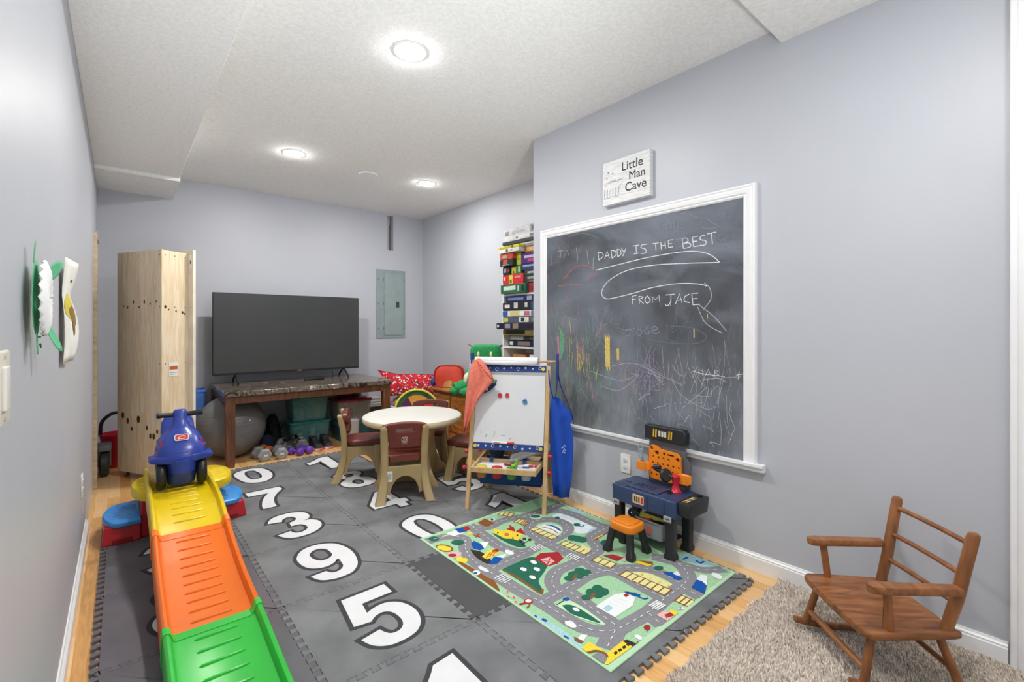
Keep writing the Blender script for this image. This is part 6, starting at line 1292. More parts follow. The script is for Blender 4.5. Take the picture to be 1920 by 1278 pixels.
def chair():
    t = thing('play_chair', '-', 'chair', (0, 0, 0), 0, 'brown and tan plastic play chairs')
    # rear posts, wide at the foot, rounded at the top
    for s in (-1, 1):
        pts = smoothpath([(s * 0.168, -0.205, 0.0), (s * 0.150, -0.175, 0.07), (s * 0.137, -0.150, 0.17), (s * 0.134, -0.145, 0.28), (s * 0.138, -0.155, 0.40), (s * 0.142, -0.178, 0.500)], 4)
        rings = []
        n = len(pts)
        for i, p in enumerate(pts):
            f = i / (n - 1)
            w = 0.034 - 0.009 * min(1, f * 2.2)
            dd = 0.034 - 0.012 * min(1, f * 2.2)
            if f > 0.93:
                w *= 0.9
                dd *= 0.9
            rings.append([(p.x + x, p.y + y, p.z) for x, y in rrect(-w, -dd, w, dd, 0.012, 3)])
        p = pts[-1]
        rings.append([(p.x + x * 0.6, p.y - 0.003 + y * 0.6, p.z + 0.012) for x, y in rrect(-0.02, -0.022, 0.02, 0.022, 0.012, 3)])
        MB().loft(rings).build('rear_post', M_tan, t, ang=50)
        pts = smoothpath([(s * 0.147, 0.137, 0.0), (s * 0.138, 0.126, 0.07), (s * 0.125, 0.112, 0.17), (s * 0.115, 0.105, 0.265)], 4)
        rings = []
        for i, p in enumerate(pts):
            f = i / (len(pts) - 1)
            w, dd = 0.030 - 0.006 * f, 0.033 - 0.006 * f
            rings.append([(p.x + x, p.y + y, p.z) for x, y in rrect(-w, -dd, w, dd, 0.012, 3)])
        MB().loft(rings).build('front_leg', M_tan, t, ang=50)
    # arched aprons joining the legs
    def arch(w, top, spring, th, M):
        q = [(-w, top), (-w, 0.05)]
        for k in range(13):
            a = pi * k / 12
            q.append((-w * 0.78 * cos(a), 0.04 + spring * sin(a)))
        q += [(w, 0.05), (w, top)]
        vs, fs = solid([q], th / 2, 0.004)
        return vs, fs, M
    for vs, fs, M in (arch(0.125, 0.235, 0.125, 0.028, T(0, -0.150, 0, pi / 2)), arch(0.12, 0.265, 0.15, 0.026, T(0, 0.118, 0, pi / 2)),
                      arch(0.135, 0.255, 0.15, 0.026, T(-0.122, -0.018, 0, pi / 2, 0, pi / 2)), arch(0.135, 0.255, 0.15, 0.026, T(0.122, -0.018, 0, pi / 2, 0, pi / 2))):
        MB().add(vs, fs, M).build('apron', M_tan, t, smooth=False)
    s_ = MB().rslab(-0.142, -0.128, 0.142, 0.165, 0.262, 0.305, 0.055, 0.014)
    s_.box(-0.10, -0.165, 0.268, 0.10, -0.10, 0.30)
    s_.build('seat', M_maroon, t, ang=50)
    # backrest with slot
    q = [(-0.105, 0.0), (0.105, 0.0), (0.112, 0.07), (0.128, 0.085), (0.152, 0.10), (0.158, 0.135), (0.145, 0.158), (0.08, 0.172), (0.0, 0.176), (-0.08, 0.172), (-0.145, 0.158), (-0.158, 0.135), (-0.152, 0.10), (-0.128, 0.085), (-0.112, 0.07)]
    q = [(v.x, v.y) for v in smoothpath([(a, b, 0) for a, b in q + [q[0]]], 3)[:-1]]
    hole = rrect(-0.062, 0.112, 0.062, 0.134, 0.011, 4)
    vs, fs = solid([q, hole], 0.019, 0.006)
    bent = [(x, y, z) for x, y, z in vs]
    MB().add(bent, fs, T(0, -0.124, 0.358, pi / 2 + 0.12)).build('backrest', M_maroon, t, smooth=False)
    lgm = MB()
    e = rrect(-0.021, 0.036, 0.021, 0.076, 0.009, 3)
    i_ = rrect(-0.018, 0.039, 0.018, 0.073, 0.007, 3)
    vs, fs = solid([e, i_], 0.0008)
    lgm.add(vs, fs, T(0, 0, 0.0195))
    for a_, b_ in (((-0.012, 0.066), (-0.002, 0.066)), ((-0.012, 0.056), (-0.012, 0.045)), ((-0.004, 0.060), (0.004, 0.052)), ((0.004, 0.068), (0.012, 0.062)), ((0.012, 0.062), (0.010, 0.046)), ((-0.004, 0.046), (0.006, 0.044))):
        lgm.ribbon([a_, b_], 0.005, 0.0205)
    lgm.ribbon([(-0.016, 0.028), (0.016, 0.028)], 0.004, 0.0205)
    lgm.build('emblem', mat('#d9c2ba', 0.5), t, smooth=False).matrix_local = T(0, -0.124, 0.358, pi / 2 + 0.12)
    lb = MB().box(-0.118, -0.168, 0.135, -0.083, -0.1645, 0.205)
    lb.box(-0.112, -0.1686, 0.15, -0.09, -0.168, 0.19, m=1)
    lb.build('sticker', [mat('#e4e6e2', 0.5), mat('#aab3ae', 0.5)], t, smooth=False, label='small white sticker')
    return t
ch = chair()
ch.location = (1.565, 3.10, MAT_TOP)
ch.rotation_euler = (0, 0, -0.37)
ch['label'] = 'nearest brown and tan play chair, its back turned to the camera'
copy_tree(ch, (1.525, 3.69, MAT_TOP), -2.0, 'brown and tan play chair on left side of play table, nearest the dumbbells')
copy_tree(ch, (2.155, 3.085, MAT_TOP), 0.62, 'brown and tan play chair half hidden by the easel')
copy_tree(ch, (2.10, 3.64, MAT_TOP), 2.55, 'brown play chair behind play table, only its curved back top showing')

# ================================================================== sideboard and what lies on it
M_honey = wood('#b8793c', '#8a4f20', (3, 3, 10), 2.5, 0.35)
M_honey2 = wood('#c28442', '#9a5c28', (3, 12, 3), 2.5, 0.3)
t = thing('sideboard', 'honey-coloured wooden sideboard with panelled doors against the alcove wall', 'sideboard', (2.88, 4.06, 0))
# local: front faces -x
MB().box(-0.165, -0.56, 0.06, 0.165, 0.56, 0.505).box(-0.18, -0.575, 0.0, 0.17, 0.575, 0.07).build('body', M_honey, t, bevel=0.004)
MB().box(-0.2, -0.6, 0.505, 0.18, 0.6, 0.53).build('top', M_honey2, t, bevel=0.006)
for k, y in enumerate((-0.38, 0.0, 0.38)):
    d = MB().box(-0.18, y - 0.175, 0.10, -0.166, y + 0.175, 0.47).box(-0.186, y - 0.12, 0.15, -0.18, y + 0.12, 0.42).build('door', M_honey, t, bevel=0.004)
    MB().ball((-0.198, y - 0.15 * (1 if k == 0 else -1), 0.30), 0.012, 10).build('knob', mat('#8a6a3a', 0.3, 0.6), d)

t = thing('dragon_plush', 'green plush dragon with dark horns sitting on the honey sideboard', 'plush toy', (2.84, 3.80, 0.53), -0.75)
# faces the camera side (-y local), slight turn
M_gpl = mat('#2f9a58', 0.95, var=0.15, vs=60, bump=0.6, bs=300)
M_dk = mat('#23302c', 0.9, var=0.1)
rings = []
for z, rx_, ry_ in ((0.0, 0.13, 0.11), (0.05, 0.17, 0.13), (0.13, 0.165, 0.13), (0.22, 0.14, 0.11), (0.30, 0.10, 0.085)):
    rings.append([(rx_ * cos(2 * pi * i / 20) - 0.09 * max(0, 1 - z / 0.3), ry_ * sin(2 * pi * i / 20), z) for i in range(20)])
MB().loft(rings).build('body', M_gpl, t, subsurf=1)
rings = []
for z, k in ((0.29, 0.75), (0.31, 0.95), (0.36, 1.0), (0.44, 1.0), (0.485, 0.94), (0.50, 0.78)):
    rings.append([(x * k, y * k, z) for x, y in rrect(-0.155, -0.12, 0.155, 0.12, 0.07, 5)])
h = MB().loft(rings).build('head', M_gpl, t, subsurf=1)
for s in (-1, 1):
    MB().ball((s * 0.062, -0.108, 0.405), (0.016, 0.018, 0.034), 12, M=T(0, 0, 0)).build('eye', mat('#e8efb8', 0.5), h)
    MB().loft([[(s * 0.135 + s * q * 0.055 + k * 0.028 * x, y * k * 0.035 + 0.01, 0.47 + q * 0.035 + z * k * 0.028) for x, y, z in ((1, 0, 0), (0, 1, 0), (-1, 0, 0.4), (0, -1, 0))] for q, k in ((0, 1), (0.5, 0.8), (1.0, 0.15))]).build('horn', M_dk, h, subsurf=1)
for pts, r0 in (([(-0.10, -0.02, 0.11), (-0.20, -0.07, 0.085), (-0.30, -0.12, 0.062)], 0.08), ([(-0.02, -0.07, 0.07), (-0.10, -0.14, 0.055), (-0.19, -0.21, 0.045)], 0.055), ([(0.08, -0.04, 0.05), (0.13, -0.12, 0.045), (0.15, -0.18, 0.04)], 0.055)):
    p_ = smoothpath(pts, 5)
    MB().tube(p_, [r0 * (1.08 - 0.35 * k / (len(p_) - 1)) for k in range(len(p_))], 12).build('leg', M_gpl, t)
    e_ = p_[-1]
    pw_ = MB().ball((e_.x, e_.y, 0.042), (0.05, 0.048, 0.042), 14).build('paw', M_gpl, t)
    for q in (-1, 0, 1):
        MB().ball((e_.x - 0.03 + 0.012 * q, e_.y - 0.042 + 0.008 * abs(q) - 0.012 * q, 0.03), (0.008, 0.010, 0.008), 8).build('claw', M_dk, pw_)
for s in (-1, 1):
    MB().tube(smoothpath([(s * 0.07, -0.02, 0.28), (s * 0.15, -0.06, 0.22), (s * 0.19, -0.10, 0.15)], 4), [0.045, 0.047, 0.048, 0.047, 0.045, 0.042, 0.04, 0.036, 0.03], 10).build('arm', M_gpl, t)
MB().ball((-0.15, -0.10, 0.16), (0.065, 0.05, 0.07), 14).build('belly', mat('#e6e2c0', 0.9), t, label='cream belly patch')
MB().tube(smoothpath([(0.05, 0.06, 0.05), (0.12, 0.10, 0.05), (0.17, 0.12, 0.04)], 4), [0.06, 0.056, 0.052, 0.048, 0.044, 0.04, 0.034, 0.026, 0.014], 12).build('tail', M_gpl, t)

t = thing('backpack', 'red-orange rounded backpack with blue side pockets at far end of the sideboard', 'backpack', (2.845, 4.485, 0.53), -0.72)
q = rrect(-0.165, 0.0, 0.165, 0.24, 0.10, 6)
MB().loft([[(x * k, y, z * k + 0.004) for x, z in rrect(-0.16, 0.0, 0.16, 0.245, 0.09, 6)] for y, k in ((-0.075, 0.92), (-0.06, 1.0), (0.06, 1.0), (0.075, 0.92))]).build('shell', mat('#d6432e', 0.6, var=0.06), t, ang=50)
rp_ = rrect(-0.161, 0.006, 0.161, 0.248, 0.09, 6)
MB().tube([(x, -0.068, z) for x, z in rp_], 0.007, 6, closed=True).build('piping', mat('#a92222', 0.6), t)
MB().flat([(x, z) for x, z in [(-0.055, 0.006)] + [(0.055 * cos(pi - pi * k / 10), 0.03 + 0.055 * sin(pi * k / 10)) for k in range(11)] + [(0.055, 0.006)]], 0.077, M=T(0, 0, 0, pi / 2)).build('badge', mat('#c9a35c', 0.6, var=0.2, vs=40), t, label='tan arched badge')
for s in (-1, 1):
    MB().loft([[(s * (0.15 + 0.05 * k), y, z) for y, z in ((-0.055, 0.01), (0.055, 0.01), (0.05, 0.16 - 0.05 * k), (-0.05, 0.16 - 0.05 * k))] for k in (0, 1, 1.3)]).build('side_pocket', mat('#2e62b8', 0.7, hex2='#182a55', vs=25), t, subsurf=1)

# ------------------------------------------------------------------ corner: bean bag, pillow, fabric seat
def patches(name, hexes, scale, rough=0.9):
    m = bpy.data.materials.new(name)
    m.use_nodes = True
    nt = m.node_tree
    N, L = nt.nodes, nt.links
    b = N['Principled BSDF']
    b.inputs['Roughness'].default_value = rough
    tc = N.new('ShaderNodeTexCoord')
    vo = N.new('ShaderNodeTexVoronoi')
    vo.inputs['Scale'].default_value = scale
    L.new(tc.outputs['Object'], vo.inputs['Vector'])
    sp = N.new('ShaderNodeSeparateColor')
    L.new(vo.outputs['Color'], sp.inputs['Color'])
    rp = N.new('ShaderNodeValToRGB')
    cr = rp.color_ramp
    cr.interpolation = 'CONSTANT'
    cr.elements[0].position = 0
    cr.elements[0].color = lin(hexes[0])
    cr.elements[1].position = 1.0 / len(hexes)
    cr.elements[1].color = lin(hexes[1])
    for i in range(2, len(hexes)):
        e = cr.elements.new(i / len(hexes))
        e.color = lin(hexes[i])
    L.new(sp.outputs['Red'], rp.inputs['Fac'])
    L.new(rp.outputs['Color'], b.inputs['Base Color'])
    return m
t = thing('bean_bag', 'multicoloured patterned bean bag in the corner beyond the marble table', 'bean bag', (2.69, 5.05, 0))
random.seed(3)
rings = []
for z, k in ((0, 0.82), (0.05, 1.0), (0.16, 1.02), (0.27, 0.92), (0.36, 0.74), (0.41, 0.45), (0.43, 0.15)):
    rings.append([(0.34 * k * cos(2 * pi * i / 26) * (1 + 0.05 * sin(5 * i + z * 20)), 0.30 * k * sin(2 * pi * i / 26) * (1 + 0.05 * cos(4 * i)), z) for i in range(26)])
MB().loft(rings).build('bag', patches('bean_bag_print', ['#d8d4c4', '#c93a34', '#2f62a8', '#d7b53a', '#4f8a4f', '#c98a3a', '#e5e2d8', '#2d3a52', '#b8d0d8', '#c9382f', '#e0d9b0'], 34), t, subsurf=1)
MB().cyl((0, 0, 0.43), (0, 0, 0.445), 0.02, 10).build('pull_tab', mat('#8a2f2a', 0.8), t)
t = thing('pillow', 'crumpled red pillow with white print propped on top of the bean bag', 'pillow', (2.585, 4.90, 0.385), -0.50)
def pil(sgn):
    out = []
    for j in range(13):
        v = j / 12
        r = []
        for i in range(25):
            u = i / 24
            th = (sin(pi * u) ** 0.5) * (sin(pi * v) ** 0.5)
            pinch = 1 - 0.14 * sin(pi * u)
            x = (u - 0.5) * 0.62 * (1 - 0.08 * sin(pi * v)) - (0.07 * v * v if u < 0.2 else 0) * (0.2 - u) / 0.2
            z = 0.02 + v * 0.25 * pinch + 0.012 * sin(8 * u + 3 * v) + 0.05 * v * (1 - u)
            y = sgn * th * (0.075 + 0.012 * sin(13 * u + 6 * v)) + 0.07 * v
            r.append((x, y, z))
        out.append(r)
    return out
pw = MB()
pw.strip(pil(1)).strip(pil(-1))
pw.build('cover', patches('pillow_print', ['#c51f30', '#d02436', '#c51f30', '#cd2434', '#c51f30', '#e9e4e2', '#c51f30', '#cf2b3a', '#c9182c', '#2f3a36', '#c9182c', '#d9828a'], 66), t, ang=80)
e_ = pil(1)
MB().tube([e_[-1][i] for i in range(0, 25, 2)], 0.005, 6).build('seam', mat('#a81526', 0.9), t)
t = thing('fabric_seat', 'round-backed green fabric play seat with yellow piping and coloured wedges behind play table', 'toy seat', (2.395, 4.40, 0), -0.62)
out = [(-0.23, 0.0)] + [(0.23 * cos(pi - pi * k / 20), 0.31 + 0.245 * sin(pi * k / 20)) for k in range(21)] + [(0.23, 0.0)]
MB().prism(out, -0.05, 0.05, M=T(0, 0, 0, pi / 2)).build('back', mat('#2f6b3a', 0.8, hex2='#20262a', vs=7), t, bevel=0.015)
MB().tube([(x, -0.05, z) for x, z in out[1:-1]], 0.011, 8).build('piping', mat('#d9dd4a', 0.7), t, label='yellow piping')
wd = MB()
for k, (a0, a1) in enumerate(((2.75, 2.1), (2.1, 1.0), (1.0, 0.4))):
    wd.flat([(0, 0.30)] + [(0.185 * cos(a0 + (a1 - a0) * i / 8), 0.315 + 0.185 * sin(a0 + (a1 - a0) * i / 8)) for i in range(9)], 0.0515, M=T(0, 0, 0, pi / 2), m=k)
wd.build('coloured_wedges', [mat('#5a2a5a', 0.8), mat('#e2a13a', 0.8), mat('#d8443a', 0.8)], t, smooth=False, label='purple, orange and red wedges')
MB().loft([[(x, y, z) for x, y in rrect(-0.2 * k, -0.30, 0.2 * k, -0.05, 0.06, 4)] for z, k in ((0, 0.95), (0.03, 1.0), (0.13, 1.0), (0.16, 0.92))]).build('cushion', mat('#b8333a', 0.8), t, ang=50)

# ================================================================== game shelf in the alcove
SHX, SY0, SY1 = 2.775, 2.66, 3.452
M_sh = mat('#e6e4df', 0.45, var=0.02)
t = thing('game_shelf', 'tall white shelf unit in the alcove stacked with board games', 'shelf', (SHX, 3.05, 0))
LV = [0.02, 0.44, 0.86, 1.016, 1.505, 1.962]
for y0 in (SY0, SY1 - 0.018):
    MB().box(0, y0 - 3.05, 0, 0.29, y0 + 0.018 - 3.05, 1.975).build('side', M_sh, t, bevel=0.001)
MB().box(0.284, SY0 - 3.05 + 0.018, 0, 0.29, SY1 - 3.05 - 0.018, 1.96).build('back', M_sh, t)
for z in (0.02, 0.50, 1.028, 1.512, 1.965):
    MB().box(0.001, SY0 - 3.05 + 0.018, z - 0.018, 0.284, SY1 - 3.05 - 0.018, z).build('board', M_sh, t, bevel=0.001)
GA = 'board game boxes on the alcove shelf'
def game(y1, wy, z, h, col, marks, label, x=SHX - 0.0, d=0.26, rz=0.0, top=None):
    """box standing flat: y1 = its left (far) end as seen, wy = width along the shelf"""
    if y1 > 3.43:                        # boxes reaching past the side panel stick out at the front instead
        x -= 0.83 * (y1 - 3.43)
        y1 = 3.43
    cy = y1 - wy / 2
    t = thing('game_box', label, 'board game', (x + d / 2, cy, z), rz, GA)
    MB().box(-d / 2, -wy / 2, 0, d / 2, wy / 2, h * 0.46).build('base', mat(top or col, 0.45, var=0.1, vs=14), t, bevel=0.0015)
    MB().box(-d / 2 - 0.001, -wy / 2 - 0.001, h * 0.46 + 0.0008 if False else h * 0.2, d / 2 + 0.001, wy / 2 + 0.001, h - 0.0012).build('lid', mat(col, 0.4, var=0.1, vs=14), t, bevel=0.0015)
    if marks:
        p = MB()
        cols = []
        for im, (a, b, c, e, hx) in enumerate(marks):          # fractions along the face: left, right, bottom, top
            if hx not in cols:
                cols.append(hx)
            ya, yb = wy / 2 - a * wy, wy / 2 - b * wy
            p.box(-d / 2 - 0.0022 - im * 0.0004, yb, h * c, -d / 2 - 0.0008, ya, h * e, m=cols.index(hx))
        p.build('print', [mat(hx, 0.45, var=0.12, vs=60) for hx in cols], t, smooth=False)
    return t
W_, K_ = '#e8e8e6', '#26282c'
# lowest visible compartment
game(3.37, 0.18, 0.505, 0.45, '#b98a55', [(0.1, 0.9, 0.1, 0.3, '#a87b48')], 'brown cardboard box in the lowest visible compartment of the game shelf', d=0.2, x=SHX + 0.06)
tt = game(3.165, 0.33, 0.545, 0.395, '#e4e4e6', [(0.05, 0.3, 0.35, 0.75, '#54402f'), (0.0, 0.35, 0.05, 0.3, '#c03a2c'), (0.6, 0.75, 0.2, 0.7, '#2f62a8')], 'white box with red and blue print leaning in the lowest visible compartment', x=SHX + 0.03, d=0.2)
tt.rotation_euler = (0.16, 0, 0)
# second compartment, bottom to top
DK = '#22263c'
game(3.36, 0.66, 1.0295, 0.054, DK, [(0.03, 0.1, 0.2, 0.8, W_), (0.2, 0.45, 0.2, 0.85, '#8a7c7c'), (0.6, 0.66, 0.2, 0.8, W_)], 'dark blue game box lying on the second lowest visible shelf board, bottom of stack')
game(3.33, 0.60, 1.085, 0.042, '#2c2a2a', [(0.0, 0.3, 0.1, 0.9, '#8d938f'), (0.45, 0.7, 0.2, 0.8, '#54503f')], 'black and grey game box second from bottom of the middle stack')
game(3.44, 0.62, 1.129, 0.055, '#c9b27a', [(0.08, 0.6, 0.15, 0.9, '#23372c'), (0.5, 0.62, 0.2, 0.85, '#d9c68c'), (0.0, 0.08, 0.1, 0.9, '#7a5638')], 'tan and dark green game box in the middle stack')
game(3.475, 0.62, 1.186, 0.056, '#1f2036', [(0.2, 0.32, 0.15, 0.85, '#8d8ea8'), (0.38, 0.5, 0.1, 0.9, '#8c8068'), (0.02, 0.06, 0.3, 0.7, W_)], 'very dark navy game box sticking out past the left end of the shelf', x=SHX - 0.05)
game(3.44, 0.60, 1.244, 0.055, '#5b5d70', [(0.02, 0.12, 0.15, 0.8, '#c9d24a'), (0.38, 0.6, 0.1, 0.9, '#e1e0d8'), (0.43, 0.5, 0.2, 0.8, '#33343a'), (0.66, 0.8, 0.2, 0.8, '#7d8a4a')], 'grey game box with lime patch and white print in the middle stack')
game(3.445, 0.60, 1.301, 0.054, '#e3e3e2', [(0.0, 0.12, 0.05, 0.95, '#2c5aa8'), (0.18, 0.4, 0.1, 0.9, '#d6c98a'), (0.5, 0.62, 0.15, 0.85, '#c46a7a'), (0.66, 0.95, 0.1, 0.9, '#5a7c94')], 'white game box with a blue left end and colour pictures in the middle stack')
game(3.445, 0.60, 1.357, 0.074, '#202124', [(0.05, 0.17, 0.3, 0.75, '#d8d8d6'), (0.27, 0.36, 0.25, 0.95, '#c8c8c8'), (0.52, 0.58, 0.35, 0.9, '#c8c8c8'), (0.66, 0.8, 0.1, 0.9, '#2e4d73')], 'black game box with white logos near the top of the middle stack')
game(3.40, 0.62, 1.4335, 0.058, '#232c58', [(0.05, 0.4, 0.3, 0.7, '#7e8cc0'), (0.48, 0.58, 0.2, 0.85, '#a9add0')], 'navy blue game box on top of the middle stack under the long shelf board')
# third compartment, bottom to top
game(3.46, 0.345, 1.5135, 0.082, '#1f6a4c', [(0.12, 0.62, 0.35, 0.8, '#cfe0d2'), (0.7, 0.76, 0.2, 0.8, '#bcd0c2'), (0.85, 0.95, 0.15, 0.85, '#12241d')], 'green game box with white lettering at bottom left of the upper stack', x=SHX - 0.012)
game(3.08, 0.10, 1.5135, 0.08, '#b0323c', [(0.3, 0.6, 0.2, 0.8, '#86202c')], 'small dark red upright game box right of the green box')
game(3.445, 0.29, 1.598, 0.09, '#cf2430', [(0.32, 0.5, 0.1, 0.95, '#d8d23a'), (0.36, 0.46, 0.15, 0.5, '#3f7a34'), (0.05, 0.14, 0.45, 0.8, '#e8d4d2'), (0.6, 0.9, 0.6, 0.8, '#e08a86')], 'bright red game box with yellow figure in the upper stack')
game(3.135, 0.40, 1.598, 0.066, '#33383a', [(0.1, 0.5, 0.5, 0.8, '#9aa19f'), (0.15, 0.4, 0.1, 0.3, '#7f5a5e')], 'dark grey game box right of the bright red box')
game(3.445, 0.10, 1.690, 0.075, '#1c1c22', [(0.2, 0.5, 0.3, 0.8, '#a9a4b0'), (0.6, 0.9, 0.3, 0.7, '#a83a62')], 'small black and pink game box at left of the upper stack')
game(3.325, 0.14, 1.690, 0.075, '#3f8a3f', [(0.1, 0.5, 0.1, 0.9, '#d2cf3c'), (0.2, 0.35, 0.1, 0.4, '#c23a34'), (0.75, 0.9, 0.2, 0.9, '#c9dcca')], 'lime and green game box in the middle of the upper stack')
game(3.136, 0.40, 1.6655, 0.047, '#2a3538', [(0.1, 0.55, 0.3, 0.7, '#9fb0b0'), (0.65, 0.8, 0.25, 0.85, '#d5dad8')], 'dark slate game box right of the green and lime box')
game(3.47, 0.18, 1.767, 0.064, '#25252b', [(0.25, 0.6, 0.25, 0.9, '#b85a40'), (0.2, 0.75, 0.1, 0.2, '#b9b9ba')], 'black game box with orange picture on the left below the orange-red box', x=SHX - 0.012)
game(3.182, 0.45, 1.714, 0.058, '#2b3268', [(0.05, 0.4, 0.5, 0.75, '#a8abc8'), (0.55, 0.68, 0.15, 0.9, '#e0e0e8')], 'indigo game box under the purple one on the right of shelf')
game(3.47, 0.18, 1.832, 0.050, '#d24a2c', [(0.2, 0.55, 0.2, 0.8, '#c9b4a0')], 'orange-red game box on the left below the white box', x=SHX - 0.012)
game(3.246, 0.06, 1.768, 0.112, '#c6cf3f', [(0.1, 0.9, 0.4, 0.6, '#b2bb30')], 'yellow-green upright game box left of the purple box')
game(3.182, 0.45, 1.7735, 0.092, '#5a2a86', [(0.1, 0.75, 0.5, 0.75, '#d9cfe6'), (0.2, 0.62, 0.15, 0.42, '#d64a86')], 'purple game box with pink label on the right of shelf')
game(3.485, 0.29, 1.885, 0.036, '#e6e4da', [(0.38, 0.48, 0.15, 0.9, '#4a4a42'), (0.6, 0.7, 0.3, 0.7, '#9a9a94')], 'white game box lying under the yellow box near the shelf top', x=SHX - 0.02)
# (resting pieces on the top board)
game(3.45, 0.60, 1.9665, 0.03, '#2b2e3a', None, 'thin dark box lying on the top board of the game shelf')
game(3.485, 0.29, 1.923, 0.022, '#e2da34', [(0.1, 0.6, 0.3, 0.75, '#b6ad22'), (0.65, 0.75, 0.1, 0.9, '#4a4a30')], 'bright yellow game box sticking out just below the shelf top', x=SHX - 0.02)
game(3.44, 0.62, 1.9985, 0.04, '#dcdcdc', [(0.3, 0.34, 0.3, 0.7, '#5a5a5c'), (0.6, 0.75, 0.2, 0.8, '#77787c'), (0.8, 0.95, 0.2, 0.8, '#a8505a')], 'pale grey game box second from the top of the pile above the shelf')
game(3.43, 0.60, 2.040, 0.075, '#cfd0d2', [(0.03, 0.12, 0.2, 0.7, '#8a8c90'), (0.2, 0.5, 0.3, 0.6, '#b2b4b8'), (0.62, 0.98, 0.1, 0.95, '#8a8c8e'), (0.66, 0.76, 0.25, 0.8, '#4a4c50'), (0.8, 0.92, 0.2, 0.8, '#55575c')], 'large silver grey game box on top of the whole pile')
game(3.13, 0.40, 1.867, 0.058, '#a8683a', [(0.06, 0.6, 0.2, 0.8, '#d9b070')], 'orange-brown game box with tan lettering above the purple box on the shelf')
game(3.13, 0.40, 1.9265, 0.018, '#8f98b5', None, 'thin blue-grey game box tucked just below the top board of game shelf')

# ================================================================== roller slide
M_yel = mat('#e8c912', 0.3, var=0.04, vs=4)
M_ora = mat('#f0741c', 0.3, var=0.04, vs=4)
M_grn = mat('#35bf45', 0.3, var=0.04, vs=4)
M_red = mat('#b30d1e', 0.4, var=0.05, vs=5)
M_sky = mat('#3f92e0', 0.32, var=0.04, vs=5)
SXC, SYC = 0.268, 3.5
t = thing('toy_slide', 'yellow, orange and green toy coaster slide with red base and blue steps', 'slide', (SXC, SYC, MAT_TOP))
PROF = [(3.74, 0.280), (3.5, 0.280), (3.2, 0.280), (3.06, 0.277), (2.94, 0.264), (2.84, 0.240), (2.75, 0.212), (2.62, 0.177), (2.5, 0.150), (2.3, 0.119), (2.1, 0.102), (1.95, 0.092), (1.75, 0.068), (1.55, 0.048), (1.3, 0.035), (1.1, 0.030)]
sp = smoothpath([(a, b, 0) for a, b in PROF], 5)
def zat(y):
    for i in range(len(sp) - 1):
        if sp[i].x >= y >= sp[i + 1].x:
            f = (sp[i].x - y) / max(1e-6, sp[i].x - sp[i + 1].x)
            return sp[i].y + f * (sp[i + 1].y - sp[i].y)
    return sp[-1].y
def section(y, z, grow=0.0):
    """channel cross-section at y: outer skirt, rolled rim, floor"""
    zb = max(MAT_TOP + 0.001, z - 0.075)
    rim = 0.034
    g = grow
    P = [(-0.158 - g, zb), (-0.156 - g, z + rim - 0.008), (-0.152 - g, z + rim), (-0.146, z + rim + 0.003), (-0.138 + g, z + rim), (-0.133 + g, z + rim - 0.01), (-0.128 + g, z + 0.006), (-0.118, z)]
    P2 = [(-x, zz) for x, zz in reversed(P)]
    Q = P + P2 + [(0.13, max(zb, z - 0.05)), (0.12, max(MAT_TOP + 0.0005, z - 0.016)), (-0.12, max(MAT_TOP + 0.0005, z - 0.016)), (-0.13, max(zb, z - 0.05))]
    return [(x + 0.0, y - SYC, zz - MAT_TOP) for x, zz in Q]
def track(name, y0, y1, m, label):
    ys = [p.x for p in sp if y1 < p.x < y0]
    ys = [y0] + ys + [y1]
    rings = []
    for i, y in enumerate(ys):
        rings.append(section(y, zat(y)))
    mb = MB().loft(rings)
    # raised grip ribs across the floor
    y = y0 - 0.06
    while y > y1 + 0.04:
        z = zat(y) - MAT_TOP
        r = MB()
        mb.tube([(-0.068, y - SYC, z + 0.0005), (-0.06, y - SYC, z + 0.001), (0.06, y - SYC, z + 0.001), (0.068, y - SYC, z + 0.0005)], [0.001, 0.0048, 0.0048, 0.001], 8)
        y -= 0.064 if y > 2.3 else 0.07
    o = mb.build(name, m, t, ang=40, label=label)
    return o
track('track', 3.725, 2.745, M_yel, 'yellow top section of the track')
track('track', 2.745, 2.045, M_ora, 'orange middle section of the track')
track('track', 2.045, 1.10, M_grn, 'green bottom section of the track')
for y, m in ((2.745, M_ora), (2.045, M_grn)):      # overlapping collars at the joints
    MB().loft([section(y + 0.012, zat(y + 0.012) + 0.0025, 0.003), section(y - 0.03, zat(y - 0.03) + 0.0025, 0.003)]).build('joint', m, t, ang=40)
# platform with a rounded wing on each side
z0, z1 = 0.235 - MAT_TOP, 0.278 - MAT_TOP
def wing(s):
    mb = MB()
    c0 = 0.17 if s > 0 else 0.105
    q = [(s * 0.12, -0.20)] + [(s * (c0 + 0.115 * cos(a)), 0.02 + 0.20 * sin(a)) for a in [(-pi / 2 + pi * k / 14) for k in range(15)]] + [(s * 0.12, 0.22)]
    q = [(x, y) for x, y in q]
    mb.loft([[(x * (1 if k == 0 else 1), y, z) for x, y in [((px - s * 0.15) * kk + s * 0.15, (py - 0.02) * kk + 0.02) for px, py in q]] for k, (z, kk) in enumerate(((z0 - 0.015, 0.97), (z0, 1.0), (z1 - 0.008, 1.0), (z1, 0.95)))])
    for k in range(4):
        mb.tube([(s * 0.155, -0.06 + 0.05 * k, z1), (s * (c0 + 0.08), -0.06 + 0.05 * k, z1)], 0.0035, 6)
    mb.build('wing', M_yel, t, ang=45)
wing(-1)
wing(1)
MB().box(-0.15, -0.02, z0, 0.15, 0.25, z1 - 0.002).build('platform', M_yel, t, bevel=0.006)
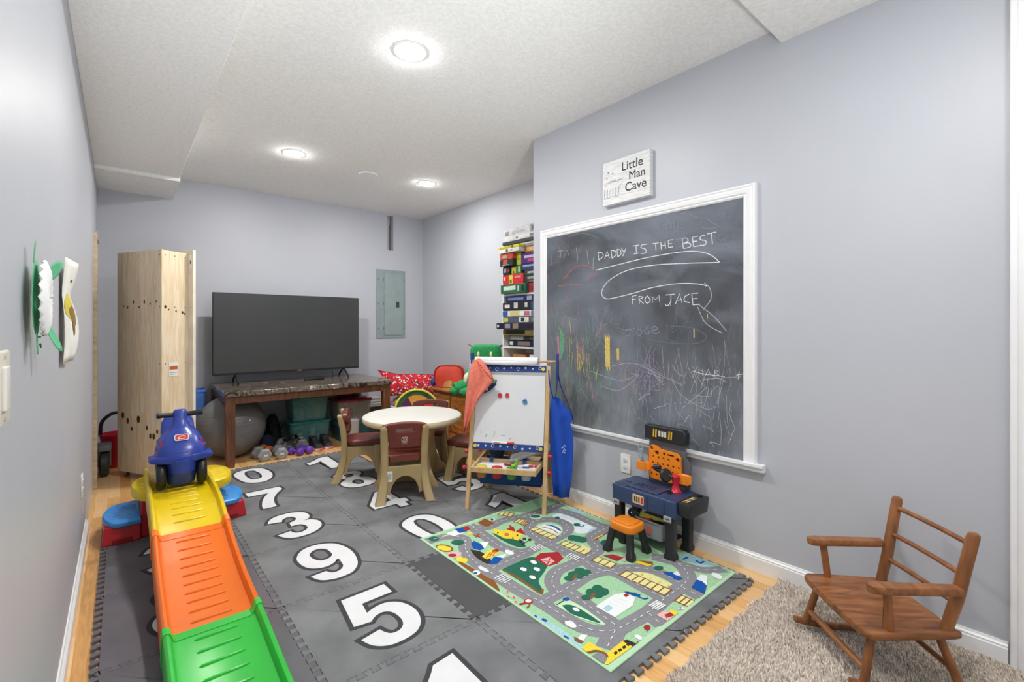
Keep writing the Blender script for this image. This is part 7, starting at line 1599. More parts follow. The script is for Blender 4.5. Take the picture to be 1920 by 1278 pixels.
MB().loft([[(x, y, z) for x, y in ((-a, -b), (a, -b), (a, b2), (-a, b2))] for z, a, b, b2 in ((0, 0.185, 0.125, 0.25), (0.10, 0.18, 0.12, 0.24), (0.225, 0.178, 0.115, 0.23))]).build('base', M_red, t, bevel=0.008)
for s in (-1, 1):
    q = MB()
    x0, x1 = s * 0.18, s * 0.335
    q.loft([[(x0, -0.13 - 0.02 * k, z), (x1 + s * 0.012 * k, -0.13 - 0.02 * k, z), (x1 + s * 0.012 * k, 0.20 + 0.02 * k, z), (x0, 0.20 + 0.02 * k, z)] for z, k in ((0, 1), (0.095, 0))])
    q.build('step_base', M_red, t, bevel=0.006)
    ap = [(s * 0.20, -0.152), (s * 0.31, -0.152), (s * 0.31, -0.13)]
    MB().box(min(s * 0.215, s * 0.30), -0.156, 0.0, max(s * 0.215, s * 0.30), -0.150, 0.03).build('recess_shade', mat('#8a0a17', 0.5), t, bevel=0.002)  # raised plate; the shade of a recess is put into its darker red
    out = [(s * 0.178, -0.155)] + [(s * (0.262 + 0.085 * cos(a)), 0.025 + 0.185 * sin(a)) for a in [(-pi / 2 + pi * k / 14) for k in range(15)]] + [(s * 0.178, 0.225)]
    tr_ = MB()
    tr_.loft([[((px - s * 0.25) * kk + s * 0.25, (py - 0.03) * kk + 0.03, z) for px, py in out] for z, kk in ((0.092, 0.98), (0.096, 1.0), (0.115, 1.0), (0.122, 0.95))])
    for k in range(5):
        tr_.tube([(s * 0.195, -0.08 + 0.048 * k, 0.122), (s * 0.30, -0.08 + 0.048 * k, 0.122)], 0.0035, 6)
    tr_.build('step_tread', M_sky, t, ang=45)

# ================================================================== ride-on car on the platform
M_blu = mat('#2c439f', 0.28, var=0.04, vs=5)
M_blk = mat('#1d1f22', 0.4, var=0.04)
t = thing('ride_on_car', 'blue plastic ride-on toy car with black handles parked atop the slide', 'ride-on toy', (0.275, 3.40, 0.2855), -0.03)
def sring(z, cy, rx_, ry_, n=28, e=2.6):
    out = []
    for k in range(n):
        a = 2 * pi * k / n
        c, s = cos(a), sin(a)
        out.append((rx_ * (abs(c) ** (2 / e)) * (1 if c >= 0 else -1), cy + ry_ * (abs(s) ** (2 / e)) * (1 if s >= 0 else -1), z))
    return out
b = MB()
b.loft([sring(0.022, -0.075, 0.062, 0.075), sring(0.03, -0.075, 0.068, 0.085), sring(0.10, -0.075, 0.074, 0.10), sring(0.165, -0.07, 0.085, 0.115)])
b.loft([sring(0.06, 0.18, 0.07, 0.14), sring(0.07, 0.18, 0.08, 0.16), sring(0.16, 0.17, 0.105, 0.19), sring(0.215, 0.16, 0.112, 0.20), sring(0.225, 0.16, 0.10, 0.19)])
b.loft([sring(0.10, 0.0, 0.075, 0.22), sring(0.17, 0.0, 0.08, 0.22)])
b.build('chassis', M_blu, t, ang=60)
# hood rising to the steering column
MB().loft([sring(0.170, -0.02, 0.128, 0.165), sring(0.200, -0.02, 0.124, 0.160), sring(0.235, -0.015, 0.115, 0.140), sring(0.270, -0.005, 0.100, 0.115), sring(0.298, 0.005, 0.082, 0.088), sring(0.318, 0.012, 0.058, 0.062), sring(0.335, 0.02, 0.042, 0.046), sring(0.385, 0.035, 0.036, 0.036), sring(0.412, 0.04, 0.034, 0.034), sring(0.422, 0.042, 0.027, 0.027)]).build('hood', M_blu, t, ang=60)
# hood rolls: two creases framing the nose
for k, (zz, rr) in enumerate(((0.222, 0.118), (0.252, 0.104))):
    MB().tube([(rr * sin(a), -0.02 - (rr + 0.028 - 0.015 * k) * cos(a), zz - 0.016 * cos(a * 1.2)) for a in [(-1.25 + 2.5 * q / 16) for q in range(17)]], 0.011, 8).build('hood_crease', M_blu, t, ang=60)
# bumper wing over the front wheels
wg = []
for x, yy, dz, th in ((-0.152, -0.125, 0.0, 0.004), (-0.146, -0.14, 0.0, 0.012), (-0.12, -0.155, 0.0, 0.016), (-0.06, -0.185, 0.0, 0.018), (0.0, -0.195, 0.0, 0.018), (0.06, -0.185, 0.0, 0.018), (0.12, -0.155, 0.0, 0.016), (0.146, -0.14, 0.0, 0.012), (0.152, -0.125, 0.0, 0.004)):
    zc = 0.172 + dz
    wg.append([(x, yy, zc - th), (x, yy - 0.006, zc), (x, yy, zc + th), (x, yy + 0.05, zc + th), (x, yy + 0.12, zc + th * 0.6), (x, yy + 0.12, zc - th)])
MB().loft(wg).build('bumper', M_blu, t, bevel=0.004, ang=50)
MB().loft([sring(0.215, 0.235, 0.085, 0.09), sring(0.25, 0.27, 0.09, 0.06), sring(0.31, 0.30, 0.085, 0.028), sring(0.34, 0.305, 0.07, 0.018)]).build('seat_back', M_blu, t, ang=60)
for s in (-1, 1):
    MB().lathe([(0.0185, 0.0), (0.0185, 0.006), (0.014, 0.010), (0.015, 0.07), (0.0175, 0.076), (0.0175, 0.084), (0.012, 0.088)], 14, M=T(s * 0.026, 0.04, 0.392, 0, s * (pi / 2 - 0.05), 0)).build('handle', M_blk, t)
    for y, r, w in ((-0.105, 0.080, 0.023), (0.215, 0.075, 0.022)):
        wh = MB().lathe([(0.02, -w), (r - 0.014, -w), (r - 0.004, -w * 0.7), (r, -w * 0.2), (r, w * 0.2), (r - 0.004, w * 0.7), (r - 0.014, w), (0.02, w)], 32, M=T(s * 0.096, y, r + 0.0005, 0, pi / 2)).build('wheel', M_blk, t, ang=50)
        MB().lathe([(0.001, 0.0), (0.036, 0.0), (0.042, -0.006)], 24, M=T(s * (0.096 + w + 0.002), y, r + 0.0005, 0, s * pi / 2), cap=False).build('hubcap', mat('#d9dadc', 0.35), wh, label='pale hubcap')
    q = [(0, 0.03), (0.010, 0.0), (0.010, -0.03), (-0.008, -0.032), (-0.009, 0.0)]
    MB().prism(q, 0, 0.006, M=T(s * 0.094, -0.098, 0.236, pi / 2 - 0.35, 0, s * 0.75)).build('headlight', mat('#c0223a', 0.25), t, label='red side headlight sticker')
st = MB()
vs, fs = solid([rrect(-0.034, -0.019, 0.034, 0.019, 0.010, 4)], 0.0008)
st.add(vs, fs, m=0)
vs, fs = solid([rrect(-0.030, -0.0155, 0.030, 0.0155, 0.008, 4)], 0.0014)
st.add(vs, fs, m=1)
st.ribbon([(v.x, v.y) for v in smoothpath([(-0.02, -0.006, 0), (-0.005, 0.006, 0), (0.012, 0.007, 0), (0.02, 0.001, 0)], 4)], 0.004, 0.0018, m=0)
st.ribbon([(-0.018, -0.009), (0.018, -0.007)], 0.004, 0.0018, m=0)
o = st.build('emblem', [mat('#eef0f2', 0.3), mat('#cf2c34', 0.3)], t, smooth=False, label='red and white rounded emblem')
o.matrix_local = T(0.0, -0.1175, 0.284, pi / 2 - 0.55)

# ================================================================== easel
EX, EY, ER = 1.898, 2.337, -0.9221
M_easel = wood('#d9b98a', '#c29b68', (5, 5, 1), 3, 0.5)
M_navy = mat('#1f3f86', 0.5, var=0.04)
def easel_world(x, y, z):
    return (EX + x * cos(ER) - y * sin(ER), EY + x * sin(ER) + y * cos(ER), z)
t = thing('easel', 'wooden double-sided children\'s easel with magnetic whiteboard, paint tray and blue trim', 'easel', (EX, EY, MAT_TOP), ER)
def fy(z):
    return 0.205 * z / 0.95
for s in (-1, 1):
    q = MB()
    q.loft([[(s * 0.255 + a, fy(z) + b, z) for a, b in ((-0.014, -0.011), (0.014, -0.011), (0.014, 0.011), (-0.014, 0.011))] for z in (0, 0.93)])
    q.build('front_leg', M_easel, t, bevel=0.003)
    bfoot = 0.42
    q = MB()
    q.loft([[(s * 0.235 + a, bfoot - (bfoot - 0.225) * z / 0.93 + b, z) for a, b in ((-0.014, -0.011), (0.014, -0.011), (0.014, 0.011), (-0.014, 0.011))] for z in (0, 0.93)])
    q.build('rear_leg', M_easel, t, bevel=0.003)
tl = math.atan2(0.205, 0.95)
BM = T(0, fy(0.42) - 0.004, 0.42, -tl)          # board frame: z up along the slope
wbm = MB().box(-0.238, -0.006, 0, 0.238, 0.004, 0.475, M=BM)
wbm.build('whiteboard', mat('#dcdee2', 0.25, var=0.01), t, smooth=False, label='white magnetic board')
mk = MB()
for x, z, dx, dz in ((-0.155, 0.035, 0.004, 0.02), (-0.10, 0.04, 0.006, 0.035), (-0.045, 0.055, 0.012, -0.006), (-0.03, 0.05, 0.012, 0.0), (-0.19, 0.06, 0.0, 0.012), (0.01, 0.03, 0.01, 0.003)):
    mk.ribbon([(x, z), (x + dx * 0.5 + 0.002, z + dz * 0.5), (x + dx, z + dz)], 0.003, 0.0, M=BM @ T(0, -0.0064, 0, pi / 2))
mk.build('marker_doodles', mat('#3b5566', 0.6), t, smooth=False, label='small dark marker scribbles')
MB().box(-0.225, -0.0068, 0.455, 0.232, -0.006, 0.475, M=BM).build('board_edge', mat('#a4a6aa', 0.4), t, smooth=False)
for z0, nm in ((0.475, 'upper'), (-0.045, 'lower')):
    o = MB().box(-0.242, -0.009, z0, 0.242, 0.004, z0 + 0.045, M=BM).build('trim_strip', M_navy, t, bevel=0.003, label='navy strip printed with stars and planets')
    p = MB()
    random.seed(int(10 + z0 * 100))
    for k in range(9):
        x = -0.20 + k * 0.05
        c = T(x, -0.0094, z0 + 0.0225 + random.uniform(-0.006, 0.006), pi / 2)
        if k % 3 == 0:
            pts = [((0.011 if i % 2 else 0.005) * cos(pi * i / 5), (0.011 if i % 2 else 0.005) * sin(pi * i / 5)) for i in range(10)]
            p.flat(pts, 0, M=BM @ c)
        elif k % 3 == 1:
            p.flat(circle(0, 0, 0.006, 10), 0, M=BM @ c)
        else:
            p.ribbon([(0.010 * cos(a * 0.6), 0.010 * sin(a * 0.6)) for a in range(10)], 0.003, 0, M=BM @ c)
    for sx in (-0.222, 0.222):
        if z0 > 0 and sx < 0:
            continue
        p.cyl((sx, -0.014, z0 + 0.0225), (sx, -0.008, z0 + 0.0225), 0.012, 14, M=BM, m=1)
    p.build('star_print', [mat('#e4e8ee', 0.5), mat('#e3cf3c', 0.4)], o, smooth=False)
# paper roll on a dowel
rz = 0.960
MB().cyl((-0.27, 0.19, rz), (0.315, 0.19, rz), 0.0075, 12).build('dowel', M_easel, t)
rl = MB().cyl((-0.255, 0.19, rz), (0.185, 0.19, rz), 0.026, 28)
rl.build('paper_roll', mat('#e6e7ea', 0.7, var=0.01), t)
rows = []
for k in range(9):
    f = k / 8
    z = rz - f * 0.026
    rows.append([(x, 0.1625 - 0.004 * sin(pi * f), z) for x in (-0.25, 0.18)])
MB().strip(rows).build('loose_paper', mat('#e6e7ea', 0.7, var=0.01), t).modifiers.new('thick', 'SOLIDIFY').thickness = 0.0008
for s, xs in ((-1, -0.275), (1, 0.318)):
    MB().box(xs - 0.007, 0.155, 0.84, xs + 0.007, 0.20, rz + 0.055).build('roll_bracket', M_navy, t, bevel=0.004)
# tray
z0 = 0.262
tr_ = MB()
for a, b in (((-0.205, -0.062), (0.205, -0.048)), ((-0.235, 0.37), (0.225, 0.385)), ((-0.215, 0.15), (0.215, 0.165))):
    tr_.box(a[0], a[1], z0, b[0], b[1], z0 + 0.034)
for s in (-1, 1):
    tr_.loft([[(s * 0.205 + a, -0.062, z) for a, z in ((-0.007, z0), (0.007, z0), (0.007, z0 + 0.034), (-0.007, z0 + 0.034))], [(s * 0.23 + a, 0.385, z) for a, z in ((-0.007, z0), (0.007, z0), (0.007, z0 + 0.034), (-0.007, z0 + 0.034))]])
tr_.build('tray_frame', M_easel, t, bevel=0.002)
MB().box(-0.205, -0.05, z0 + 0.006, 0.205, 0.155, z0 + 0.011).build('tray_shelf', mat('#e6e6e4', 0.5), t)
for s in (-1, 1):
    for y, z in ((0.03, 0.262), (0.075, 0.355), (0.33, 0.30)):
        MB().lathe([(0.0065, 0), (0.0065, 0.008), (0.013, 0.010), (0.013, 0.024), (0.009, 0.028), (0.002, 0.029)], 12, M=T(s * 0.267 if y < 0.2 else s * 0.25, y if y < 0.2 else y, z, 0, s * pi / 2)).build('screw_knob', mat('#cf2434', 0.35), t, label='red plastic screw knob')
# hanging fabric bin between the legs
fb = MB()
fb.strip([[(x, 0.17 + 0.012 * sin(x * 9) - 0.01 * (z < 0.2), z) for x in [(-0.21 + 0.42 * k / 10) for k in range(11)]] for z in (0.265, 0.20, 0.14, 0.125 + 0.0)])
fb.strip([[(x, 0.36, z) for x in (-0.22, 0, 0.22)] for z in (0.262, 0.2, 0.125)])
fb.strip([[(x, y, 0.125) for x in (-0.21, 0, 0.21)] for y in (0.16, 0.25, 0.36)])
fb.build('fabric_bin', mat('#17467f', 0.85, var=0.08), t).modifiers.new('thick', 'SOLIDIFY').thickness = 0.003
for x in (-0.13, 0.10):
    MB().box(x - 0.014, 0.148, z0 - 0.003, x + 0.014, 0.168, z0 + 0.038).build('fabric_strap', mat('#2c5c90', 0.85), t)

def at_easel(name, label, cat, x, y, z, rz=0.0, group=None):
    return thing(name, label, cat, easel_world(x, y, MAT_TOP + z), ER + rz, group)
# paint cups hang in the tray's front row
for k, (x, hx, lab) in enumerate(((-0.155, '#ddcf4a', 'paint cup with yellow lid, leftmost in the easel tray'), (-0.052, '#cf2a30', 'paint cup with bright red lid in the easel tray'), (0.045, '#5aa647', 'paint cup with green lid in the easel tray'), (0.140, '#2d5aa8', 'clear paint cup with blue and white lid, rightmost in the easel tray'))):
    c = at_easel('paint_cup', lab, 'paint cup', x, 0.0, 0.218, 0, 'paint cups in the easel tray')
    body = '#c98a3a' if k == 0 else hx
    MB().lathe([(0.026, 0), (0.029, 0.004), (0.031, 0.05), (0.031, 0.056), (0.002, 0.056)], 20).build('cup', mat(body if k < 3 else '#b8c4d0', 0.3, alpha=0.75), c)
    MB().lathe([(0.036, 0.0562), (0.037, 0.060), (0.034, 0.070), (0.020, 0.074), (0.002, 0.074)], 20).build('lid', mat(hx if k < 3 else '#dfe4ea', 0.35), c)
    if k == 3:
        for q in range(4):
            MB().box(-0.022 + q * 0.011, -0.01, 0.0742, -0.015 + q * 0.011, 0.012, 0.082).build('cap_piece', mat('#2d5aa8', 0.4), c, bevel=0.002)
g = at_easel('toy_figure', 'small lime green plastic animal toy on the green paint cup', 'toy', 0.062, 0.004, 0.2925, 0.4)
MB().tube(smoothpath([(-0.02, 0, 0.008), (0.0, 0, 0.012), (0.012, 0, 0.03), (0.016, 0, 0.048)], 4), [0.007, 0.009, 0.010, 0.010, 0.010, 0.009, 0.008, 0.008, 0.008, 0.008, 0.009, 0.010, 0.006], 10).build('body', mat('#7ccf3f', 0.4), g)
for x in (-0.012, 0.006):
    MB().cyl((x, -0.006, 0.0), (x, -0.006, 0.012), 0.004, 8).build('leg', mat('#7ccf3f', 0.4), g)
for k, (x, y, hx, lab, rz) in enumerate(((0.115, 0.075, '#c23038', 'white marker with red cap lying in the easel tray', 0.3), (0.02, 0.085, '#8f2a30', 'dark red marker lying in the easel tray behind the cups', -0.15), (0.155, 0.095, '#d02a3a', 'white marker with red cap, the further one in the tray', -0.2))):
    m_ = at_easel('marker_pen', lab, 'marker', x, y, 0.274, rz, 'marker pens on the easel')
    MB().cyl((-0.045, 0, 0.0075), (0.025, 0, 0.0075), 0.0072, 12).build('barrel', mat('#e9eaec' if k != 1 else '#8f2a30', 0.4), m_)
    MB().cyl((0.025, 0, 0.0075), (0.062, 0, 0.0075), 0.0075, 12).build('cap', mat(hx, 0.35), m_)
lx, lz = easel_world(0, 0, 0), 0
def on_board(name, label, cat, x, h, off, grp=None):
    """stands on / sticks to the sloping board: x across, h up the slope"""
    y = fy(0.42) - 0.004 + sin(tl) * h - off * cos(tl)
    z = 0.42 + cos(tl) * h
    o = at_easel(name, label, cat, x, y, z, 0, grp)
    return o
mp = on_board('marker_pen', 'white marker with red cap resting on the lower ledge of the whiteboard', 'marker', -0.03, 0.004, 0.017, 'marker pens on the easel')
MB().cyl((-0.075, 0, 0.004), (0.03, 0, 0.004), 0.0078, 12).build('barrel', mat('#eceded', 0.4), mp)
MB().cyl((0.03, 0, 0.004), (0.075, 0, 0.004), 0.0085, 12).build('cap', mat('#cf2630', 0.35), mp)
MB().box(-0.06, -0.0083, 0.001, -0.02, -0.0077, 0.006).build('print', mat('#c4494e', 0.5), mp)
for s_, x, h, hx, rot, lab in (('0', -0.068, 0.315, '#c8303a', 0.05, 'red round letter magnet, left one of the pair on the whiteboard'), ('0', -0.018, 0.317, '#cf4a58', -0.05, 'pinkish red round letter magnet, right one of the pair on the whiteboard'), ('D', 0.105, 0.28, '#3a86c0', 1.9, 'blue letter magnet tilted on the right of the whiteboard')):
    o = on_board('letter_magnet', lab, 'magnet', x, h, 0.0065, 'letter magnets on the whiteboard')
    ring = [rrect(-0.014, -0.017, 0.014, 0.017, 0.013, 5), rrect(-0.006, -0.008, 0.006, 0.008, 0.005, 4)] if s_ == '0' else [rrect(-0.016, -0.015, 0.016, 0.015, 0.006, 4), rrect(-0.008, -0.007, 0.008, 0.007, 0.004, 4)]
    vs, fs = solid(ring, 0.004, 0.0012)
    q = MB().add(vs, fs, T(0, -0.0045, 0, pi / 2 - tl, 0, 0) @ T(rz=rot))
    q.build('letter', mat(hx, 0.4, var=0.05), o, smooth=False)
    MB().cyl((0, -0.0035, 0), (0, -0.0003, 0), 0.006, 10).build('magnet_disc', mat('#8a8c90' if s_ == 'D' else hx, 0.4), o)
# grey tablet propped across the tray
g = at_easel('drawing_tablet', 'grey flat tablet board propped across the right side of the easel tray', 'tablet', 0.135, 0.21, 0.30, 0.0)
MB().rslab(-0.15, -0.07, 0.14, 0.07, 0, 0.016, 0.02, 0.006, M=T(0, 0, 0.03, 0.05, -0.32, 0.12)).build('shell', mat('#a6a8ac', 0.35), g, ang=50)
MB().rslab(-0.13, -0.055, 0.12, 0.055, 0.0162, 0.0172, 0.01, 0.0, M=T(0, 0, 0.03, 0.05, -0.32, 0.12)).build('pad', mat('#8f9195', 0.45), g)
g = at_easel('paint_bottle', 'dark blue paint bottle with white stripe standing at the back of easel tray', 'bottle', 0.06, 0.30, 0.2655, 0)
MB().box(-0.032, -0.05, 0.001, 0.12, 0.06, 0.005).build('base_board', mat('#d9c39a', 0.6), g)
MB().lathe([(0.026, 0.005), (0.028, 0.009), (0.028, 0.06), (0.020, 0.075), (0.012, 0.08), (0.012, 0.095), (0.002, 0.097)], 20).build('bottle', mat('#1f3fae', 0.3), g)
MB().lathe([(0.0284, 0.022), (0.0284, 0.030)], 20, cap=False).build('stripe', mat('#e4e7ee', 0.4), g)
g = at_easel('dark_basin', 'dark grey plastic basin at the back of the easel tray', 'basin', -0.13, 0.30, 0.2655, 0)
MB().lathe([(0.04, 0.0), (0.062, 0.06), (0.066, 0.062), (0.066, 0.067), (0.058, 0.067), (0.036, 0.006)], 24).build('bowl', mat('#3e4a58', 0.4), g)
g = at_easel('cardboard_box', 'small tan cardboard box at the back of the easel tray', 'box', -0.02, 0.33, 0.2655, 0.1)
MB().box(-0.032, -0.028, 0, 0.032, 0.028, 0.062).build('box', mat('#c79a62', 0.8), g, bevel=0.001)
MB().box(-0.006, -0.0286, 0.0, 0.006, 0.0286, 0.0626).build('tape', mat('#d9b986', 0.5), g)

# ------------------------------------------------------------------ coral towel over the left corner
g = at_easel('coral_cloth', 'coral hooded towel with dark blue underside draped over left corner of easel', 'towel', -0.255, 0.16, 0.0)
prof_ = [(0.962, 0.005, 0.030, 0.010), (0.955, -0.005, 0.045, 0.000), (0.92, -0.01, 0.090, -0.03), (0.87, -0.018, 0.130, -0.045), (0.815, -0.024, 0.160, -0.058), (0.77, -0.030, 0.105, -0.068), (0.72, -0.034, 0.064, -0.078), (0.66, -0.036, 0.036, -0.088), (0.60, -0.038, 0.012, -0.098), (0.54, -0.040, -0.010, -0.108), (0.49, -0.038, -0.028, -0.114)]
rows = []
for z, xa, xb, y in prof_:
    row = []
    for k in range(13):
        f = k / 12
        row.append((xa + (xb - xa) * f, y - 0.012 - 0.014 * sin(f * pi * 3 + z * 8) * (0.4 + 0.6 * f), z + 0.018 * f * (z > 0.78)))
    rows.append(row)
MB().strip(rows).build('cloth', mat('#e07a66', 0.95, var=0.07, vs=40, bump=0.5, bs=500), g).modifiers.new('thick', 'SOLIDIFY').thickness = 0.004
rows = []
for z, xa, xb in ((0.83, 0.03, 0.172), (0.79, 0.03, 0.165), (0.757, 0.03, 0.125), (0.735, 0.03, 0.08)):
    rows.append([(xa + (xb - xa) * k / 6, -0.05 + 0.006 * sin(k * 1.5), z + 0.01 * k / 6) for k in range(7)])
MB().strip(rows).build('lining', patches('towel_lining', ['#1c2c58', '#22356a', '#1c2c58', '#5e8f3f', '#1c2c58', '#d8dfe2', '#2f6f8f'], 55), g, label='dark blue patterned lining').modifiers.new('thick', 'SOLIDIFY').thickness = 0.004
bt = MB()
for k in range(8):
    f = k / 7
    bt.ribbon([(0.045 + 0.095 * f, 0.955 - 0.115 * f), (0.055 + 0.105 * f, 0.945 - 0.115 * f)], 0.004, 0, M=T(0, -0.072, 0, pi / 2))
bt.build('stitching', mat('#5a2f33', 0.8), g, smooth=False)
MB().strip([[(-0.03 - 0.02 * f + 0.012 * k, 0.0 - 0.03 * f, 0.965 - 0.16 * f) for k in (0, 1, 2)] for f in (0, 0.35, 0.7, 1)]).build('back_flap', mat('#a9abb2', 0.9), g, label='grey back flap').modifiers.new('thick', 'SOLIDIFY').thickness = 0.004

# ------------------------------------------------------------------ blue apron on the right side
g = at_easel('apron', 'bright royal blue child apron hanging from right side of the easel', 'apron', 0.296, 0.15, 0.0)
M_apr = mat('#1450c4', 0.55, var=0.06, vs=9)
rows = []
for z, a, b_ in ((0.735, -0.015, 0.035), (0.69, -0.022, 0.065), (0.64, -0.026, 0.112), (0.60, -0.026, 0.126), (0.575, -0.026, 0.105), (0.52, -0.026, 0.122), (0.42, -0.024, 0.128), (0.30, -0.018, 0.122), (0.18, -0.012, 0.112), (0.075, -0.004, 0.096)):
    row = []
    for k in range(17):
        f = k / 16
        row.append((a + (b_ - a) * f, 0.014 * sin(f * 8 + 0.5 + z * 2) * (0.35 + 0.9 * abs(0.75 - z)) + 0.035 * f, z - 0.018 * f))
    rows.append(row)
MB().strip(rows).build('body', M_apr, g).modifiers.new('thick', 'SOLIDIFY').thickness = 0.003
for pts in ([(0.022, 0.03, 1.0), (0.022, 0.03, 0.90), (0.02, 0.02, 0.82), (0.012, 0.0, 0.725)], [(0.022, 0.03, 1.0), (0.028, 0.03, 0.87), (0.05, 0.03, 0.78), (0.092, 0.028, 0.68), (0.12, 0.03, 0.60), (0.128, 0.03, 0.555)]):
    MB().tube(smoothpath(pts, 5), 0.010, 8, flatten=0.35).build('strap', mat('#143c98', 0.6), g)
MB().tube(smoothpath([(-0.03, -0.02, 0.905), (-0.026, -0.03, 0.85), (-0.016, -0.03, 0.78), (0.0, -0.012, 0.72)], 5), 0.015, 8, flatten=0.3).build('strap', M_apr, g)
pr2 = MB()
for k, (dy, dz) in enumerate(((0.0, 0.0), (0.005, 0.014), (-0.004, 0.028), (0.004, 0.042))):
    pr2.ribbon([(0.058 + dy, 0.37 + dz), (0.070 + dy, 0.378 + dz), (0.078 + dy, 0.366 + dz)], 0.004, 0.018, M=T(0, 0, 0, pi / 2))
pr2.build('print', mat('#cfd8ea', 0.6), g, smooth=False, label='small white print')

# ================================================================== toy workbench by the right wall
BX, BY = 2.235, 1.475
t = thing('toy_workbench', 'navy and orange toy workbench with pegboard standing against right wall below the chalkboard', 'toy workbench', (BX, BY, RUG_TOP), -pi / 2)
# local x: along the wall (left to right as seen), local y: towards the wall
M_bn = mat('#2b3f63', 0.42, var=0.05)
M_bb = mat('#232529', 0.42, var=0.05)
M_bo = mat('#f08a1f', 0.4, var=0.04)
TZ_ = 0.305
top = MB()
top.loft([[(x, y, z) for x, y in rrect(-0.185 - e, -0.105 - e, 0.205 + e, 0.115, 0.02, 4)] for z, e in ((TZ_ - 0.088, 0.004), (TZ_ - 0.012, 0.004), (TZ_ - 0.002, 0.0), (TZ_, -0.006))])
top.build('top', M_bn, t, ang=45, bevel=0.002)
rs = MB().rslab(-0.11, -0.085, 0.09, 0.05, TZ_, TZ_ + 0.006, 0.012, 0.003)
rs.build('raised_panel', M_bn, t, ang=45)
dk = MB()
for k in range(3):
    dk.rslab(-0.155 + k * 0.014, -0.02, -0.147 + k * 0.014, -0.008, TZ_ + 0.0002, TZ_ + 0.002, 0.002)
for k in range(5):
    a = -0.075 + k * 0.026
    dk.tube(smoothpath([(a, -0.055 + 0.01 * (k % 2), TZ_ + 0.0065), (a + 0.012, -0.035, TZ_ + 0.0065), (a + 0.004, -0.015, TZ_ + 0.0065), (a + 0.022, 0.005, TZ_ + 0.0065)], 4), 0.003, 6)
dk.build('moulded_marks', mat('#1a2740', 0.5), t)
MB().lathe([(0.012, 0), (0.012, 0.022), (0.008, 0.026), (0.008, 0.03), (0.001, 0.03)], 14, M=T(0.115, -0.01, TZ_)).build('peg', M_bb, t)
for x in (0.045, 0.145):
    MB().box(x - 0.003, -0.1115, TZ_ - 0.085, x + 0.003, -0.109, TZ_ - 0.012).build('front_rib', mat('#24364f', 0.5), t, bevel=0.001)
lb = MB().rslab(-0.035, TZ_ - 0.068, 0.035, TZ_ - 0.020, 0, 0.0015, 0.005, M=T(-0.01, -0.1095, 0, pi / 2))
lb.rslab(-0.029, TZ_ - 0.062, 0.014, TZ_ - 0.026, 0.0015, 0.0022, 0.003, M=T(-0.01, -0.1095, 0, pi / 2), m=1)
for k in range(3):
    lb.box(-0.034 + k * 0.013, -0.1122, TZ_ - 0.058, -0.026 + k * 0.013, -0.1117, TZ_ - 0.030, m=2)
lb.box(0.008, -0.1118, TZ_ - 0.062, 0.020, -0.111, TZ_ - 0.026, m=3)
lb.build('front_sticker', [mat('#e4cfa8', 0.5), mat('#d8b98a', 0.5), mat('#3a2f2a', 0.5), mat('#c23a2a', 0.5)], t, smooth=False, label='tan sticker with dark and red marks')
for x, y in ((-0.155, -0.075), (0.165, -0.075), (-0.155, 0.085), (0.165, 0.085)):
    l = MB()
    l.loft([[(x + a * k, y + b * k, z) for a, b in rrect(-0.024, -0.022, 0.024, 0.022, 0.006, 3)] for z, k in ((0, 1.2), (0.018, 1.2), (0.034, 0.95), (TZ_ - 0.085, 1.0))])
    l.build('leg', M_bb, t, ang=45, bevel=0.001)
    if y < 0:
        q = MB().rslab(x - 0.022, TZ_ - 0.110, x + 0.022, TZ_ - 0.080, 0, 0.004, 0.004, 0.001, M=T(0, y - 0.0335, 0, pi / 2))
        q.box(x - 0.012, y - 0.0382, TZ_ - 0.098, x + 0.012, y - 0.0375, TZ_ - 0.092, m=1)
        q.build('corner_clip', [mat('#b4b7bc', 0.35, 0.3), mat('#4b4e52', 0.5)], t, label='grey corner clip')
# grey rail at the left
rl = MB().rslab(-0.235, -0.05, -0.19, 0.09, TZ_ - 0.045, TZ_ - 0.02, 0.006, 0.003)
for k in range(4):
    rl.cyl((-0.213, -0.03 + k * 0.032, TZ_ - 0.02), (-0.213, -0.03 + k * 0.032, TZ_ - 0.012), 0.007, 10)
rl.build('side_rail', mat('#8b8f95', 0.4), t)
# black tool tray at the right
tt = MB().loft([[(x, y, z) for x, y in rrect(0.209, -0.095 + e, 0.275 + 0.005 * (z > 0.25), 0.10 - e, 0.01, 3)] for z, e in ((TZ_ - 0.07, 0.012), (TZ_ - 0.06, 0.006), (TZ_ - 0.005, 0.0), (TZ_ + 0.002, 0.004))])
tt.build('side_tray', M_bb, t, ang=45)
yl = MB()
for k in range(5):
    yl.flat([(0.225, -0.075 + k * 0.022), (0.25, -0.068 + k * 0.022), (0.25, -0.058 + k * 0.022), (0.225, -0.065 + k * 0.022)], TZ_ + 0.003, m=k % 2)
yl.build('hazard_sticker', [mat('#e3b52c', 0.5), mat('#d9d3c0', 0.5)], t, smooth=False, label='yellow and white striped sticker')
MB().lathe([(0.013, 0), (0.013, 0.008), (0.004, 0.01)], 12, M=T(0.245, 0.065, TZ_ + 0.002)).build('knob', mat('#0f1012', 0.4), t)
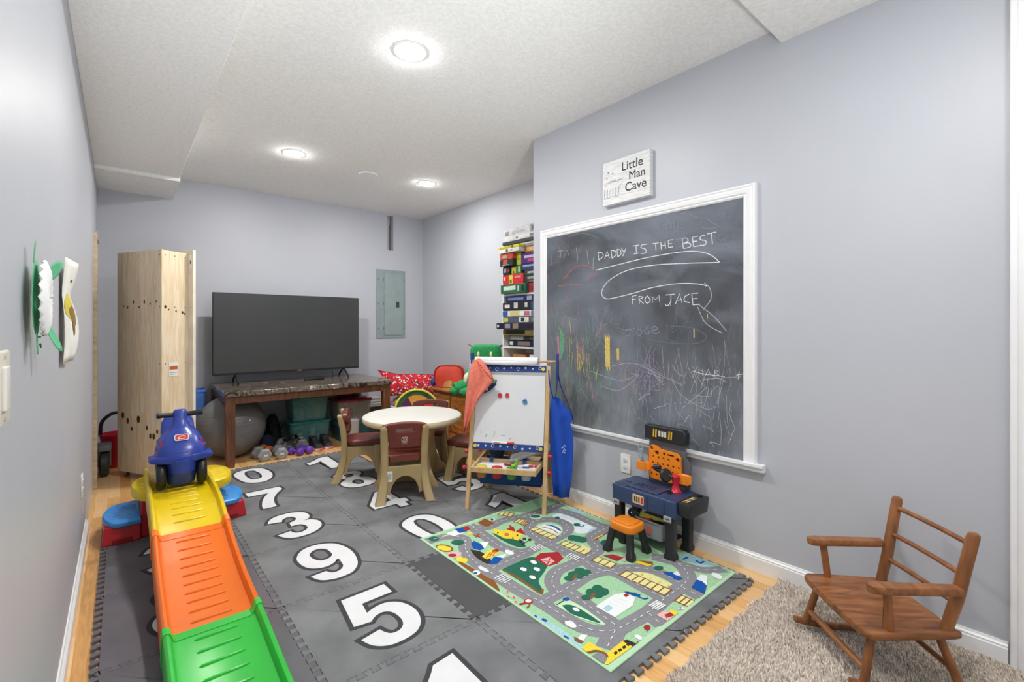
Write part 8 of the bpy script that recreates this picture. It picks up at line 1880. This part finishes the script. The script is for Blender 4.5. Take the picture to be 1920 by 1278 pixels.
# upright back board
b0, b1 = 0.102, 0.120
q = [(-0.085, TZ_ - 0.03), (-0.09, 0.46), (-0.08, 0.56), (0.135, 0.56), (0.145, 0.47), (0.17, 0.44), (0.168, TZ_ - 0.03)]
vs, fs = solid([q], 0.008, 0.002)
MB().add(vs, fs, T(0, 0.112, 0, pi / 2)).build('back_board', mat('#62656b', 0.4, alpha=1.0), t, smooth=False, label='smoky grey back board')
hd = MB().loft([[(x, y, z) for x, z in ((-0.10, 0.545), (0.15, 0.545), (0.155, 0.605), (0.14, 0.625), (-0.10, 0.625))] for y in (0.082, 0.128)])
hd.build('header', M_bb, t, bevel=0.004)
hs = MB().rslab(-0.048, 0.562, 0.082, 0.612, 0, 0.0012, 0.004, M=T(0, 0.0808, 0, pi / 2))
for k, x in enumerate((-0.045, -0.030, 0.052, 0.066)):
    hs.flat([(x, 0.564), (x + 0.009, 0.564), (x + 0.012, 0.61), (x + 0.003, 0.61)], 0.0016, M=T(0, 0.0808, 0, pi / 2), m=1)
for k in range(3):
    hs.box(-0.008 + k * 0.018, 0.0786, 0.572, 0.005 + k * 0.018, 0.0795, 0.602, m=2)
hs.build('hazard_sticker', [mat('#2c2a26', 0.5), mat('#e3b52c', 0.5), mat('#d9d6cc', 0.5)], t, smooth=False, label='yellow and black striped sticker')
# orange pegboard with holes
out = [(-0.075, 0.345), (-0.072, 0.50), (-0.055, 0.515), (-0.02, 0.515), (0.0, 0.50), (0.105, 0.495), (0.125, 0.475), (0.128, 0.36), (0.11, 0.335), (0.06, 0.325), (-0.055, 0.325)]
holes = []
for r in range(4):
    for k in range(6):
        if r == 3 and k > 3:
            continue
        holes.append(circle(-0.055 + k * 0.032 + 0.004 * r, 0.352 + r * 0.033, 0.0062, 10))
holes.append(circle(-0.055, 0.497, 0.010, 12))
holes.append(circle(0.107, 0.462, 0.011, 12))
holes.append(circle(0.025, 0.478, 0.008, 10))
holes.append([(-0.035, 0.482), (-0.022, 0.488), (-0.008, 0.482), (-0.012, 0.470), (-0.022, 0.463), (-0.032, 0.470)])
holes.append(rrect(0.045, 0.472, 0.085, 0.482, 0.004, 3))
vs, fs = solid([out] + holes, 0.007, 0.0015)
MB().add(vs, fs, T(0, 0.090, 0, pi / 2)).build('pegboard', M_bo, t, smooth=False, label='orange pegboard with holes')
for s, x in ((-1, -0.098), (1, 0.155)):
    hb = MB()
    ring_o, ring_i = rrect(x - 0.032, 0.045, x + 0.032, 0.092, 0.008, 3), rrect(x - 0.022, 0.055, x + 0.022, 0.084, 0.006, 3)
    vs, fs = solid([ring_o, ring_i], 0.022, 0.002)
    hb.add(vs, fs, T(0, 0, 0.392 if s < 0 else 0.372))
    hb.box(x - 0.032, 0.044, 0.37 if s < 0 else 0.35, x + 0.032, 0.050, 0.415 if s < 0 else 0.40)
    hb.build('tool_holder', M_bo, t, bevel=0.002, label='orange side tool holder')
# red vice with dark wheel
vz = MB()
vz.lathe([(0.032, 0), (0.032, 0.006), (0.022, 0.015), (0.015, 0.04), (0.02, 0.06), (0.022, 0.085), (0.014, 0.092), (0.001, 0.092)], 16, M=T(0.125, 0.035, TZ_))
vz.build('vice', mat('#c41c38', 0.35), t, label='red plastic vice')
MB().lathe([(0.005, -0.012), (0.03, -0.012), (0.036, -0.004), (0.036, 0.004), (0.03, 0.012), (0.005, 0.012)], 20, M=T(0.085, 0.005, TZ_ + 0.085, 0.4, pi / 2 - 0.3, 0)).cyl((0.03, 0.0, TZ_ + 0.11), (0.125, 0.03, TZ_ + 0.07), 0.013, 12).cyl((0.02, 0.0, TZ_ + 0.115), (0.055, 0.0, TZ_ + 0.125), 0.018, 12, r2=0.010).build('toy_drill', mat('#2a2426', 0.4), t, label='black toy drill in the vice')
w_ = thing('toy_wrench', 'grey plastic toy wrench standing in the left orange holder of the workbench', 'toy tool', (BX + 0.068, BY + 0.098, RUG_TOP + 0.378), -pi / 2)
vs, fs = solid([[(-0.006, 0), (0.006, 0), (0.007, 0.085), (0.017, 0.10), (0.018, 0.122), (0.009, 0.128), (0.008, 0.108), (-0.008, 0.108), (-0.009, 0.128), (-0.018, 0.122), (-0.017, 0.10), (-0.007, 0.085)]], 0.005, 0.001)
MB().add(vs, fs, T(0, 0, 0, pi / 2, -0.15, 0)).build('wrench', mat('#9fb0b8', 0.35, 0.2), w_, smooth=False)
MB().box(-0.005, -0.0062, 0.01, 0.005, -0.0054, 0.06, M=T(0, 0, 0, 0, -0.15)).build('grip', mat('#7d8c94', 0.5), w_)
# tool crate on the lower shelf
MB().box(-0.13, -0.05, 0.055, 0.14, 0.09, 0.062).build('lower_shelf', M_bb, t, bevel=0.002)
cr = thing('tool_crate', 'translucent grey crate of toy tools under the workbench top', 'crate', (BX - 0.022, BY - 0.035, RUG_TOP + 0.0625), -pi / 2)
MB().loft([[(x, y, z) for x, y in rrect(-0.085 * k, -0.058 * k, 0.085 * k, 0.058 * k, 0.012, 3)] for z, k in ((0, 0.88), (0.085, 0.98), (0.085, 1.04), (0.092, 1.04), (0.092, 0.95), (0.006, 0.85))]).build('crate', mat('#8e9299', 0.35, var=0.05), cr, ang=45)
MB().rslab(-0.014, 0.022, 0.014, 0.066, 0, 0.0014, 0.003, M=T(0.0, -0.0575, 0, pi / 2 - 0.06)).build('sticker', mat('#c25a4e', 0.5), cr, label='red sticker')
sa = thing('toy_saw', 'yellow-green toy saw with black grip sticking out of the grey crate', 'toy tool', (BX - 0.01, BY + 0.01, RUG_TOP + 0.145), -pi / 2 + 0.15)
vs, fs = solid([[(-0.03, -0.012), (0.11, -0.008), (0.115, 0.006), (-0.03, 0.016)]], 0.004, 0.001)
MB().add(vs, fs, T(0, -0.045, 0.018, pi / 2 - 0.5)).build('blade', mat('#b9b52e', 0.4), sa, smooth=False)
MB().tube(smoothpath([(-0.03, -0.045, 0.018), (-0.075, -0.045, 0.035), (-0.095, -0.045, 0.01), (-0.07, -0.045, -0.008), (-0.035, -0.045, 0.01)], 4), 0.009, 8).build('grip', M_bb, sa)
ha = thing('toy_hammer', 'red toy hammer lying in the grey crate', 'toy tool', (BX - 0.03, BY - 0.01, RUG_TOP + 0.128), -pi / 2)
MB().cyl((-0.03, -0.02, 0.012), (0.03, -0.025, 0.02), 0.014, 12).build('head', mat('#c8202e', 0.35), ha)
MB().cyl((0.0, -0.02, 0.015), (0.01, 0.06, 0.0), 0.007, 10).build('handle', mat('#e0e0e2', 0.4), ha)

# ------------------------------------------------------------------ stool
s_ = thing('toy_stool', 'small stool with orange seat and black legs in front of the toy workbench', 'stool', (2.055, 1.505, RUG_TOP), -pi / 2)
MB().rslab(-0.075, -0.068, 0.075, 0.068, 0.118, 0.160, 0.035, 0.010).rslab(-0.055, -0.048, 0.055, 0.048, 0.158, 0.166, 0.025, 0.005).build('seat', M_bo, s_, ang=50)
for sx in (-1, 1):
    for sy in (-1, 1):
        q = MB()
        q.loft([[(sx * k + a * w, sy * k * 0.93 + b * w, z) for a, b in rrect(-0.018, -0.018, 0.018, 0.018, 0.006, 3)] for z, k, w in ((0, 0.074, 1.15), (0.022, 0.073, 1.15), (0.036, 0.068, 0.85), (0.12, 0.052, 0.95))])
        q.build('leg', M_bb, s_, ang=45, bevel=0.001)

# ================================================================== rocking chair
RXc, RYc = 2.062, 0.45
t = thing('rocking_chair', 'small brown wooden child rocking chair standing on beige carpet at right', 'rocking chair', (RXc, RYc, 0.014), pi / 4 + 0.03)
# local x: across (left = near the camera's bottom edge, right = towards the wall), local y: forward
M_rk = wood('#a0683c', '#6f4325', (2, 9, 9), 2.5, 0.38)
M_rk2 = wood('#9a6238', '#6c4122', (7, 7, 1.5), 3, 0.38)
M_rk3 = wood('#a26a40', '#5c3a20', (9, 1.4, 9), 3.0, 0.35, h3='#88542e')
SZ = 0.21
# seat: rounded front corners, slightly tapered to the back
q = [(-0.15, -0.155), (0.15, -0.155), (0.165, -0.14), (0.185, 0.10), (0.178, 0.135), (0.15, 0.150), (0.0, 0.155), (-0.15, 0.150), (-0.178, 0.135), (-0.185, 0.10), (-0.165, -0.14)]
q = [(v.x, v.y) for v in smoothpath([(a, b, 0) for a, b in q + [q[0]]], 3)[:-1]]
MB().loft([[(x * k, y * k, z) for x, y in q] for z, k in ((SZ - 0.024, 0.985), (SZ - 0.018, 1.0), (SZ - 0.005, 1.0), (SZ, 0.985))]).build('seat', M_rk3, t, ang=40)
for s in (-1, 1):
    # rocker runner
    pts = []
    for k in range(15):
        f = -1 + 2 * k / 14
        pts.append((s * 0.165, f * 0.23 - 0.045, 0.012 + 0.026 * f * f))
    r = MB()
    r.loft([[(p[0] + a, p[1], p[2] + b) for a, b in rrect(-0.011, -0.012, 0.011, 0.012, 0.008, 3)] for p in pts])
    r.build('rocker', M_rk, t, ang=50)
    MB().cyl((s * 0.165, 0.145, 0.025), (s * 0.145, 0.105, SZ - 0.02), 0.0135, 14, r2=0.0125).build('front_leg', M_rk2, t)
    MB().cyl((s * 0.165, -0.155, 0.03), (s * 0.140, -0.105, SZ - 0.02), 0.0135, 14, r2=0.0125).build('rear_leg', M_rk2, t)
    MB().tube([(s * 0.145, -0.125, SZ - 0.004), (s * 0.151, -0.154, 0.31), (s * 0.160, -0.196, 0.513), (s * 0.161, -0.199, 0.525), (s * 0.161, -0.200, 0.530)], [0.0165, 0.0185, 0.0175, 0.015, 0.008], 16).build('back_post', M_rk2, t)
    MB().tube([(s * 0.163, 0.062, SZ - 0.002), (s * 0.170, 0.075, 0.338)], 0.0125, 14).build('arm_post', M_rk2, t)
    a_ = [(-0.018, -0.148), (-0.021, 0.02), (-0.024, 0.10), (-0.018, 0.128), (0.0, 0.135), (0.018, 0.128), (0.024, 0.10), (0.021, 0.02), (0.018, -0.148)]
    MB().loft([[(s * 0.168 + x * k, y * (1 if k == 1 else 0.995), z - 0.02 * 0) for x, y in a_] for z, k in ((0.335, 0.9), (0.339, 1), (0.353, 1), (0.358, 0.88))]).build('armrest', M_rk, t, ang=45)
for z, y in ((0.490, -0.191), (0.390, -0.170), (0.296, -0.150)):
    MB().tube([(-0.15, y, z), (-0.05, y - 0.006, z), (0.05, y - 0.006, z), (0.15, y, z)], 0.0085, 12).build('spindle', M_rk2, t)
MB().tube([(-0.157, 0.133, 0.075), (0.157, 0.133, 0.075)], 0.0115, 12).build('front_stretcher', M_rk, t)
MB().tube([(-0.157, -0.14, 0.085), (0.157, -0.14, 0.085)], 0.009, 12).build('rear_stretcher', M_rk, t)
